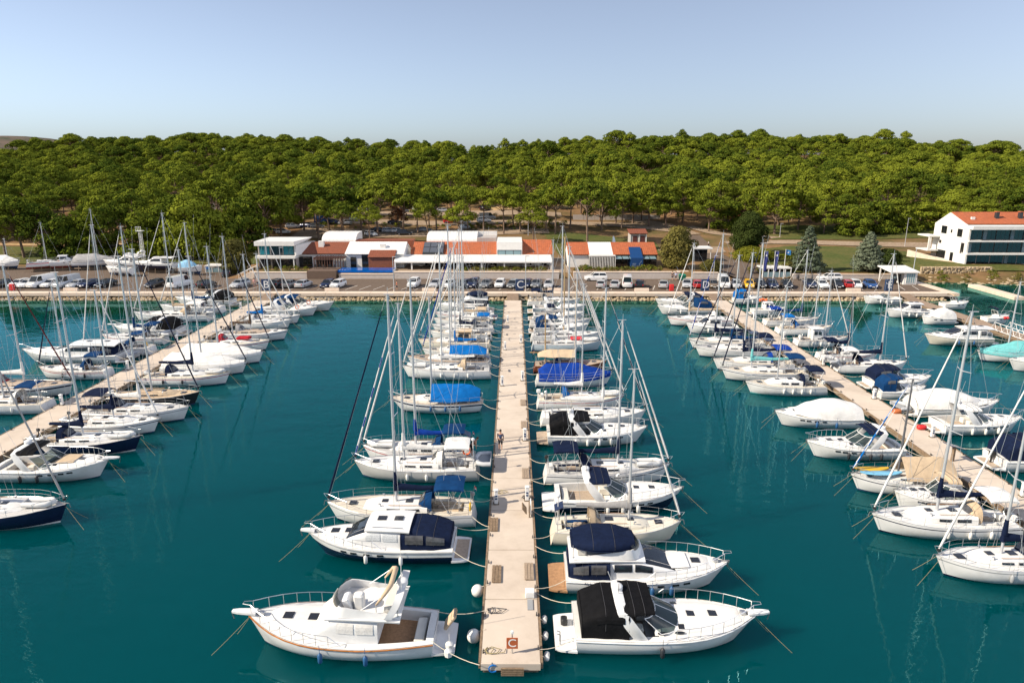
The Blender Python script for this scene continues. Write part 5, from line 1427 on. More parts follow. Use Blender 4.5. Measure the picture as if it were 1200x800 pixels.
            if arch:
                ar = MB().loft([[(x - .2, y * rw, z + zr_), (x + .16, y * rw * 1.02, z + zr_ + .02), (x + .16, y * rw * .95, z + zr_ - .04), (x - .2, y * rw * .94, z + zr_ - .06)] for x, y, z in ((bx0 + .5, -1, .1), (bx0 + .1, -.98, .8), (bx0 - .05, -.8, 1.15), (bx0 - .05, .8, 1.15), (bx0 + .1, .98, .8), (bx0 + .5, 1, .1))])
                ao = ar.build('radar_arch', GEL, root, smooth=40)
                radar_dome(ao, bx0 - .05, 0, zr_ + 1.25)
                MB().tube([(bx0 - .1, cs * .6, zr_ + 1.1), (bx0 - .15, cs * .6, zr_ + 3.0)], .014, 4).build('antenna', WHITE, ao)
        if style == 'fly' and top:
            f4 = shell(bx0 - .1, bx1 - .5, lambda u: rw * 1.0 * (1 - .42 * abs(2 * u - 1) ** 2.6), lambda u: .50 * math.sin(lerp(.28, 2.86, u)) ** .7 + .02, lambda x: zr_ + .72, 2.6)
            canvas(f4, 'soft_top', top, root, 3)
            f6 = shell(bx0 - .1, bx1 - .5, lambda u: rw * .97 * (1 - .42 * abs(2 * u - 1) ** 2.6), lambda u: .2, lambda x: zr_ + .58, 4)
            shell_mesh(f6, 9, 9, True).build('soft_top_skirt', top, root)
        if style in ('cabin', 'hardtop', 'fly') and camper:
            f5 = shell(h.X(.015), h.X(a_) + .02, lambda u: h.half(.15) * .90 * (.80 + .20 * min(1, u * 2.5) ** .6), lambda u: lerp(.62, hgt + .02, min(1, u * 1.7 + .1) ** .7), lambda x: h.sheer(h.u(x)) - .02, 5.0)
            o = canvas(f5, 'cockpit_canopy', canvas_m, root, 3, caps=True, smooth=40)
            for sd in (0, 1):
                for (u0, u1) in ((.12, .48), (.54, .9)):
                    a0, a1 = (.08, .66) if sd == 0 else (PI - .66, PI - .08)
                    patch(f5, u0, u1, a0, a1, .012, 4, 4).build('canopy_window', VINYL, o)
    # hull port lights
    if hw:
        for i, u in enumerate((.45, .54, .63, .70)):
            if far and i % 2: continue
            for sd in (-1, 1):
                p = h.side(h.X(u), .24, sd, .004); q = h.side(h.X(u) + .4, .24, sd, .004)
                d = q - p
                MB().rbox(tuple((p + q) / 2), (d.length, .03, .13), math.atan2(d.y, d.x), bev=.012).build('port_light', GLASS_D, root)
    if rail:
        for sd in (-1, 1):
            pts = [p + Vector((0, 0, .62 - (.5 if i == 0 else 0))) for i, p in enumerate(h.rail(.46, .97, sd, 0, .07, 9))]
            ra = MB().tube(pts, .02 if not far else .026, 4).build('bow_rail', STEEL, root)
            for i in range(1, 9, 1 if not far else 3):
                MB().tube([pts[i] - Vector((.0, 0, .6)), pts[i]], .015, 4).build('stanchion', STEEL, ra)
        a, b = [h.rail(.97, .971, sd, .62, .07, 2)[0] for sd in (1, -1)]
        MB().tube([a, Vector((L - sprit + .12, .1, a.z + .02)), Vector((L - sprit + .12, -.1, a.z + .02)), b], .02, 4).build('bow_rail', STEEL, root)
    if sprit:
        MB().loft([[(x, -w_, z - .06), (x, w_, z - .06), (x, w_, z + .05), (x, -w_, z + .05)] for x, w_, z in ((L - sprit - .5, .24, h.sheer(1) + .05), (L - .3, .17, h.sheer(1) + .08), (L, .09, h.sheer(1) + .09))]).build('bow_pulpit', GEL, root, smooth=30)
    MB().tube([(L - sprit - .6, 0, h.sheer(1) + .08), (L + .05, 0, h.sheer(1) + .05), (L - .05, 0, h.sheer(1) - .35)], .035, 5).build('anchor', GALV, root)
    MB().rbox((L - sprit - .75, 0, h.sheer(.92) + .14), (.3, .26, .2), bev=.04).build('windlass', STEEL, root)
    for i in range(ob): outboard(root, px - .02 if platform else -.05, (i - (ob - 1) / 2) * .55, h.sheer(0) - .2, BLACK if ob < 3 else GREY)
    if nf:
        for i in range(nf):
            u = lerp(.22, .68, (i + .5) / nf); p = h.side(h.X(u), .2, cs, .12); fender(root, (p.x, p.y, h.sheer(u) - .22), fend, .12, .6)
        for i in range(2):
            u = .3 + .25 * i; p = h.side(h.X(u), .2, -cs, .12); fender(root, (p.x, p.y, h.sheer(u) - .22), fend, .12, .6)
    if buoy: lifebuoy(root, h.X(buoy), cs * (h.half(buoy) - .1), h.sheer(buoy) + .45)
    if flagc: flag(root, px + .1, -cs * .5, h.sheer(0) + .1, flagc)
    if dingy: inflatable(root, .0, .85, 1.1, 2.3, RUBBER)
    lines(root, h, L - sprit, cs, gap, px)
    return h
# ------------------------------------------------------------------ the fleet: berth rows along the piers (bow pixel, waterline pixel), nearest last for B, D, E
ROWS = {'CL': (PC[0], -1, 'left', 'central'), 'CR': (PC[1], 1, 'right', 'central'), 'BL': (PB[0], -1, 'left', 'left-hand'), 'BR': (PB[1], 1, 'right', 'left-hand'),
        'DL': (PD[0], -1, 'left', 'right-hand'), 'DR': (PD[1], 1, 'right', 'right-hand'), 'EL': (PE[0], -1, 'left', 'boarded'), 'ER': (PE[1], 1, 'right', 'boarded')}
S, M = sailboat, motorboat
HRV = [RED, WHITE, C_BLUE]
FLEET = [
 # row, bow px, waterline px, builder, look, options, mast top pixel, gap to the pier
 ('CL', 272, 781, M, 'white flybridge trawler with varnished rail and teak cockpit', dict(style='trawler', sprit=.75, seatcover=True, fend=FEND_B, nf=2, plat_m=GEL, camper=False, rimrail=VARNISH, hw=False, cockpit_m=TEAK, Fm=1.08, Fb=1.75, arch=True), None, 1.3),
 ('CL', 352, 666, M, 'navy-hulled cabin cruiser with navy cockpit canopy', dict(style='cabin', band=NAVY, hull=GEL, curtain=True, canvas_m=C_NAVY, fend=FEND_W, nf=2, sprit=.4), None, 1.1),
 ('CL', 383, 622, S, 'white sailing yacht with blue bimini, navy sail cover', dict(cover=C_NAVY, hood=C_BLUE, bim=C_BLUE, furl=C_NAVY, boot=NAVY, nf=2, flagc=HRV), (453, 345), 1.2),
 ('CL', 415, 567, S, 'grey-hulled sailing yacht with white sprayhood and bimini', dict(hull=GREYHULL, cover=C_WHITE, hood=C_WHITE, bim=C_WHITE, furl=C_WHITE, furl2=C_ROYAL, nf=3, dingy=2), (466, 355), 1.3),
 ('CL', 425, 547, S, 'white yacht with blue sail cover and orange lifebuoy', dict(cover=C_ROYAL, hood=C_BLUE, bim=C_BLUE, furl=C_WHITE, sol=True, buoy=True, dingy=1, nf=2, flagc=HRV), (480, 327), 1.9),
 ('CL', 457, 486, S, 'double-ended white yacht with bright blue tent', dict(stripe=NAVY, canoe=True, tent=C_BRIGHT, hood=None, furl=None, fend=FEND_B, nf=3, rail_m=TEAK), (502, 348), 1.4),
 ('CL', 472, 446, S, 'plump white sailing yacht with tan sprayhood', dict(cover=C_WHITE, hood=C_TAN, bim=None, dingy=1, nf=3, sol=True, furl=C_WHITE), (514, 286), 1.2),
 ('CL', 477, 434, S, 'teak-decked yacht with bright blue tent over its boom', dict(deckm=TEAK_PALE, coach=DECK, teak=True, tent=C_BRIGHT, tent_low=1.0, hood=C_WHITE, furl=C_WHITE), (524, 264), 1.3),
 ('CL', 495, 423, S, 'white sloop with bright blue sail cover', dict(cover=C_BRIGHT, hood=None, bim=None, furl=C_ROYAL), (531, 284), 1.6),
 ('CL', 490, 412, S, 'cream yacht with wooden rail and tan deckhouse', dict(hull=CREAM, teak=True, wheelhouse=C_TAN, cover=C_WHITE, hood=None, furl=C_WHITE, furl2=C_NAVY), (527, 291), 1.6),
 ('CL', 503, 401, S, 'white yacht with navy sail cover, solar panel', dict(cover=C_NAVY, hood=C_GREY, bim=None, sol=True), (537, 269), 1.6),
 ('CL', 506, 393, S, 'white yacht with small bright blue bimini', dict(cover=C_WHITE, hood=C_NAVY, bim=C_BRIGHT, flagc=[ORANGE, YELLOW]), (540, 264), 1.4),
 ('CL', 508, 385, S, 'white yacht with tan deck cover and grey dinghy', dict(cover=C_TAN, hood=C_WHITE, bim=C_TAN, dingy=2), (545, 300), 2.0),
 ('CL', 510, 377, S, 'low white sloop with white canvas', dict(cover=C_WHITE, hood=C_WHITE, bim=None), (535, 292), 1.5),
 ('CL', 512, 367, M, 'big white motor yacht with navy flybridge canvas', dict(style='fly', top=C_NAVY, canvas_m=C_NAVY, arch=False), None, 1.6),
 ('CR', 900, 773, M, 'white express cruiser with boxy black cockpit canopy', dict(canvas_m=C_BLACK, top=C_BLACK, fend=FEND_K, nf=1, sprit=.6, boot=ANTIFOUL, plat_m=GEL, hw=False), None, .75),
 ('CR', 852, 701, M, 'white flybridge cruiser with big navy soft top', dict(style='fly', top=C_NAVY, canvas_m=C_NAVY, arch=False, plat_m=TEAK, fend=FEND_B, nf=4, pad=C_WHITE, boot=NAVY), None, .7),
 ('CR', 798, 643, S, 'small cream sloop with tan covers and solar panel', dict(hull=CREAM, deckm=CREAM, cover=C_GREY, hood=C_TAN, bim=None, furl=C_WHITE, sol=True, nf=0, boot=GREYHULL), (745, 432), 1.3),
 ('CR', 800, 605, M, 'express cruiser with navy hull band', dict(band=NAVY, camper=False, top=C_NAVY, fend=FEND_W, nf=4, plat_m=GEL), None, .7),
 ('CR', 785, 572, S, 'white sailing yacht with navy bimini, deck dinghy', dict(cover=C_NAVY, hood=C_NAVY, bim=C_NAVY, dingy=1, furl=C_WHITE, nf=0), (731, 375), 1.2),
 ('CR', 758, 525, M, 'express cruiser with full black canopy', dict(canvas_m=C_BLACK, top=C_BLACK, plat_m=TEAK_PALE, nf=4, boot=DARKHULL), None, .7),
 ('CR', 757, 503, S, 'white racing sloop with bare deck', dict(cover=C_WHITE, hood=None, bim=None, furl=C_NAVY, furl2=C_WHITE, nf=0), (711, 337), 1.4),
 ('CR', 732, 482, S, 'small white sloop with blue hood and outboard motor', dict(cover=C_WHITE, hood=C_BRIGHT, bim=None, dingy=1, nf=0), (685, 333), 1.2),
 ('CR', 718, 455, S, 'yacht wrapped in a royal blue cover', dict(tarp=C_ROYAL, hood=None, cover=None, sail_on_boom=False, furl=C_WHITE, fend=FEND_B, nf=4, boot=C_BRIGHT), (677, 320), 1.3),
 ('CR', 711, 439, S, 'classic mahogany ketch with tan awning', dict(hull=MAHOG, deckm=TEAK_PALE, teak=True, coach=MAHOG, tent=C_TAN, tent_low=1.1, hood=C_BLUE, furl=None, mastm=MASTWOOD, ketch=True, nf=0, flagc=[RED, WHITE]), (676, 330), 1.2),
 ('CR', 706, 413, S, 'pale blue-hulled sailing yacht with red hatch cover', dict(hull=PALEBLUE, cover=C_WHITE, hood=C_WHITE, bim=None, nf=0, dingy=1), (668, 289), 1.2),
 ('CR', 704, 403, S, 'white sailing yacht with wooden mast and grey hood', dict(cover=C_WHITE, hood=C_GREY, mastm=MASTWOOD, nf=0), (654, 278), 1.2),
 ('CR', 690, 393, M, 'white express cruiser with blue arch canopy', dict(canvas_m=C_BLUE, top=C_BLUE), None, .8),
 ('CR', 692, 386, S, 'white sloop with navy sprayhood and furled grey sail', dict(cover=C_GREY, hood=C_NAVY, furl=C_GREY), (660, 265), 1.2),
 ('CR', 685, 378, M, 'white sports cruiser with navy cockpit cover', dict(canvas_m=C_NAVY, top=C_NAVY, camper=False), None, .9),
 ('CR', 687, 369, M, 'pale blue-sided motor cruiser with dark windscreen', dict(hull=PALEBLUE, canvas_m=C_NAVY, camper=False, top=None), None, .9),
 ('CR', 681, 360, S, 'sailing yacht with purple-navy canvas', dict(cover=C_NAVY, hood=C_NAVY, bim=C_NAVY), (647, 281), 1.2),
 # left pier, left side (listed from the quay)
 ('BL', 205, 360, M, 'white motor boat with black canopy', dict(canvas_m=C_BLACK, top=C_BLACK, camper=True), None, 2.4),
 ('BL', 188, 368, S, 'white yacht with blue sail cover', dict(cover=C_BLUE, hood=C_NAVY, bim=None), (216, 261), 3.0),
 ('BL', 157, 378, S, 'long white yacht with tan hood and dinghy astern', dict(cover=C_TAN, hood=C_TAN, bim=C_WHITE, dingy=2), (196, 250), 2.6),
 ('BL', 127, 396, M, 'white express cruiser with black cockpit canopy', dict(canvas_m=C_BLACK, top=C_BLACK, sprit=.8, nf=3, fend=FEND_K), None, 1.4),
 ('BL', 120, 405, S, 'white yacht with blue bimini and dark dinghy', dict(cover=C_BLUE, hood=C_BLUE, bim=C_BLUE, dingy=2, nf=0), (161, 260), 2.6),
 ('BL', 97, 418, S, 'white sloop with blue canopy and yellow buoy', dict(cover=None, hood=C_BLUE, bim=C_BLUE, nf=2), (101, 237), 1.6),
 ('BL', 27, 428, M, 'long white hardtop motor yacht with navy side covers', dict(style='hardtop', canvas_m=C_NAVY, camper=True, dingy=1, hw=False), None, 2.2),
 ('BL', 45, 446, S, 'cream cruising sloop with blue cockpit tent', dict(hull=GEL, cover=None, hood=C_BLUE, bim=C_BLUE, teak=True, fend=FEND_K, nf=3, furl=C_NAVY), (60, 334), 1.5),
 ('BL', -38, 468, S, 'navy-striped yacht with red sprayhood, moored bow-to', dict(stripe=NAVY, cover=C_WHITE, hood=C_RED, bim=None, furl=C_MAROON, deckm=TEAK_PALE, rev=True), (5, 311), 1.5),
 ('BL', -52, 487, S, 'white cruising yacht with flat blue bimini', dict(cover=None, hood=C_WHITE, bim=C_BLUE, furl=C_WHITE, nf=2, dingy=0), (-20, 330), 1.2),
 # left pier, right side (from the quay)
 ('BR', 392, 366, M, 'express cruiser with blue canopy', dict(canvas_m=C_BLUE, top=C_BLUE, buoy=.62, boot=DARKHULL), None, 1.0),
 ('BR', 372, 372, M, 'white sports cruiser with open cockpit and orange lifebuoy', dict(camper=False, top=None, buoy=.66), None, 1.0),
 ('BR', 352, 381, S, 'white sloop with grey rail and white hood', dict(cover=C_WHITE, hood=C_WHITE, nf=0), (310, 274), 1.0),
 ('BR', 341, 387, S, 'white sloop with bright blue sail cover', dict(cover=C_BRIGHT, hood=C_WHITE, nf=0), (290, 297), 1.0),
 ('BR', 337, 401, S, 'white yacht with tan deck and brown sail cover', dict(cover=C_BROWN, hood=C_GREY, deckm=DECK, coach=TEAK_PALE, nf=0), (271, 298), 1.0),
 ('BR', 316, 413, S, 'white yacht with red sprayhood and red deck cover', dict(cover=None, hood=C_RED, furl=C_NAVY, nf=0, boot=NAVY), (246, 277), 1.0),
 ('BR', 308, 429, S, 'masted yacht under a pale winter cover', dict(tarp=C_WHITE, cover=None, hood=None, sail_on_boom=False, furl=None, nf=0), (229, 289), 1.0),
 ('BR', 290, 441, S, 'yacht under a long ridged white tarpaulin', dict(tarp=C_WHITE, cover=None, hood=None, sail_on_boom=False, furl=C_NAVY, nf=0), (222, 300), 1.0),
 ('BR', 270, 454, S, 'white yacht with tan toe rail and navy sprayhood', dict(cover=C_NAVY, hood=C_NAVY, rail_m=TEAK_PALE, furl=None, fend=FEND_K, nf=2, dingy=1), (209, 293), 1.0),
 ('BR', 234, 479, S, 'dark-hulled yacht with pale tan deck cover', dict(hull=DARKHULL, deckm=C_TAN, coach=C_TAN, hood=None, cover=None, furl=C_NAVY, nf=0), (150, 292), 1.0),
 ('BR', 222, 498, S, 'bright white yacht with navy sprayhood and bimini', dict(hood=C_NAVY, bim=C_NAVY, cover=C_WHITE, furl=None, fend=FEND_B, nf=2), (139.5, 300), 1.0),
 ('BR', 187, 513, S, 'white yacht with white canvas laid over its deck', dict(deckm=C_WHITE, coach=C_WHITE, hood=None, cover=C_NAVY, furl=C_WHITE, nf=0), (110, 340), 1.0),
 ('BR', 165, 536, S, 'navy-hulled yacht with navy sail cover and deck dinghy', dict(hull=NAVY, cover=C_NAVY, hood=C_NAVY, bim=None, dingy=1, furl=None, boot=GEL, nf=0), (65, 319), 1.0),
 ('BR', 140, 569, M, 'express cruiser with tan sun pad', dict(canvas_m=C_BLACK, top=C_BLACK, camper=False, sprit=.8, fend=FEND_K, nf=3, pad=C_TAN), None, 1.0),
 ('BR', 78, 626, S, 'navy-hulled yacht with grey dinghy on its foredeck', dict(hull=NAVY, cover=C_WHITE, hood=C_NAVY, dingy=1, furl=C_GREY, boot=GEL, nf=2), (-55, 330), 1.0),
 # right pier, left side (from the quay)
 ('DL', 768, 362, M, 'white motor cruiser with navy canvas', dict(canvas_m=C_NAVY, top=C_NAVY), None, 1.0),
 ('DL', 770, 370, M, 'white sports cruiser with blue cockpit cover', dict(canvas_m=C_BLUE, top=None, camper=True, arch=False), None, 1.0),
 ('DL', 782, 383, S, 'white sloop with tan sail cover and square bow', dict(cover=C_TAN, hood=C_WHITE, furl=C_WHITE, nf=2), (808, 285), 1.0),
 ('DL', 804, 392, M, 'white pilothouse motor boat with dark windows', dict(style='cabin', camper=False, nf=3), None, 1.0),
 ('DL', 807, 411, S, 'white yacht with blue-striped furled sail', dict(cover=C_NAVY, hood=C_NAVY, furl=C_ROYAL, furl2=C_WHITE, nf=2), (847, 274), 1.0),
 ('DL', 815, 421, S, 'white yacht with navy bimini', dict(cover=C_BLUE, hood=C_NAVY, bim=C_NAVY, furl=C_NAVY, nf=0), (866, 299), 1.0),
 ('DL', 836, 437, S, 'white yacht with royal blue hood and cockpit cover', dict(cover=C_NAVY, hood=C_ROYAL, bim=C_ROYAL, furl=C_NAVY, nf=0), (882, 296), 1.0),
 ('DL', 846, 449, S, 'long white yacht with teal sail cover', dict(cover=C_TEAL, hood=C_GREY, bim=C_BLUE, furl=C_NAVY, nf=0), (894, 285), 1.0),
 ('DL', 874, 465, S, 'white sloop with navy bimini, white fenders', dict(cover=None, hood=C_NAVY, bim=C_NAVY, furl=None, nf=4, flagc=[C_ROYAL, WHITE, C_ROYAL], raised=True, boot=C_TEAL), (922, 336), 1.0),
 ('DL', 908, 504, M, 'motor boat bundled in a white tarpaulin', dict(style='covered', tarp=C_WHITE, fend=FEND_B, nf=2, rail=False, platform=True), None, 1.0),
 ('DL', 944, 541, M, 'white express cruiser with navy convertible top', dict(canvas_m=C_NAVY, top=C_NAVY, camper=False, fend=FEND_K, nf=4, arch=True), None, 1.0),
 ('DL', 998, 583, S, 'small sloop carrying a pale blue paddleboard', dict(tent=C_TAN, hood=C_BRIGHT, cover=None, mastm=mat('mast_dark', (.10, .10, .11), .4), furl=C_BRIGHT, furl2=C_WHITE, fend=FEND_K, nf=2), (1070, 444), 1.0),
 ('DL', 1048, 603, M, 'small white cruiser with tan soft top', dict(canvas_m=C_TAN, top=C_TAN, camper=False, nf=0, arch=False), None, 1.0),
 ('DL', 1023, 636, S, 'large white yacht with navy sail cover', dict(cover=C_NAVY, hood=C_TAN, bim=C_WHITE, furl=C_WHITE, fend=FEND_W, nf=3, boot=NAVY, raised=True), (1139, 365), 1.0),
 ('DL', 1095, 686, S, 'white sailing yacht with grey fenders', dict(cover=C_NAVY, hood=C_NAVY, bim=None, furl=C_WHITE, fend=GREY, nf=3, boot=NAVY), (1216, 430), 1.0),
 # right pier, right side (from the quay)
 ('DR', 893, 357, M, 'small white motor boat with bright blue canopy', dict(canvas_m=C_BRIGHT, top=C_BRIGHT, arch=False), None, 1.0),
 ('DR', 920, 371, M, 'white fishing boat with orange buoys on its roof', dict(style='cabin', camper=False, nf=0), None, 1.0),
 ('DR', 960, 384, S, 'white sloop with blue sail cover and white hood', dict(cover=C_BLUE, hood=C_WHITE, bim=C_ROYAL, furl=None, nf=0), (949, 293), 1.0),
 ('DR', 975, 394, S, 'small sloop with bright blue sprayhood', dict(cover=None, hood=C_BRIGHT, bim=C_BRIGHT, furl=None, coach=C_GREY, nf=0), (970, 320), 1.0),
 ('DR', 995, 408, S, 'white motor sailer with wheelhouse and tan rail', dict(wheelhouse=GEL, teak=True, hood=None, cover=None, furl=C_WHITE, nf=3), (976, 317), 1.0),
 ('DR', 1030, 426, S, 'white yacht with wide navy bimini', dict(hood=C_NAVY, bim=C_NAVY, cover=C_NAVY, furl=None, nf=0, mastm=MATS['mast_dark']), (990, 348), 1.0),
 ('DR', 1062, 439, S, 'round-sterned white yacht with white bimini', dict(hood=C_NAVY, bim=C_WHITE, cover=C_NAVY, furl=C_WHITE, nf=0, dingy=2), (1048, 297), 1.0),
 ('DR', 1092, 459, M, 'white motor boat under a navy cockpit cover', dict(canvas_m=C_NAVY, top=C_NAVY, arch=False), None, 1.0),
 ('DR', 1085, 470, M, 'small outboard boat with slate blue canopy', dict(style='open', canvas_m=C_BLUE, arch=False, ob=1, platform=False, top=C_BLUE, nf=0), None, 1.0),
 ('DR', 1170, 491, M, 'motor yacht bundled under a round white cover', dict(style='covered', tarp=C_WHITE, rail=True, nf=0, dingy=1), None, 1.0),
 ('DR', 1198, 512, M, 'white sports cruiser with white hard top', dict(canvas_m=C_WHITE, top=C_WHITE, camper=False, nf=3), None, 1.0),
 ('DR', 1290, 556, M, 'white open boat with navy bimini and outboard motor', dict(style='open', canvas_m=C_NAVY, top=C_NAVY, ob=1, arch=False, nf=0, platform=True), None, 1.0),
 # boarded pier
 ('EL', 1012, 357, M, 'white open boat with low windscreen', dict(style='open', ob=1, arch=False, camper=False, platform=False), None, 1.0),
 ('EL', 1038, 373, M, 'white pilothouse boat with blue-tinted windows', dict(style='cabin', camper=False, nf=3, ob=2, platform=False), None, 1.4),
 ('EL', 1080, 381, M, 'small boat under a white tarpaulin', dict(style='covered', tarp=C_WHITE, rail=False, nf=0), None, .8),
 ('EL', 1083, 406, M, 'cream hardtop cruiser with blue fenders', dict(style='hardtop', hull=CREAM, canvas_m=C_WHITE, camper=True, nf=2, fend=FEND_B, hw=False), None, 3.2),
 ('EL', 1145, 426, S, 'sailboat under a teal green cover', dict(tarp=C_TEAL, cover=None, hood=None, sail_on_boom=False, furl=None, nf=0), (1195, 332), 1.0),
 ('EL', 1183, 438, M, 'small white open boat behind the teal-covered sailboat', dict(style='open', arch=False, camper=False, ob=1, nf=0, platform=False), None, 1.0),
 ('ER', 1135, 363, M, 'white sports boat with tan bimini', dict(canvas_m=C_TAN, top=C_TAN, camper=False, arch=False, nf=0), None, .8),
 ('ER', 1180, 380, M, 'white cruiser with navy bimini and red buoys', dict(canvas_m=C_NAVY, top=C_NAVY, camper=False, arch=False, nf=0, hull=GEL), None, .8),
]
BOATS = {}
count = {}
for r_ in FLEET: count[r_[0]] = count.get(r_[0], 0) + 1
seen = {}
for row, bow, ywl, fnc, look, kw, mast_px, gap in FLEET:
    xe, d, side, pname = ROWS[row]
    i = seen[row] = seen.get(row, 0) + 1
    Yn = on_z((bow + 600) / 2, ywl, 0).y
    xs_ = xe + d * gap
    for _ in range(2):
        B = (1.15 + .205 * L) if _ and fnc is S else ((1.05 + .225 * L) if _ else 3.2)
        Yc = Yn + B * .46
        L = max(4.2, abs(x_at(bow, Yc, 1.35) - xs_))
    n = count[row]
    if row[0] == 'C':
        k, end = (i, 'front') if i <= 9 else (n - i + 1, 'quay')
    else: k, end = i, 'quay'
    ordn = ORD[k].replace('nearest', 'first')
    lab = '%s, %s from %s %s of %s pier' % (look, ordn, end, side, pname)
    root = thing('sailing_yacht' if fnc is S else 'motor_boat', lab, 'sailboat' if fnc is S else 'motorboat', (xs_, Yc, 0), 0 if d > 0 else PI, 'boats berthed %s of the %s pier' % (side, pname))
    kw = dict(kw)
    if fnc is S and 'stripe' not in kw and i % 3 != 1 and kw.get('hull', GEL) is GEL: kw['stripe'] = ((NAVY, C_BLUE, GREY, C_RED)[(i * 7 + len(look)) % 4],)
    kw['far'] = Yn > 66; kw['gap'] = gap
    cs = -1 if d > 0 else 1
    if mast_px:
        q = on_y(mast_px[0], mast_px[1], Yc)
        kw['mastx'] = min(.66, max(.46, abs(q.x - xs_) / L)); kw['mh'] = min(1.75 * L, max(.9 * L, q.z - 1.1))
    rev = kw.pop('rev', False)
    if rev: kw['gap'] = None; kw['mastx'] = 1 - kw.get('mastx', .55); cs = -cs
    h = fnc(root, L, B, cs, Yc, **kw)
    # a little roll and yaw of its own
    root.rotation_euler = (R(random.uniform(-.6, .6)), 0, (0 if d > 0 else PI) + R(random.uniform(-1.2, 1.2)))
    if rev: root.location.x = xs_ + d * L; root.rotation_euler[2] += PI
    BOATS[(row, i)] = (root, h, L, B, xs_, Yc, d, cs)

# extra pieces on the boats nearest the camera
root, h, L, B, *_z, cs = BOATS[('CL', 1)]
MB().tube([(L * .33, -1.15, 3.1), (L * .29, -1.12, 3.7), (L * .27, -.7, 3.95), (L * .27, .7, 3.95), (L * .29, 1.12, 3.7), (L * .33, 1.15, 3.1)], [.05, .10, .13, .13, .10, .05], 7).build('folded_bimini', C_TAN, root, smooth=60)
for sd in (-1, 1): MB().tube([(L * .40, sd * 1.12, 2.75), (L * .29, sd * 1.12, 3.7)], .022, 4).tube([(L * .33, sd * 1.15, 2.7), (L * .33, sd * 1.15, 3.15)], .022, 4).build('bimini_frame', STEEL, root)
MB().rbox((.35, -.6, 1.05), (.18, .8, 1.0), Matrix.Rotation(R(-35), 3, 'Y'), bev=.06).build('rolled_awning', C_TAN, root)
for k in (0, .5): fender(root, (.25, cs * (1.0 + k), .95), FEND_W, .2, .5)
root, h, L, B, *_z, cs = BOATS[('CR', 9)]
root, h, L, B, *_z, cs = BOATS[('CR', 8)]
outboard(root, .1, 0, 1.5, GEL, .8)
root, h, L, B, *_z, cs = BOATS[('DL', 12)]
bd = lambda x0, m, z, y, l=3.1, w=.72: MB().loft([[(x0 + l * t, y + w / 2 * math.sin(PI * min(1, max(.02, t))) ** .5 * s_, z + .1 * (2 * t - 1) ** 4 + dz_) for s_, dz_ in ((-1, 0), (-.9, .05), (.9, .05), (1, 0), (.9, -.05), (-.9, -.05))] for t in lin(0.01, .99, 11)]).build('paddleboard', m, root, smooth=60)
bd(L * .55, mat('board_blue', (.18, .46, .66), .4), h.sheer(.7) + .5, cs * .55)
bd(L * .62, mat('board_yellow', (.60, .36, .02), .4), h.sheer(.7) + .45, -cs * .3, 2.6, .7)
for key, pos in ((('BL', 6), .1), (('CL', 3), .05)):
    root, h, L, B, *_z, cs = BOATS[key]
    MB().rbox((.1, cs * h.half(0) * .8, h.sheer(0) + .55), (.12, .45, .5), bev=.05).build('horseshoe_buoy', YELLOW, root)
root, h, L, B, *_z, cs = BOATS[('CR', 11)]
MB().rbox((L * .62, 0, h.sheer(.6) + .55), (1.5, 1.3, .25), bev=.06).build('hatch_cover', mat('cover_scarlet', (.62, .04, .05), .8), root)
root, h, L, B, *_z, cs = BOATS[('BR', 6)]
MB().rbox((L * .62, 0, h.sheer(.6) + .55), (1.7, 1.2, .35), bev=.1).build('deck_cover', C_RED, root)
root, h, L, B, *_z, cs = BOATS[('DR', 2)]
for k in range(3): MB().ball((L * .3 + .45 * k, .3 * (k % 2), h.sheer(.4) + 1.45), .28).build('roof_buoy', ORANGE, root, smooth=60)
root, h, L, B, *_z, cs = BOATS[('ER', 2)]
for k in range(2): MB().ball((L * .7 + .4 * k, cs * B * .45, 1.0), .26).build('round_buoy', RED, root, smooth=60)
# registration letters on the second cruiser right of the pier and a name on the trawler
def text(body, m, size, parent=None, loc=(0, 0, 0), rot=(0, 0, 0), ext=.004, name='lettering', align='CENTER'):
    cu = bpy.data.curves.new(name, 'FONT'); cu.body = body; cu.size = size; cu.extrude = ext; cu.align_x = align; cu.align_y = 'CENTER'
    o = bpy.data.objects.new('tmp', cu); COL.objects.link(o)
    me = bpy.data.meshes.new_from_object(o.evaluated_get(bpy.context.evaluated_depsgraph_get()))
    bpy.data.objects.remove(o); bpy.data.curves.remove(cu)
    me.materials.clear(); me.materials.append(m)
    q = bpy.data.objects.new(name, me); COL.objects.link(q); q.location = loc; q.rotation_euler = rot
    if parent is not None: q.parent = parent
    return q
root, h, L, B, *_z, cs = BOATS[('CR', 2)]
p = h.side(L * .23, .1, cs, .03)
text('RI-11521', NAVY, .24, root, (p.x, p.y - .02, p.z), (R(78), 0, R(1)))
# oval ports in the cabin side and a folded ladder on the nearest express cruiser
root, h, L, B, *_z, cs = BOATS[('CR', 1)]
for u in (.46, .55):
    p = h.pt(u, .05, cs)
    MB().ball((p.x, cs * (h.half(u) * .74) , h.sheer(u) + .16), .18, 12, 6, sc=(1.5, .3, .5)).build('oval_port', GLASS_D, root, smooth=60)
for k in (-.12, .12): MB().tube([(.25, cs * .9 + k, .45), (.25, cs * .9 + k, 1.0), (.1, cs * .9 + k, 1.05)], .02, 5).build('ladder_rail', BLACK, root)
MB().rbox((.55, -cs * .6, .62), (.35, .5, .35), bev=.06).build('outdrive_cover', BLACK, root)
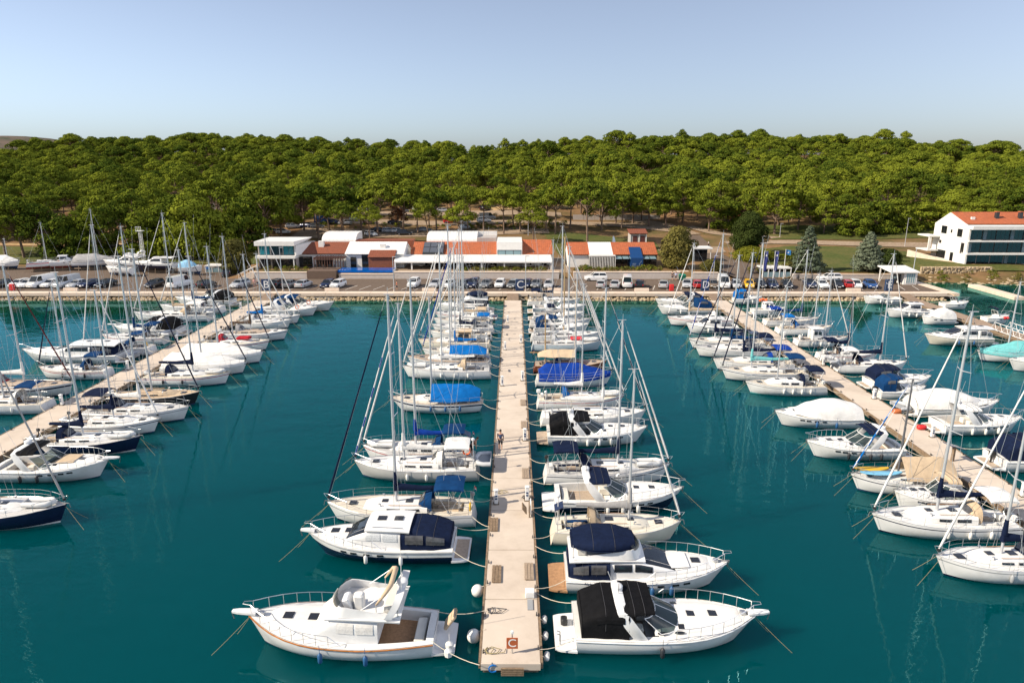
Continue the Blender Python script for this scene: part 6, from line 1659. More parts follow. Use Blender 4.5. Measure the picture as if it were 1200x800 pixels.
# ------------------------------------------------------------------ cars
PAINT = {'white': (.72, .72, .71), 'silver': (.48, .49, .50), 'grey': (.16, .17, .18), 'black': (.012, .012, .014), 'navy': (.012, .02, .06), 'blue': (.02, .07, .22), 'red': (.42, .02, .02), 'yellow': (.75, .42, .01), 'brown': (.16, .12, .08)}
PM = {k: mat('car_paint_' + k, c, .25, metal=.2 if k in ('silver', 'grey', 'navy') else 0, coat=.6) for k, c in PAINT.items()}
M_CARGL = mat('car_glass', (.014, .018, .022), .05, spec=.8)
M_RIM = mat('wheel_rim', (.45, .46, .47), .3, metal=.8)
M_HEAD = mat('headlight_glass', (.7, .72, .74), .1, spec=.8)
M_TAIL = mat('taillight_red', (.35, .01, .01), .2)
CAR = {  # length, width, height, bonnet height, belt height, (x of screen base, roof front, roof rear, rear base) from the tail
 'hatchback': (4.1, 1.75, 1.48, .92, .98, (3.05, 2.25, .45, .10)), 'saloon': (4.6, 1.8, 1.45, .92, .98, (3.35, 2.55, 1.25, .55)),
 'estate': (4.6, 1.8, 1.5, .92, 1.0, (3.4, 2.6, .5, .08)), 'suv': (4.5, 1.85, 1.7, 1.05, 1.12, (3.3, 2.55, .45, .10)),
 'van': (5.3, 1.98, 2.25, 1.15, 1.25, (4.55, 3.75, .12, .04)), 'pickup': (5.0, 1.85, 1.75, 1.1, 1.15, (3.7, 3.0, 1.9, 1.6))}
CARPARTS = {}
def car_parts(kind, col):
    if (kind, col) in CARPARTS: return CARPARTS[(kind, col)]
    L, W, H, zb, zm, (s0, r0, r1, e0) = CAR[kind]
    m = PM[col]; w = W / 2
    P = []
    st = [(0, .86, .45, zm - .12), (.06, .95, .30, zm - .02), (.35, 1, .22, zm), (1.2, 1, .2, zm), (L * .5, 1, .2, zm - .02), (s0, 1, .2, zm - .04), (s0 + .35, .99, .22, zb), (L - .45, .96, .22, zb - .12), (L - .08, .88, .28, zb - .28), (L, .76, .42, zb - .42)]
    rg = [[(x, -w * k, lerp(a, b, .35)), (x, -w * k * .97, a), (x, w * k * .97, a), (x, w * k, lerp(a, b, .35)), (x, w * k * .99, lerp(a, b, .8)), (x, w * k * .86, b), (x, -w * k * .86, b), (x, -w * k * .99, lerp(a, b, .8))] for x, k, a, b in st]
    body = MB().loft(rg).mesh('body', m, 40); P.append(('body', body, None, None))
    g = []
    for x, z, k in ((e0, zm - .06, .84), (lerp(e0, r1, .9), H - .10, .70), (lerp(r1, r0, .5), H - .08, .70), (r0, H - .10, .70), (s0, zb - .03, .82)):
        zl = zm - .08
        g.append([(x, -w * .86, min(zl, z)), (x, w * .86, min(zl, z)), (x, w * k, z), (x, -w * k, z)])
    P.append(('glasshouse', MB().loft(g).mesh('glasshouse', M_CARGL, 30), None, None))
    rf = MB().grid(lambda u, v: (lerp(r1 - .12, r0 + .05, u), w * .73 * (2 * v - 1), H - .06 + .06 * (1 - (2 * v - 1) ** 2) * (1 - .4 * (2 * u - 1) ** 2)), lin(0, 1, 6), lin(0, 1, 6), thick=.07)
    P.append(('roof', rf.mesh('roof', m, 50), None, None))
    pl = MB()
    for sd in (-1, 1):
        for (xa, za, xb, zb_) in ((r0, H - .1, s0, zb - .02), (r1, H - .1, e0, zm - .05), (lerp(r0, r1, .45), H - .1, lerp(r0, r1, .42), zm - .05)):
            pl.tube([(xa, sd * w * .715, za), (xb, sd * w * .85, zb_)], .045, 4)
    P.append(('pillars', pl.mesh('pillars', m), None, None))
    if kind == 'van':
        pv = MB()
        for sd in (-1, 1): pv.add([(e0 + .02, sd * w * .87, zm), (r0 - .75, sd * w * .87, zm), (r0 - .75, sd * w * .73, H - .1), (r1, sd * w * .73, H - .1)], [(0, 1, 2, 3)])
        P.append(('side_panels', pv.mesh('side_panels', m), None, None))
    wh = MB().cyl((0, 0, 0), .32, .2, 14, 0, 'Y').mesh('wheel', RUBBER_D, 40)
    ri = MB().cyl((0, 0, 0), .2, .215, 10, 0, 'Y').mesh('rim', M_RIM, 40)
    for x in (L * .18, L * .82):
        for sd in (-1, 1): P.append(('wheel', wh, (x, sd * (w - .1), .32), ('rim', ri)))
    hl = MB().rbox((0, 0, 0), (.22, .32, .14), bev=.03)
    P += [('headlight', hl.mesh('headlight', M_HEAD), (L - .10, sd * w * .62, zb - .30), None) for sd in (-1, 1)]
    tl = MB().rbox((0, 0, 0), (.1, .24, .26), bev=.02).mesh('taillight', M_TAIL)
    P += [('taillight', tl, (.05, sd * w * .72, zm - .2), None) for sd in (-1, 1)]
    P.append(('grille', MB().rbox((L - .03, 0, zb - .42), (.08, w * .8, .14), bev=.02).mesh('grille', BLACK), None, None))
    P.append(('number_plate', MB().rbox((L + .005, 0, .42), (.02, .5, .11)).mesh('number_plate', WHITE), None, None))
    mr = MB().rbox((0, 0, 0), (.1, .18, .12), bev=.02).mesh('mirror', m)
    P += [('mirror', mr, (s0 - .25, sd * (w + .06), zm + .03), None) for sd in (-1, 1)]
    CARPARTS[(kind, col)] = P
    return P
def car(kind, col, loc, rz, label, group):
    L = CAR[kind][0]
    root = thing('van' if kind == 'van' else 'parked_car', label, 'van' if kind == 'van' else 'car', loc, rz, group)
    for n, me, at_, sub in car_parts(kind, col):
        p = at_ or (0, 0, 0)
        o = inst(n, me, root, (p[0] - L / 2, p[1], p[2]))
        if sub: inst(sub[0], sub[1], o)
        if n in ('pillars', 'side_panels'): o['kind'] = 'stuff'
    return root
DOWN, UP = -PI / 2, PI / 2
QCARS = [(2, 'saloon', 'black', DOWN), (23, 'hatchback', 'white', DOWN), (33, 'hatchback', 'white', DOWN), (48, 'van', 'white', DOWN), (60, 'hatchback', 'white', DOWN), (78, 'van', 'silver', DOWN), (91, 'saloon', 'silver', DOWN), (106, 'saloon', 'navy', DOWN), (124, 'saloon', 'black', DOWN), (181, 'hatchback', 'black', DOWN), (211, 'van', 'white', UP), (242, 'hatchback', 'black', UP), (281, 'estate', 'silver', DOWN), (327, 'suv', 'black', UP), (340, 'saloon', 'grey', UP), (356, 'saloon', 'silver', UP), (384, 'hatchback', 'navy', DOWN), (396, 'hatchback', 'white', DOWN),
 (485, 'suv', 'white', DOWN), (511, 'saloon', 'silver', DOWN), (526, 'hatchback', 'white', DOWN), (543, 'hatchback', 'black', DOWN), (555, 'suv', 'navy', DOWN), (570, 'saloon', 'grey', DOWN), (586, 'hatchback', 'white', DOWN), (601, 'hatchback', 'grey', DOWN), (617, 'hatchback', 'navy', DOWN), (629, 'saloon', 'grey', DOWN), (643.5, 'hatchback', 'silver', DOWN),
 (705, 'hatchback', 'silver', UP), (721, 'saloon', 'silver', UP), (735, 'van', 'white', UP), (750, 'saloon', 'black', UP), (778, 'saloon', 'silver', UP), (805, 'saloon', 'silver', DOWN), (817, 'hatchback', 'red', UP), (836, 'hatchback', 'brown', DOWN), (848, 'van', 'white', DOWN), (863, 'hatchback', 'silver', DOWN), (878, 'hatchback', 'yellow', DOWN), (891, 'saloon', 'black', DOWN), (905, 'hatchback', 'navy', DOWN), (922, 'saloon', 'black', DOWN), (949, 'saloon', 'navy', DOWN), (963, 'saloon', 'white', DOWN), (981, 'saloon', 'black', DOWN), (993, 'hatchback', 'red', UP), (1003, 'hatchback', 'white', DOWN), (1020, 'hatchback', 'blue', DOWN)]
cr = random.Random(11)
near_names = [(0, 'by the boatyard'), (150, 'between boatyard and glass office'), (300, 'below the glass office'), (370, 'near the pool'), (470, 'in front of the restaurant'), (665, 'in front of the slatted shop'), (800, 'near the ramp road'), (935, 'below the lawn')]
def zone(px):
    z = ''
    for a, n in near_names:
        if px >= a: z = n
    return z
zc = {}
for px, kind, col, face in QCARS:
    L = CAR[kind][0]
    Yc = 125.9 + L / 2 + cr.uniform(-.2, .5)
    zc[(zone(px), kind, col)] = zc.get((zone(px), kind, col), 0) + 1
    k = zc[(zone(px), kind, col)]
    lab = '%s%s %s parked nose %s on the quay %s' % ('' if k == 1 else ORD[k] + ' ', col, kind, 'seaward' if face == DOWN else 'inland', zone(px))
    car(kind, col, (x_at(px, Yc, 1.8), Yc, 1.205), face + R(cr.uniform(-16, -6)), lab, 'cars parked along the quay')
car('suv', 'white', (x_at(698, 135.6, 2), 135.6, 1.205), PI, 'white off-road car parked broadside under the shop wall', 'cars parked broadside')
car('estate', 'white', (x_at(972, 135.8, 2), 135.8, 1.205), PI, 'white estate car parked broadside against the lawn wall', 'cars parked broadside')
car('suv', 'black', (x_at(266, 141, 2), 141, 1.2), UP + .3, 'black off-road car in front of the white-roofed shelter', 'cars parked broadside')
UCARS = [(343, 268, 'hatchback', 'silver', 0.4), (358, 267, 'saloon', 'navy', 2.8), (372, 268, 'hatchback', 'grey', .3), (379, 262, 'van', 'blue', .2), (391, 263, 'saloon', 'navy', .1), (405, 264, 'hatchback', 'silver', .3), (418, 259, 'estate', 'silver', .2), (433, 262, 'suv', 'black', 1.2), (435, 277, 'hatchback', 'white', -.7), (444, 272, 'saloon', 'black', .2), (456, 273, 'hatchback', 'silver', .1), (467, 273, 'hatchback', 'white', .2), (474, 276, 'suv', 'black', .1), (463, 263, 'saloon', 'black', .2), (497, 272, 'saloon', 'grey', .1), (527, 262, 'hatchback', 'red', .2), (543, 262, 'estate', 'white', 0.1), (546, 269, 'hatchback', 'silver', .1), (567, 261, 'suv', 'silver', .3), (571, 258, 'van', 'grey', .3), (383, 248, 'saloon', 'navy', .8), (399, 248, 'hatchback', 'white', .5), (412, 248, 'saloon', 'black', .4), (427, 248, 'van', 'silver', .3), (472, 249, 'saloon', 'grey', .3), (490, 248, 'hatchback', 'white', .3), (505, 247, 'suv', 'black', .8), (520, 249, 'estate', 'silver', .2), (569, 247, 'suv', 'black', .9), (258, 263, 'saloon', 'white', .6), (265, 292, 'saloon', 'black', .2), (133, 292, 'saloon', 'black', 0.1), (158, 292, 'hatchback', 'silver', .1), (183, 292, 'saloon', 'grey', .1), (387, 243, 'hatchback', 'red', .5), (283, 267, 'hatchback', 'grey', .3), (315, 272, 'saloon', 'black', .4), (332, 274, 'hatchback', 'white', .3)]
for j, (px, py, kind, col, rz) in enumerate(UCARS):
    p = px_ground(px, py)
    row = 'lower' if py > 266 else ('middle' if py > 255 else 'upper')
    nb = 'behind the glass office' if px < 370 else ('behind the pool house' if px < 480 else 'behind the restaurant')
    if py > 285: row, nb = 'grass-side', 'beyond the boatyard lawn'
    zc[(row, nb, kind, col)] = zc.get((row, nb, kind, col), 0) + 1; k = zc[(row, nb, kind, col)]
    car(kind, col, (p.x, p.y, T(p.x, p.y) + .10), rz, '%s%s %s under the pines in the %s row %s' % ('' if k == 1 else ORD[k] + ' ', col, kind, row, nb), 'cars parked under the pines')

# ------------------------------------------------------------------ quay furniture
M_SIGN = mat('sign_navy', (.012, .035, .10), .5)
for px, ch in ((312, 'B'), (609, 'C'), (826, 'D'), (1041, 'E')):
    x = x_at(px, 124.6, 2.2)
    q = thing('letter_board', 'tall navy board with white letter %s standing on the quay' % ch, 'sign', (x, 124.4, 1.205), R(6), 'letter boards on the quay')
    MB().rbox((0, 0, 1.05), (1.5, .35, 2.1), bev=.02).build('board', M_SIGN, q)
    text(ch, WHITE, 1.9, q, (.08, -.181, 1.1), (R(90), 0, 0), .004, 'letter')
for px, lb in ((14, 'by the white vans'), (787, 'near the slatted shop')):
    q = thing('fire_cabinet', 'bright red cabinet standing on the quay edge %s' % lb, 'cabinet', (x_at(px, 124.2, 1.8), 124.2, 1.205), 0, 'red cabinets')
    MB().rbox((0, 0, .62), (.75, .5, 1.2), bev=.04).build('cabinet_body', RED, q); MB().rbox((0, -.26, .62), (.6, .02, 1.0)).build('door', RED, q); MB().box(-.03, .03, -.29, -.272, .6, .75).build('handle', BLACK, q)
for px, lb in ((389, 'in front of the white buggy by the pool'), (650, 'right of the letter C board'), (752, 'in front of the black saloon'), (503, 'left of the central pier'), (83, 'beside the silver van'), (1000, 'near the red car')):
    q = thing('concrete_barrier', 'low concrete block on the quay %s' % lb, 'barrier', (x_at(px, 124.0, 1.5), 124.0, 1.205), 0, 'concrete blocks on the quay')
    MB().loft([[(x, -.28, 0), (x, .28, 0), (x, .16, .5), (x, -.16, .5)] for x in (-1.3, 1.3)]).build('barrier_block', M_CONC, q); MB().box(-1.31, 1.31, -.1, .1, .5, .56).build('barrier_cap', M_CONC, q)
def lamp(px, Y, zb, top_py, lab, arm=True):
    x = x_at(px, Y, zb + 3); zt_ = on_y(px, top_py, Y).z
    q = thing('street_lamp', lab, 'lamp post', (x, Y, zb), 0, 'lamp posts')
    MB().tube([(0, 0, 0), (0, 0, zt_ - zb)], [.09, .05], 8).build('pole', ALU, q)
    MB().rbox((.3 if arm else 0, 0, zt_ - zb), (.8, .22, .1), bev=.03).build('lamp_head', ALU, q)
    MB().cyl((0, 0, .1), .16, .2, 8).build('pole_base', M_CONC, q)
for a in ((616, 123.9, 1.2, 300, 'slim grey lamp post on the quay beside the letter C board'), (461, 123.9, 1.2, 301, 'grey lamp post on the quay at the pool corner'), (837, 136, 1.2, 300, 'lamp post on the car park by the ramp road'), (1062, 176, 3.2, 256, 'tall lamp post on the road behind the fuel kiosk'), (915, 190, 4.2, 262, 'lamp post on the path left of the tall cedar'), (893, 160, 2.4, 277, 'double lamp post beside the dark round oak'), (619, 190, 4.2, 254, 'lamp post on the gravel behind the restaurant'), (1071, 134, 1.2, 292, 'lamp post beside the white fuel kiosk'), (330, 124, 1.2, 290, 'lamp post on the quay right of the letter B board')): lamp(*a)
q = thing('light_tower', 'white lattice light tower rising behind the boatyard cars', 'light tower', (x_at(168, 158, 3), 158, T(x_at(168, 158, 3), 158)))
for sx in (-.25, .25):
    for sy in (-.25, .25): MB().box(sx - .04, sx + .04, sy - .04, sy + .04, 0, 7.2).build('leg', WHITE, q)
for k in range(9):
    MB().box(-.25, .25, -.27, -.23, .6 + k * .75, .68 + k * .75).build('rung', WHITE, q)
MB().box(-.7, .7, -.7, .7, 7.2, 7.3).build('platform', WHITE, q)
for k in range(4): MB().box(-.6 + k * .4 - .03, -.6 + k * .4 + .03, -.66, -.6, 7.3, 8.2).build('rail_post', WHITE, q)
MB().box(-.66, .66, -.66, -.6, 8.2, 8.27).build('rail', WHITE, q)
# flagpoles
M_BAN = mat('banner_navy', (.018, .028, .16), .7, var=.1)
for px, top_py, kind, lb in ((893.5, 294, 'banner', 'leftmost of the banner poles'), (906, 294, 'banner', 'beside the euro-blue flag'), (918, 292, 'flag', 'rightmost of the three')):
    Y = 136.6; x = x_at(px, Y, 2); zt_ = on_y(px, top_py, Y).z
    q = thing('flagpole', 'white flagpole with %s by the glass shelter, %s' % ('navy banner' if kind == 'banner' else 'small bright blue flag', lb), 'flagpole', (x, Y, 1.205), 0, 'flagpoles')
    MB().tube([(0, 0, 0), (0, 0, zt_ - 1.2)], [.07, .04], 6).build('pole', ALU_W, q)
    if kind == 'banner':
        o = MB().grid(lambda u, v: (.08 + .62 * u, .12 * math.sin(u * 4 + v * 3), zt_ - 1.3 - v * 3.9), lin(0, 1, 5), lin(0, 1, 9), thick=.01).build('banner', M_BAN, q, smooth=60)
        MB().rbox((.38, -.14, zt_ - 2.1), (.25, .02, .4)).build('banner_print', WHITE, o)
        MB().tube([(0, 0, zt_ - 1.28), (.72, 0, zt_ - 1.28)], .02, 4).build('banner_arm', ALU_W, q)
    else:
        o = MB().grid(lambda u, v: (.06 + .95 * u, .1 * math.sin(u * 5), zt_ - 1.3 - v * .95 - u * .15), lin(0, 1, 7), lin(0, 1, 5), thick=.01).build('flag', mat('flag_blue', (.01, .16, .42), .7), q, smooth=60)
        MB().rbox((.5, -.1, zt_ - 1.85), (.28, .02, .26)).build('flag_print', WHITE, o)
# stairs by the kiosk
q = thing('stairs', 'pale concrete stairs climbing from the car park to the kiosk', 'stairs', (x_at(803, 138, 1.6), 137.6, 1.2))
for i in range(8): MB().box(-1.2, 1.2, i * .34, 3.2, i * .15, (i + 1) * .15).build('step', M_CONC, q)
for s in (-1, 1): MB().tube([(s * 1.25, 0, .95), (s * 1.25, 3, 2.15)], .03, 4).build('handrail', STEEL, q)
q = thing('stairs', 'white railed stairs beside the glass office', 'stairs', (x_at(291, 138.5, 1.6), 138.4, 1.2))
for i in range(8): MB().box(-1.6 + i * .3, 1.6, -.9, .9, i * .16, (i + 1) * .16).build('step', M_CONC, q)
for s in (-.95, .95):
    t = MB().tube([(-1.7, s, .9), (1.5, s, 2.4)], .04, 4)
    for k in range(6): t.tube([(-1.6 + k * .6, s, k * .28), (-1.6 + k * .6, s, .95 + k * .28)], .025, 4)
    t.build('handrail', WHITE, q)
q = thing('beach_flag', 'pale blue feather flag on the grass behind the shop', 'flag', (x_at(717, 168, 4), 168, T(x_at(717, 168, 4), 168)))
MB().tube([(0, 0, 0), (0, 0, 3.2), (.25, 0, 3.9)], .03, 5).build('pole', ALU, q)
MB().grid(lambda u, v: (.03 + u * .75 * math.sin(PI * (.15 + .8 * v)) + .2 * v * v, .03 * math.sin(v * 6), .9 + v * 3.0), lin(0, 1, 4), lin(0, 1, 8), thick=.01).build('flag', mat('flag_pale', (.35, .45, .58), .7), q)
q = thing('recycling_bin', 'green bin beside the stairs to the kiosk', 'bin', (x_at(801, 136.4, 1.8) - 2.2 + 1.9, 136.2, 1.205)); MB().loft([[(-.55, -.4, 0), (.55, -.4, 0), (.55, .4, 0), (-.55, .4, 0)], [(-.65, -.5, 1.0), (.65, -.5, 1.0), (.65, .5, 1.0), (-.65, .5, 1.0)]]).build('bin_body', mat('bin_green', (.01, .16, .10), .5), q); MB().loft([[(-.7, -.55, 1.0), (.7, -.55, 1.0), (.7, .55, 1.0), (-.7, .55, 1.0)], [(-.5, -.3, 1.25), (.5, -.3, 1.25), (.5, .3, 1.25), (-.5, .3, 1.25)]]).build('bin_lid', MATS['bin_green'], q)
for i in range(3):
    q = thing('scooter', 'dark scooter parked by the lawn wall, %s from the shelter' % ORD[i + 1].replace('nearest', 'first'), 'scooter', (x_at(936 + i * 8, 136.6, 1.8), 136.6, 1.205), 1.2, 'scooters by the lawn wall')
    for x in (-.6, .6): MB().tube([(x + .24 * math.cos(a), 0, .26 + .24 * math.sin(a)) for a in [2 * PI * k / 10 for k in range(10)]], .07, 5, closed=True).build('wheel', RUBBER_D, q)
    MB().loft([[(x, -w_, z0_), (x, w_, z0_), (x, w_ * .8, z1_), (x, -w_ * .8, z1_)] for x, w_, z0_, z1_ in ((-.75, .12, .5, .75), (-.2, .18, .3, .78), (.2, .16, .25, .36), (.5, .14, .3, .9), (.62, .08, .6, 1.0))]).build('body', BLACK, q)
    MB().tube([(.55, -.32, 1.05), (.55, .32, 1.05)], .025, 4).build('handlebar', BLACK, q)

# ------------------------------------------------------------------ things on the piers
def pedestal(x, y, lab, sc=1.0):
    q = thing('power_pedestal', lab, 'pedestal', (x, y, ZP), random.uniform(-.1, .1), 'power pedestals on the piers')
    MB().rbox((0, 0, .5), (.26, .24, 1.0), bev=.03).build('pedestal_body', GEL, q)
    MB().rbox((0, 0, 1.06), (.32, .3, .12), bev=.03).build('pedestal_cap', WHITE, q)
    for z in (.45, .65): MB().rbox((0, -.13, z), (.16, .03, .1)).build('socket', C_BLUE, q)
    MB().rbox((0, 0, .03), (.4, .36, .06)).build('pedestal_base', M_CONCD, q)
for j, (px, py) in enumerate(((574.5, 590), (621, 586), (622, 516), (588, 452), (614, 446), (592, 410), (611, 402), (595, 378))):
    p = on_z(px, py, ZP); pedestal(min(PC[1] - .4, max(PC[0] + .4, p.x)), p.y, 'white power pedestal on the central pier, %s from its near end' % ORD[j + 1].replace('nearest', 'first'))
for j, y in enumerate((64, 76, 88, 100, 110)): pedestal(PB[0] + .5, y, 'white power pedestal on the left-hand pier, %s from the quay' % ORD[5 - j].replace('nearest', 'first'))
for j, y in enumerate((45, 56, 66, 78, 90, 102)): pedestal(PD[1] - .5 if j != 3 else PD[1] - .4, y, 'white power pedestal on the right-hand pier, %s from the quay' % ORD[6 - j].replace('nearest', 'first'))
def plank_stack(px, py, lab, m=M_TIMBER, l=1.7, w=.55, n=3, rz=PI / 2):
    p = on_z(px, py, ZP)
    q = thing('gangplank', lab, 'gangplank', (p.x, p.y, ZP), rz, 'gangplanks lying on the central pier')
    for i in range(n): MB().rbox((0, (i - (n - 1) / 2) * w / n, .07), (l, w / n - .02, .05)).build('plank', m, q)
    for s in (-.6, .6): MB().rbox((s * l * .5, 0, .022), (.08, w, .04)).build('batten', m, q)
M_PALEW = mat('weathered_plank', (.33, .25, .18), .9, var=.25, vscale=6)
for a in ((579, 615, 'brown gangplank near the second pedestal'), (582, 673, 'brown gangplank at the left edge near the pier end'), (620, 670, 'pale gangplank at the right edge near the pier end'), (616, 555, 'pale gangplank at the right edge halfway along'), (614, 498, 'short tan gangplank beside the right pedestal'), (613, 472, 'pale gangplank at the right edge behind the man'), ): plank_stack(*a, m=M_TIMBER if a[0] < 600 else M_PALEW)
p = on_z(617, 603, ZP)
q = thing('noticeboard', 'brown slatted notice stand with white panel on the central pier', 'notice board', (p.x - .05, p.y, ZP), 0)
MB().rbox((-.1, 0, .5), (.5, .9, .06), Matrix.Rotation(R(55), 3, 'Y')).build('board', M_TIMBER, q); MB().rbox((.32, 0, .62), (.06, .7, .9)).build('panel', WHITE, q)
for s in (-.35, .35): MB().box(.2, .28, s - .04, s + .04, 0, .9).build('leg', M_TIMBER, q)
p = on_z(621, 702, ZP)
q = thing('cable_box', 'white cable box with grey hatch on the right edge of the pier', 'box', (p.x, p.y, ZP)); MB().rbox((0, .3, .2), (.5, .45, .4), bev=.03).build('box_body', WHITE, q); MB().rbox((0, -.5, .03), (.3, .9, .06)).build('cable_tray', GREY, q)
# orange letter sign at the pier end and blue letter on its face
p = on_z(598.5, 770, ZP)
q = thing('pier_sign', 'small orange sign with white letter C at the end of the central pier', 'sign', (-.06, 28.55, ZP), 0)
MB().tube([(0, .03, 0), (0, .03, 1.15)], .035, 6).build('sign_post', STEEL, q)
MB().rbox((0, -.02, .62), (.56, .04, .62), bev=.01).build('sign_panel', mat('sign_orange', (.42, .10, .03), .6), q)
text('C', WHITE, .62, q, (.0, -.042, .62), (R(90), 0, 0), .004, 'letter')
MB().rbox((0, .03, 1.2), (.14, .12, .16), bev=.02).build('sign_light', WHITE, q)
q = thing('letter_mark', 'bright blue letter C hanging on the end face of the central pier', 'letter', (-1.02, 27.83, .5))
text('C', mat('letter_blue', (.01, .18, .55), .5), .62, q, (0, -.02, -.05), (R(90), 0, R(8)), .02, 'letter')
MB().box(-.03, .03, -.0, .012, .1, .3).build('hook', STEEL, q)
q = thing('step_box', 'dark slatted step hanging under the end of the central pier', 'step', (-.05, 27.75, .25))
for k in range(4): MB().box(-.55, .55, -.05, .03, -.1 + k * .11, -.02 + k * .11).build('slat', M_TIMBER, q)
for px, py, lb in ((561, 692, 'left pier edge beside the gangplank'), (557, 745, 'left pier edge near the orange sign')):
    p = on_z(px, py, .35)
    q = thing('ball_fender', 'round white ball fender at the %s' % lb, 'fender', (PC[0] - .42, p.y, .36), 0, 'ball fenders'); MB().ball((0, 0, 0), .36, 14, 10).build('ball', FEND_W, q, smooth=90); MB().tube([(.2, 0, .25), (.6, 0, .42)], .02, 4).build('rope', ROPE, q)
for px, py, lb in ((638, 726, 'a'), (636, 745, 'b'), (641, 769, 'c')):
    p = on_z(px, py, .4)
    q = thing('tube_fender', {'a': 'tilted white tube fender beside the black-canopied cruiser', 'b': 'upright white fender on the right pier edge', 'c': 'lying white fender at the right corner of the pier end'}[lb], 'fender', (PC[1] + .25, p.y, .42), 0, 'tube fenders'); MB().tube([(-.02, -.3, .1), (0, -.24, .08), (.05, .24, -.06), (.06, .3, -.08)], [.03, .15, .15, .03], 9).build('fender_body', FEND_W, q, smooth=60); MB().tube([(-.02, -.3, .1), (-.18, -.4, .34)], .015, 4).build('rope', ROPE, q)
for j, (px, py) in enumerate(((568, 763), (566, 716), (579, 577), (613, 583))):
    p = on_z(px, py, ZP)
    q = thing('rope_coil', 'untidy heap of dark rope %s' % ('by the left front corner of the pier', 'at the left pier edge near the trawler', 'beside the left pedestal', 'beside the right pedestal')[j], 'rope', (max(PC[0] + .3, p.x), p.y, ZP + .02))
    pts = [(.12 * k * math.cos(k * 1.3 + j) * .35 + .05 * k * .6, .25 * math.sin(k * 1.3 + j), .03 + .02 * (k % 3)) for k in range(16)]
    MB().tube(pts, .022, 4).build('rope', (ROPE_Y, FEND_K, ROPE_Y, FEND_K)[j], q)
# clutter on the right-hand pier
p = on_z(1120, 540, ZP)
q = thing('solar_stand', 'solar panel on a wooden stand on the right-hand pier', 'solar panel', (p.x - .3, p.y, ZP), .3)
MB().rbox((0, 0, 1.3), (1.5, 1.0, .06), Matrix.Rotation(R(18), 3, 'Y')).build('solar_panel', SOLAR, q); MB().box(-.1, .1, -.1, .1, 0, 1.3).build('post', M_TIMBER, q)
for k in range(5): MB().rbox((-.6 + .3 * k, 0, 1.335 - (-.6 + .3 * k) * math.tan(R(18))), (.015, 1.0, .006), Matrix.Rotation(R(18), 3, 'Y')).build('cell_line', ALU, q)
for px, py, m_, lb in ((1073, 484, mat('bag_orange', (.5, .14, .04), .7), 'orange folded bag on the right-hand pier'), (1082, 503, RED, 'red fuel can on the right-hand pier')):
    p = on_z(px, py, ZP); q = thing('luggage', lb, 'bag', (min(PD[1] - .4, p.x), p.y, ZP)); MB().rbox((0, 0, .22), (.8, .45, .44), bev=.1).build('bag_body', m_, q, smooth=60); MB().tube([(-.2, 0, .42), (0, 0, .56), (.2, 0, .42)], .025, 4).build('handle', BLACK, q)
for px, py, j in ((884, 391, 0), (900, 398, 1)):
    p = on_z(px, py, ZP); q = thing('solar_tray', 'flat dark solar panel lying on the right-hand pier, %s one' % ('farther', 'nearer')[j], 'solar panel', (p.x, p.y, ZP + .05), 0, 'solar panels on the pier'); MB().rbox((0, 0, .1), (1.3, 2.0, .06)).build('panel', SOLAR, q); MB().rbox((0, 0, .03), (1.0, 1.6, .1)).build('frame', ALU, q)

# ------------------------------------------------------------------ boats ashore on the left
ASHORE = [(8, 306, 24, S, 'white covered hull', dict(tarp=C_WHITE, cover=None, hood=None, furl=None, sail_on_boom=False, nf=0), 6.0, 150, 0), (53, 308, 0, S, 'small white sloop with red antifouling', dict(boot=ANTIFOUL_R, cover=None, hood=None, sail_on_boom=False, nf=0, furl=None, stripe=RED), 6.5, 148, .5), (76, 308, 0, M, 'fishing cruiser with open hardtop', dict(style='cabin', camper=False, nf=0, boot=ANTIFOUL_R), 6.5, 149, .35), (112, 306, 0, S, 'grey-tarped yacht', dict(tarp=C_GREY, cover=None, hood=None, sail_on_boom=False, nf=0, furl=None), 8.6, 150, 0.25), (148, 312, 0, M, 'white flybridge yacht', dict(style='fly', arch=True, nf=0, camper=False, boot=DARKHULL), 10.5, 147.5, PI - .1), (183, 313, 0, M, 'navy-bottomed motor yacht', dict(style='hardtop', nf=0, camper=False, boot=NAVY, band=NAVY), 10.5, 145.5, PI - .05), (140, 325, 0, M, 'little white open boat', dict(style='open', nf=0, camper=False, arch=False, platform=False), 6.0, 141, PI - .15), (224, 330, 0, M, 'small boat with pale blue and yellow cover', dict(style='covered', tarp=mat('cover_sky', (.25, .5, .7), .8), rail=False, nf=0, platform=False), 4.6, 142.5, .1)]
for px, py, _, fnc, look, kw, L, Y, rz in ASHORE:
    lift = 1.0 if L > 6.2 else .7
    zg = max(1.2, T(x_at(px, Y, 2), Y)) if Y < 156 else T(x_at(px, Y, 2), Y)
    root = thing('sailing_yacht' if fnc is S else 'motor_boat', '%s standing on props in the boatyard' % look, 'sailboat' if fnc is S else 'motorboat', (0, 0, 0), rz, 'boats ashore in the boatyard')
    B = 1.1 + .205 * L
    if fnc is S and 'tarp' in kw and L < 7: kw['mh'] = 5
    h = fnc(root, L, B, -1 if abs(rz) < 1 else 1, Y, far=True, gap=None, **kw)
    c = Vector((math.cos(rz) * L / 2, math.sin(rz) * L / 2, 0))
    root.location = Vector((x_at(px, Y, 2.5), Y, zg + lift)) - c
    for u in (.15, .4, .65):
        for sd in (-1, 1):
            p = h.pt(u, .9, sd)
            MB().tube([(p.x, p.y, p.z), (p.x, p.y * 1.25, -lift + .02)], .06, 5).build('prop', M_TIMBER, root)
    MB().box(L * .15, L * .75, -.12, .12, -lift, -.42).build('keel_block', M_TIMBER, root)

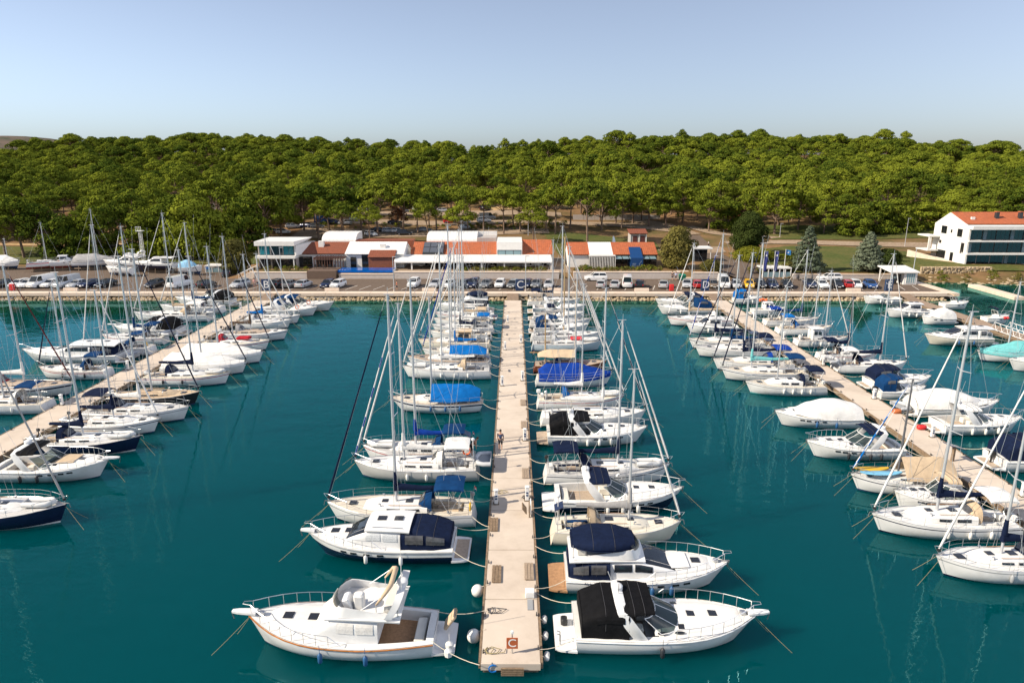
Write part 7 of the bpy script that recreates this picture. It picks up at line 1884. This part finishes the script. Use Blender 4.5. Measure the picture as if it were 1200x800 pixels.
# ------------------------------------------------------------------ people
SKIN = mat('skin', (.46, .25, .16), .6); HAIR = mat('hair_dark', (.03, .02, .015), .7)
def skin_mesh(name, verts, edges, radii, m, rootv=0, sub=1):
    me = bpy.data.meshes.new(name); me.from_pydata(verts, edges, [])
    o = bpy.data.objects.new('tmp', me); COL.objects.link(o)
    sk = o.modifiers.new('s', 'SKIN')
    sk.use_smooth_shade = True
    for i, r_ in enumerate(radii): me.skin_vertices[0].data[i].radius = (r_, r_) if not isinstance(r_, tuple) else r_
    me.skin_vertices[0].data[rootv].use_root = True
    sb = o.modifiers.new('d', 'SUBSURF'); sb.levels = sub; sb.render_levels = sub
    dg = bpy.context.evaluated_depsgraph_get()
    nm = bpy.data.meshes.new_from_object(o.evaluated_get(dg))
    bpy.data.objects.remove(o); bpy.data.meshes.remove(me)
    nm.materials.clear(); nm.materials.append(m)
    nm.polygons.foreach_set('use_smooth', [True] * len(nm.polygons))
    return nm
def person(label, loc, rz, shirt, legs_m, lean=0.0, arm=(0, 0), stride=0.0, short=True):
    q = thing('person', label, 'person', loc, rz)
    ca, sa_ = math.cos(lean), math.sin(lean)
    def up(x, y, z):   # lean forward (+x) above the hips
        return (x * ca + (z - .92) * sa_, y, .92 + (z - .92) * ca - x * sa_) if z > .92 else (x, y, z)
    V = [up(0, 0, .95), up(0, 0, 1.15), up(0, 0, 1.38), up(0, 0, 1.50), up(.03, 0, 1.62), up(.02, 0, 1.73)]
    E_ = [(0, 1), (1, 2), (2, 3), (3, 4), (4, 5)]
    Rr = [(.15, .11), (.14, .10), (.17, .11), .055, .10, .085]
    for s, a in ((-1, arm[0]), (1, arm[1])):
        b = len(V)
        V += [up(0, s * .19, 1.42), up(.05 + .18 * a, s * .25, 1.16 + .06 * a), up(.10 + .40 * a, s * .24, .93 + .22 * a), up(.12 + .46 * a, s * .235, .86 + .24 * a)]
        Rr += [.07, .048, .036, (.022, .042)]
        E_ += [(2, b), (b, b + 1), (b + 1, b + 2), (b + 2, b + 3)]
        for k in range(4):
            V.append(up(.12 + .02 + .53 * a, s * (.235 + (k - 1.5) * .02), .775 + .012 * abs(k - 1.5) + .26 * a)); Rr.append(.010); E_.append((b + 3, len(V) - 1))
        V.append(up(.17 + .46 * a, s * .19, .83 + .24 * a)); Rr.append(.011); E_.append((b + 3, len(V) - 1))
    for s in (-1, 1):
        b = len(V); st_ = stride * s
        V += [(0, s * .10, .88), (st_ * .5 + .02, s * .11, .48), (st_ - (.05 if st_ < 0 else 0), s * .11, .09), (st_ + .14, s * .12, .045)]
        Rr += [.095, .062, .042, (.04, .035)]
        E_ += [(0, b), (b, b + 1), (b + 1, b + 2), (b + 2, b + 3)]
    inst('body', skin_mesh('body', V, E_, Rr, SKIN), q)
    sv = [V[0], V[1], V[2], V[6], V[7], V[15], V[16]]
    inst('shirt', skin_mesh('shirt', sv, [(0, 1), (1, 2), (2, 3), (3, 4), (2, 5), (5, 6)], [(.165, .125), (.155, .115), (.185, .125), .085, .062, .085, .062], shirt), q)
    lv = [V[0]]; le = []; lr = [(.165, .125)]
    for b in (24, 28):
        k = len(lv); lv += [V[b], V[b + 1]]; lr += [.11, .078]; le += [(0, k), (k, k + 1)]
        if not short: lv.append(V[b + 2]); lr.append(.06); le.append((k + 1, k + 2))
    inst('trousers', skin_mesh('trousers', lv, le, lr, legs_m), q)
    hp = Vector(V[5]); MB().ball((hp.x - .015, 0, hp.z + .015), .112, 10, 8, sc=(1, .92, .95)).build('hair', HAIR, q, smooth=90)
    fp = Vector(V[4]); fdx = Vector(up(1, 0, 1.62)) - Vector(up(0, 0, 1.62))
    MB().ball(tuple(fp + fdx * .105 + Vector((0, 0, .02))), .02, 6, 4).build('nose', SKIN, q)
    for s in (-1, 1): MB().ball(tuple(fp + fdx * .09 + Vector((0, s * .036, .055))), .013, 6, 4).build('eye', BLACK, q); MB().ball(tuple(fp + Vector((0, s * .1, .03))), .025, 6, 4, sc=(.6, .4, 1.2)).build('ear', SKIN, q)
    MB().rbox(tuple(fp + fdx * .095 + Vector((0, 0, -.035))), (.02, .05, .012)).build('mouth', mat('lips', (.30, .10, .08), .6), q)
    return q
CL_ = lambda n, c: mat('cloth_' + n, c, .9, var=.1)
p = on_z(586.5, 527, ZP)
person('man in dark blue T-shirt and shorts standing on the central pier', (p.x, p.y, ZP + .005), R(80), CL_('navy', (.03, .05, .11)), CL_('charcoal', (.03, .03, .035)))
rt, h, L, B, xs_, Yc, d, cs = BOATS[('CL', 5)]
person('shirtless man in black shorts leaning over the stern of a sailing yacht', (xs_ + .05, Yc - .4, h.sheer(0) - .4), R(20), SKIN, CL_('black', (.012, .012, .014)), lean=.75, arm=(.6, .8))
for j, (px, Y, sh, lg, rz, lb) in enumerate(((298, 127.5, (.55, .30, .28), (.3, .2, .18), -1.5, 'person in pink top standing on the quay left of the letter B board'), (302, 128.2, (.6, .55, .5), (.05, .06, .1), 2.0, 'person in pale shirt beside the letter B board'), (465, 124.6, (.35, .1, .06), (.04, .04, .05), .3, 'person in red-brown top walking on the quay by the pool corner'), (792, 135.6, (.3, .4, .6), (.05, .05, .07), 1.2, 'person in light blue shirt at the foot of the kiosk stairs'), (788, 136.0, (.06, .06, .07), (.05, .05, .07), 1.0, 'person in dark clothes at the foot of the kiosk stairs'))):
    person(lb, (x_at(px, Y, 2), Y, 1.205), rz, CL_('q%d' % j, sh), CL_('l%d' % j, lg), stride=.15 if j > 1 else 0)
p = px_ground(830, 291)
person('walker in white shirt and dark trousers on the road behind the kiosk', (p.x, p.y, T(p.x, p.y) + .13), 2.6, CL_('white', (.65, .65, .65)), CL_('dk', (.03, .03, .04)), stride=.2, short=False)
# ------------------------------------------------------------------ vegetation
def leaf_material(name, c1, c2, trans=.08):
    m = bpy.data.materials.new(name); m.use_nodes = True
    nt = m.node_tree; nt.nodes.clear()
    o = nt.nodes.new('ShaderNodeOutputMaterial'); d = nt.nodes.new('ShaderNodeBsdfDiffuse'); t = nt.nodes.new('ShaderNodeBsdfTranslucent'); x = nt.nodes.new('ShaderNodeMixShader')
    oi = nt.nodes.new('ShaderNodeObjectInfo'); g = nt.nodes.new('ShaderNodeNewGeometry')
    n = nt.nodes.new('ShaderNodeTexNoise'); n.inputs['Scale'].default_value = .9; n.inputs['Detail'].default_value = 3
    nt.links.new(g.outputs['Position'], n.inputs['Vector'])
    a = nt.nodes.new('ShaderNodeMath'); a.operation = 'MULTIPLY_ADD'; a.inputs[1].default_value = .75
    nt.links.new(oi.outputs['Random'], a.inputs[0])
    s = nt.nodes.new('ShaderNodeMapRange'); s.inputs[1].default_value = .35; s.inputs[2].default_value = .65; s.inputs[3].default_value = -.2; s.inputs[4].default_value = .45
    nt.links.new(n.outputs[0], s.inputs[0]); nt.links.new(s.outputs[0], a.inputs[2])
    mx = nt.nodes.new('ShaderNodeMix'); mx.data_type = 'RGBA'; mx.inputs['A'].default_value = (*c1, 1); mx.inputs['B'].default_value = (*c2, 1)
    nt.links.new(a.outputs[0], mx.inputs['Factor'])
    nt.links.new(mx.outputs['Result'], d.inputs[0]); nt.links.new(mx.outputs['Result'], t.inputs[0])
    x.inputs[0].default_value = trans
    nt.links.new(d.outputs[0], x.inputs[1]); nt.links.new(t.outputs[0], x.inputs[2]); nt.links.new(x.outputs[0], o.inputs[0])
    MATS[name] = m
    return m
L_PINE = leaf_material('pine_needles', (.042, .068, .010), (.195, .222, .023))
L_OAK = leaf_material('holm_oak_leaves', (.030, .045, .012), (.055, .070, .018))
L_CEDAR = leaf_material('cedar_needles', (.085, .11, .07), (.15, .175, .115))
L_OLIVE = leaf_material('olive_leaves', (.09, .085, .025), (.16, .14, .04))
L_SHRUB = leaf_material('shrub_leaves', (.07, .10, .015), (.17, .17, .02))
L_DEAD = leaf_material('dead_needles', (.13, .06, .03), (.20, .09, .05))
M_BARK = mat('pine_bark', (.17, .115, .08), .95, var=.3, vscale=3, bump=.6, bscale=6)
M_BARKG = mat('grey_bark', (.26, .21, .16), .95, var=.25, vscale=3)

def leaves_mesh(name, clumps, m, size, dens, seed, flat=.22, up_bias=.4):
    rng = np.random.default_rng(seed)
    VS = []
    for (c, r) in clumps:
        n = max(8, int(dens * (r[0] * r[1] + r[0] * r[2] + r[1] * r[2])))
        d = rng.normal(size=(n, 3)); d[:, 2] += up_bias; d /= np.linalg.norm(d, axis=1)[:, None]
        rad = rng.uniform(.70, 1.06, n)[:, None]
        p = np.array(c)[None] + d * rad * np.array(r)[None]
        nn = d * (1 - flat) + rng.normal(size=(n, 3)) * flat; nn /= np.linalg.norm(nn, axis=1)[:, None]
        ref = rng.normal(size=(n, 3)); t1 = np.cross(nn, ref); t1 /= np.linalg.norm(t1, axis=1)[:, None]; t2 = np.cross(nn, t1)
        s = size * rng.uniform(.6, 1.4, n)[:, None]
        VS.append(np.stack([p + t1 * s, p - t1 * s * .6 + t2 * s * .8, p - t1 * s * .6 - t2 * s * .8], 1).reshape(-1, 3))
    V = np.concatenate(VS); n3 = len(V) // 3
    me = bpy.data.meshes.new(name)
    me.vertices.add(len(V)); me.vertices.foreach_set('co', V.ravel())
    me.loops.add(len(V)); me.loops.foreach_set('vertex_index', np.arange(len(V), dtype=np.int32))
    me.polygons.add(n3); me.polygons.foreach_set('loop_start', np.arange(0, len(V), 3, dtype=np.int32)); me.polygons.foreach_set('loop_total', np.full(n3, 3, dtype=np.int32))
    me.materials.append(m); me.update(); me.validate()
    return me
def pine(seed, H=11.0, W=4.0, bare=.5, lean=.4, nclump=26, dome=.32, m=L_PINE, size=.23, dens=26, layers=True):
    """tapered leaning trunk with limbs ending in flattened needle clumps"""
    rg = random.Random(seed)
    tx, ty = rg.uniform(-lean, lean), rg.uniform(-lean, lean)
    tp = lambda t: Vector((tx * t * t * 2 + .12 * math.sin(t * 5 + seed), ty * t * t * 2 + .12 * math.cos(t * 4 + seed), H * t * .93))
    tb = MB().tube([tp(t) for t in lin(-.03, 1, 8)], [lerp(.26, .07, t) for t in lin(0, 1, 8)], 6)
    cl = []
    for i in range(nclump):
        ang = i * 2.4 + rg.uniform(-.4, .4); k = (i + .5) / nclump
        rad = W * math.sqrt(k) * rg.uniform(.75, 1.05)
        zc_ = H * (1 - dome * (rad / W) ** 2 * rg.uniform(.7, 1.5)) - H * .06 - (rg.uniform(0, H * (1 - bare) * .62) if layers else rg.uniform(0, .6)) * (.25 + .75 * (rad / W))
        zc_ = max(zc_, H * bare)
        r_ = rg.uniform(.95, 1.65) * (W / 4.0) ** .6
        c = tp(zc_ / H) * 1.0; c = Vector((c.x + rad * math.cos(ang), c.y + rad * math.sin(ang), zc_))
        cl.append((tuple(c), (r_ * 1.15, r_ * 1.15, r_ * rg.uniform(.52, .74))))
        if i % 2 == 0 or rad > W * .7:
            b0 = tp(max(bare * .8, min(.95, (zc_ / H) - .12 - .1 * rad / W)))
            tb.tube([b0, b0.lerp(c, .5) + Vector((0, 0, .15)), c - Vector((0, 0, r_ * .3))], [.085, .06, .03], 4)
    cl.append(((tp(1).x, tp(1).y, H - .5), (1.2 * W / 4, 1.2 * W / 4, .7)))
    return leaves_mesh('crown', cl, m, size, dens, seed), tb.mesh('trunk', M_BARK, 60)
PINES = []
for k in range(5): PINES.append(('umbrella', *pine(10 + k, 12.5, 4.4, .62, 1.0, 24, .30, layers=(k % 2 == 0))))
for k in range(5): PINES.append(('dense', *pine(30 + k, 11.5, 4.6, .36, .6, 32, .50, layers=(k % 2 == 1))))
for k in range(3): PINES.append(('low', *pine(50 + k, 8.0, 4.4, .08, .4, 52, .75)))
FARP = []
for k in range(6): FARP.append(pine(70 + k, 11, (4.2, 5.2, 3.6, 5.8, 4.6, 3.2)[k], .42, .4, 26, (.34, .30, .45, .26, .38, .5)[k], size=.28, dens=21, layers=(k == 2)))
DEADP = pine(95, 10, 3.0, .35, .4, 20, .5, m=L_DEAD)
def put_tree(name, label, cat, me2, loc, s, rz, group=None, sz=None):
    q = thing(name, label, cat, loc, rz, group)
    q.scale = (s, s, sz or s)
    inst('crown', me2[0], q); inst('trunk', me2[1], q)
    return q
tr = random.Random(5)
TREES = []            # (x, y)
def too_close(x, y, d):
    return any((x - a) ** 2 + (y - b) ** 2 < d * d for a, b in TREES)
# trees one can pick out at the edge of the wood: pixel of the foot, crown top pixel, kind
FRONT = [(6, 300, 246, 'dense', 'pine at the far left edge behind the covered hull'), (52, 300, 240, 'dense', 'dark pine between the big left pine and the bushy one'), (100, 299, 247, 'low', 'bushy pine behind the fishing cruiser ashore'), (140, 297, 238, 'umbrella', 'tall bare-trunked pine behind the flybridge yacht ashore'), (176, 298, 243, 'low', 'low pine right of the light tower'), (207, 297, 232, 'dense', 'round pine behind the white van'), (246, 298, 238, 'low', 'low pine left of the glass office tree'), (330, 279, 222, 'dense', 'pine close behind the glass office roof'), (386, 275, 224, 'umbrella', 'slim pine over the vaulted hall'), (424, 274, 221, 'umbrella', 'slim pine over the pool house ridge'), (512, 272, 224, 'umbrella', 'pine over the left half of the restaurant'), (567, 271, 221, 'umbrella', 'pine over the restaurant dormer'), (628, 269, 223, 'umbrella', 'pine over the right end of the restaurant'), (668, 268, 218, 'umbrella', 'pine over the gap between restaurant and shop'), (705, 270, 216, 'dense', 'pine over the white shop roof panel'), (742, 262, 214, 'dense', 'pine over the blue shop panel'), (780, 268, 226, 'dense', 'dark pine just left of the kiosk'), (830, 272, 226, 'dense', 'pine behind the walking person'), (852, 268, 230, 'low', 'bushy pine left of the dark oak'), (965, 274, 232, 'dense', 'pine between the two cedars'), (1000, 276, 240, 'low', 'low pine left of the road bend'), (1078, 266, 232, 'low', 'round pine left of the villa'), (1130, 252, 222, 'dense', 'pine rising over the villa roof ridge'), (28, 303, 232, 'dense', 'big dark pine at the left end behind the boatyard'), (80, 303, 250, 'low', 'bushy pine behind the small red sloop ashore'), (120, 300, 243, 'dense', 'pine behind the tall mast in the boatyard'), (225, 300, 226, 'low', 'broad bushy pine beyond the boatyard cars'), (195, 296, 240, 'low', 'rounded pine just left of the broad bushy one'), (312, 288, 214, 'dense', 'tall leafy pine rising behind the glass office'), (288, 292, 232, 'low', 'lower pine behind the yellowish tree by the office'), (590, 275, 218, 'umbrella', 'fork-trunked pine behind the restaurant dormer'), (610, 272, 222, 'umbrella', 'slim straight pine right of the forked one'), (640, 271, 220, 'umbrella', 'leaning pine above the gravel path end'), (651, 275, 216, 'umbrella', 'slim pine left of the twisted one'), (688, 284, 212, 'umbrella', 'twisted-trunk pine behind the shop ridge'), (548, 272, 222, 'umbrella', 'pine above the white vaulted restaurant roof'), (473, 276, 215, 'umbrella', 'pine between the two white vaulted roofs'), (443, 276, 213, 'umbrella', 'double-trunked pine behind the pool house'), (490, 274, 222, 'umbrella', 'short pine behind the restaurant solar panels'), (402, 276, 220, 'umbrella', 'pine behind the white vaulted hall'), (372, 275, 216, 'umbrella', 'bare-trunked pine behind the brown tiled wing'), (357, 271, 217, 'umbrella', 'slender pine left of the bare-trunked one'), (722, 262, 205, 'dense', 'pine left of the small shed'), (760, 266, 207, 'dense', 'wide pine above the small shed'), (800, 262, 212, 'dense', 'spreading pine above the kiosk'), (907, 275, 212, 'dense', 'big pine standing on the sandy slope by the path'), (935, 270, 214, 'dense', 'pine just right of the sandy slope'), (985, 270, 228, 'dense', 'pine behind the two cedars'), (1025, 272, 230, 'low', 'wide low-branched pine above the road'), (1050, 270, 232, 'low', 'low pine overlapping the road bend'), (1110, 262, 222, 'low', 'rounded pine behind the villa gable'), (1150, 258, 218, 'dense', 'pine above the villa roof'), (1190, 256, 220, 'dense', 'pine at the right end above the villa'), (258, 283, 208, 'umbrella', 'pine above the dark car by the office'), (160, 294, 225, 'umbrella', 'leaning pine behind the light tower')]
for px, py, top_, kind, lb in FRONT:
    p = px_ground(px, py); hh_ = on_y(px, top_, p.y).z - p.z
    c_ = [t for t in PINES if t[0] == kind]; t = c_[tr.randrange(len(c_))]
    base = {'umbrella': 12, 'dense': 11, 'low': 8}[kind]
    s = hh_ / base; sw = min(1.5, max(.75, s * tr.uniform(.9, 1.1)))
    q = put_tree('pine_tree', lb, 'pine tree', t[1:], (p.x, p.y, p.z - .1), sw, tr.uniform(0, 6.28), 'pines at the edge of the wood', s)
    TREES.append((p.x, p.y))
ROADS = [(-64, 12, 186, 240, .80), (-8, 55, 196, 222, .55)]
def blocked(x, y):
    if y < 172: return True
    if x < -58 and y < 181: return True
    if -62 < x < 10 and (y < 178 or 190 < y < 203): return True
    if 10 <= x < 40 and y < 192: return True
    if 28 < x < 60 and y < 200: return True
    if 55 < x < 125 and y < 206: return True
    if x >= 125 and y < 186: return True
    for yy, w_ in ((215.5, 5.5), (233.5, 5.5)):
        if -64 < x < 18 and abs(y - yy) < w_: return True
    if 18 <= x < 52 and abs(y - (214 - (x - 18) * .25)) < 6: return True
    return False
cand = []
y = 172.0
while y < 500:
    half = .80 * y + 12
    n = int(2 * half * 1.0 / 6.0)
    for i in range(n * 2):
        x = tr.uniform(-half, half); yy = y + tr.uniform(0, 6)
        if blocked(x, yy): continue
        dmin = tr.choice((6.0, 7.2, 9.0)) if not (-64 < x < 20 and yy < 250) else 8.6
        cand.append((x, yy, dmin))
    y += 6
# spacing on a hash grid
grid = {}
def ok(x, y, d):
    gx, gy = int(x // 6), int(y // 6)
    for a in (-2, -1, 0, 1, 2):
        for b in (-2, -1, 0, 1, 2):
            for (u, v_) in grid.get((gx + a, gy + b), ()):
                if (x - u) ** 2 + (y - v_) ** 2 < d * d: return False
    grid.setdefault((gx, gy), []).append((x, y)); return True
for a, b in TREES: grid.setdefault((int(a // 6), int(b // 6)), []).append((a, b))
cand = [c for c in cand if ok(*c)]
cand.sort(key=lambda c: c[1])
tr2 = random.Random(8)
def seen_px(x, y):
    t = y * math.cos(PITCH) + 10 * math.sin(PITCH); return 600 + 800 * x / t
n_ind = 0; rest = []
strips = ['far left wood', 'left wood', 'wood behind the office', 'wood behind the pool house', 'wood behind the restaurant', 'wood behind the shop', 'wood right of the shop', 'wood above the cedars', 'wood behind the villa']
IND = []
for x, y, _ in cand:
    if n_ind < 243 and -30 < seen_px(x, y) < 1230:
        n_ind += 1
        sp = (-64 < x < 30 and y < 250)
        kind = 'umbrella' if sp or tr2.random() < .45 else 'dense'
        if tr2.random() < .012: kind = 'dead'
        IND.append((x, y, kind, min(8, int(max(0, seen_px(x, y)) / 1200 * 9)), 0 if y < 205 else (1 if y < 225 else (2 if y < 245 else 3))))
    else: rest.append((x, y))
IND.sort(key=lambda t: seen_px(t[0], t[1])); tc = {}
for x, y, kind, sx, rw_ in IND:
    tc[(kind, sx, rw_)] = tc.get((kind, sx, rw_), 0) + 1
    c_ = [t for t in PINES if t[0] == kind] or [('dead', *DEADP)]; t = c_[tr2.randrange(len(c_))]
    s = tr2.uniform(.80, 1.15)
    lab = '%s %s pine from left in %s row, %s' % (ordinal(tc[(kind, sx, rw_)]), {'dead': 'brown dead', 'umbrella': 'flat-topped', 'dense': 'round-crowned'}[kind], ('front', 'second', 'third', 'fourth')[rw_], strips[sx])
    put_tree('pine_tree', lab, 'pine tree', t[1:], (x, y, T(x, y) - .1), s, tr2.uniform(0, 6.28), 'pines of the wood', s * tr2.uniform(.85, 1.12))
# the wood beyond: too many to count, one object (points carrying crowns)
wood_col = bpy.data.collections.new('wood_crowns')
for k, (a, b) in enumerate(FARP):
    jm = bpy.data.meshes.new('wood_pine')
    va = np.empty(len(a.vertices) * 3); a.vertices.foreach_get('co', va); vb2 = [tuple(v_.co) for v_ in b.vertices]
    allv = [tuple(c) for c in va.reshape(-1, 3)] + vb2
    na = len(a.vertices)
    fs = [(i, i + 1, i + 2) for i in range(0, na, 3)] + [tuple(na + i for i in p_.vertices) for p_ in b.polygons]
    jm.from_pydata(allv, [], fs); jm.materials.append(L_PINE); jm.materials.append(M_BARK)
    jm.polygons.foreach_set('material_index', [0] * (na // 3) + [1] * len(b.polygons)); jm.update()
    wood_col.objects.link(bpy.data.objects.new('wood_pine', jm))
pm = bpy.data.meshes.new('pine_wood')
pts = [(x, y, T(x, y) - .1) for x, y in rest]
pm.from_pydata(pts, [], [])
sa_ = pm.attributes.new('tree_scale', 'FLOAT', 'POINT'); sa_.data.foreach_set('value', [tr2.uniform(.62, 1.22) * (1.3 if tr2.random() < .07 else 1) for _ in pts])
ra_ = pm.attributes.new('tree_turn', 'FLOAT', 'POINT'); ra_.data.foreach_set('value', [tr2.uniform(0, 6.28) for _ in pts])
wood = bpy.data.objects.new('pine_wood', pm); COL.objects.link(wood)
tag(wood, 'mass of green pine crowns covering the hillside up to the skyline', 'wood', kind='stuff')
ng = bpy.data.node_groups.new('wood_points', 'GeometryNodeTree')
ng.interface.new_socket('Geometry', in_out='INPUT', socket_type='NodeSocketGeometry'); ng.interface.new_socket('Geometry', in_out='OUTPUT', socket_type='NodeSocketGeometry')
gi = ng.nodes.new('NodeGroupInput'); go = ng.nodes.new('NodeGroupOutput')
iop = ng.nodes.new('GeometryNodeInstanceOnPoints'); ci = ng.nodes.new('GeometryNodeCollectionInfo')
ci.inputs['Collection'].default_value = wood_col; ci.inputs['Separate Children'].default_value = True; ci.inputs['Reset Children'].default_value = True
iop.inputs['Pick Instance'].default_value = True
na1 = ng.nodes.new('GeometryNodeInputNamedAttribute'); na1.data_type = 'FLOAT'; na1.inputs['Name'].default_value = 'tree_scale'
na2 = ng.nodes.new('GeometryNodeInputNamedAttribute'); na2.data_type = 'FLOAT'; na2.inputs['Name'].default_value = 'tree_turn'
cx_ = ng.nodes.new('ShaderNodeCombineXYZ')
ng.links.new(gi.outputs[0], iop.inputs['Points']); ng.links.new(ci.outputs[0], iop.inputs['Instance'])
ng.links.new(na1.outputs['Attribute'], iop.inputs['Scale']); ng.links.new(na2.outputs['Attribute'], cx_.inputs['Z']); ng.links.new(cx_.outputs[0], iop.inputs['Rotation'])
ng.links.new(iop.outputs[0], go.inputs[0])
wood.modifiers.new('wood', 'NODES').node_group = ng
print('pines: individuals', n_ind + len(FRONT), 'rest', len(rest))

# broadleaf, cedars, shrubs
def blob_tree(seed, H, W, m, bare, size=.2, dens=34, cone=False, bark=M_BARKG):
    rg = random.Random(seed); cl = []; tb = MB().tube([(0, 0, -.3), (.05, 0, H * .5), (0, .05, H * .92)], [.2, .13, .04], 6)
    n = 60
    for i in range(n):
        t = (i + .5) / n; ang = i * 2.4
        if cone: zz = lerp(H * bare, H * .97, t); rad = W * (1 - t) ** .75 * rg.uniform(.55, 1.0); r_ = lerp(1.25, .4, t) * W / 3
        else:
            zz = lerp(H * bare, H * .93, t); rad = W * math.sin(PI * (.18 + .80 * t)) ** .7 * rg.uniform(.35, 1.0); r_ = rg.uniform(.8, 1.3) * W / 3.0
        c = (rad * math.cos(ang), rad * math.sin(ang), zz); cl.append((c, (r_ * 1.1, r_ * 1.1, r_ * (.5 if cone else .8))))
        if i % 3 == 0: tb.tube([(0, 0, max(.5, zz - .8 - rad * .3)), c], [.07, .02], 4)
    return leaves_mesh('crown', cl, m, size, dens, seed), tb.mesh('trunk', bark, 60)
for px, py, top_, wpx, m_, nm, lb, cone, bare in ((875, 299, 249, 44, L_OAK, 'oak_tree', 'dark round holm oak beside the ramp road', False, .12), (945, 320, 264, 40, L_CEDAR, 'cedar_tree', 'tall grey-green conical cedar on the lawn', True, .05), (1016, 320, 271, 42, L_CEDAR, 'cedar_tree', 'broader grey-green cedar on the lawn near the fuel kiosk', True, .08), (1040, 320, 293, 36, L_OAK, 'shrub_tree', 'dark rounded bush right of the broader cedar', False, .05), (793, 314, 266, 42, L_OLIVE, 'olive_tree', 'olive-green tree at the right end of the shop', False, .08), (277, 322, 281, 40, L_OLIVE, 'young_tree', 'yellow-green tree left of the glass office', False, .06), (863, 262, 240, 24, L_DEAD, 'bare_tree', 'small purple-brown bare tree above the oak', False, .2), (745, 313, 305, 11, L_SHRUB, 'palm_shrub', 'small bright palm-like shrub in front of the blue panel', False, .2), (881, 305, 293, 46, L_SHRUB, 'shrub_tree', 'spreading bright shrub below the dark oak', False, .05), (833, 318, 305, 26, L_OLIVE, 'shrub_tree', 'grey-green shrub below the kiosk', False, .05)):
    p = px_ground(px, py)
    if p.y < 140: p = Vector((x_at(px, 141, 3), 141, T(x_at(px, 141, 3), 141)))
    H_ = on_y(px, top_, p.y).z - p.z; W_ = wpx / 800 * p.y / 2
    q = thing(nm, lb, 'shrub' if 'shrub' in nm else 'tree', (p.x, p.y, p.z), px * .1)
    a, b = blob_tree(px, max(1.2, H_), max(.6, W_ * .85), m_, bare, .2 if H_ > 4 else .13, 62, cone)
    inst('crown', a, q); inst('trunk', b, q)
SH = []
for k in range(4):
    rg = random.Random(200 + k)
    SH.append((leaves_mesh('foliage', [((rg.uniform(-.5, .5), rg.uniform(-.25, .25), .35 + rg.uniform(0, .35)), (.4, .38, .33)) for _ in range(6)], L_SHRUB if k % 2 else L_OLIVE, .09, 60, 200 + k), MB().tube([(0, 0, -.1), (.05, 0, .5)], [.04, .02], 5).tube([(0, 0, .1), (-.2, .1, .55)], [.03, .015], 4).mesh('stem', M_BARKG)))
shc = {}
def shrub(x, y, z, s, k, lab, grp):
    shc[grp] = shc.get(grp, 0) + 1; lab = '%s %s' % (ordinal(shc[grp]), lab)
    q = thing('garden_shrub', lab, 'shrub', (x, y, z), k * 1.7, grp); q.scale = (s, s, s)
    inst('foliage', SH[k % 4][0], q); inst('stem', SH[k % 4][1], q)
for i in range(34):
    px = 536 + i * 3.2
    if i % 7 == 5: continue
    shrub(x_at(px, 139.3, 2.6), 139.2 + (i % 3) * .2, 2.33, tr2.uniform(.8, 1.4), i, 'low shrub from the left in the bed along the restaurant terrace wall', 'restaurant bed shrubs')
for i in range(30):
    px = 676 + i * 3.4
    shrub(x_at(px, 139.4, 2.6), 139.3 + (i % 3) * .4, 2.33, tr2.uniform(.9, 1.7), i, 'garden shrub from the left in the bed below the slatted shop', 'shop bed shrubs')
for i in range(10):
    shrub(x_at(303 + i * 6, 140, 2.6), 140 + (i % 2) * .8, 2.36, tr2.uniform(.8, 1.5), i, 'small shrub from the left on the strip of lawn before the glass office', 'office lawn shrubs')
for i in range(26):
    px = 885 + (i * 37) % 60; Y = 142 + (i * 13) % 26; x = x_at(px, Y, 3)
    shrub(x, Y, T(x, Y), tr2.uniform(1.2, 2.4), i, 'leafy shrub on the bank behind the flagpoles', 'bank shrubs')
for i in range(22):
    px = 1080 + (i * 29) % 118; Y = 140.5 + (i * 7) % 5; x = x_at(px, Y, 1)
    shrub(x, Y, T(x, Y) - .05, tr2.uniform(.6, 1.3), i, 'tufted shrub on the shore below the villa', 'shore shrubs')
for i in range(40):
    px = 540 + (i * 41) % 110; p = px_ground(px, 266 + (i * 3) % 5)
    shrub(p.x, p.y, p.z, tr2.uniform(.8, 1.8), i, 'scrubby bush on the bank between the gravel lots', 'lot bank bushes')
for i in range(60):
    x = -66 + (i * 53) % 82; Y = 205 + (i % 5) * 1.0 if i % 2 else 222 + (i % 6)
    shrub(x, Y, T(x, Y), tr2.uniform(.8, 1.9), i, 'scrubby bush under the pines between the car rows', 'car row bushes')
# two far scrub bushes on the heath are part of the far hill
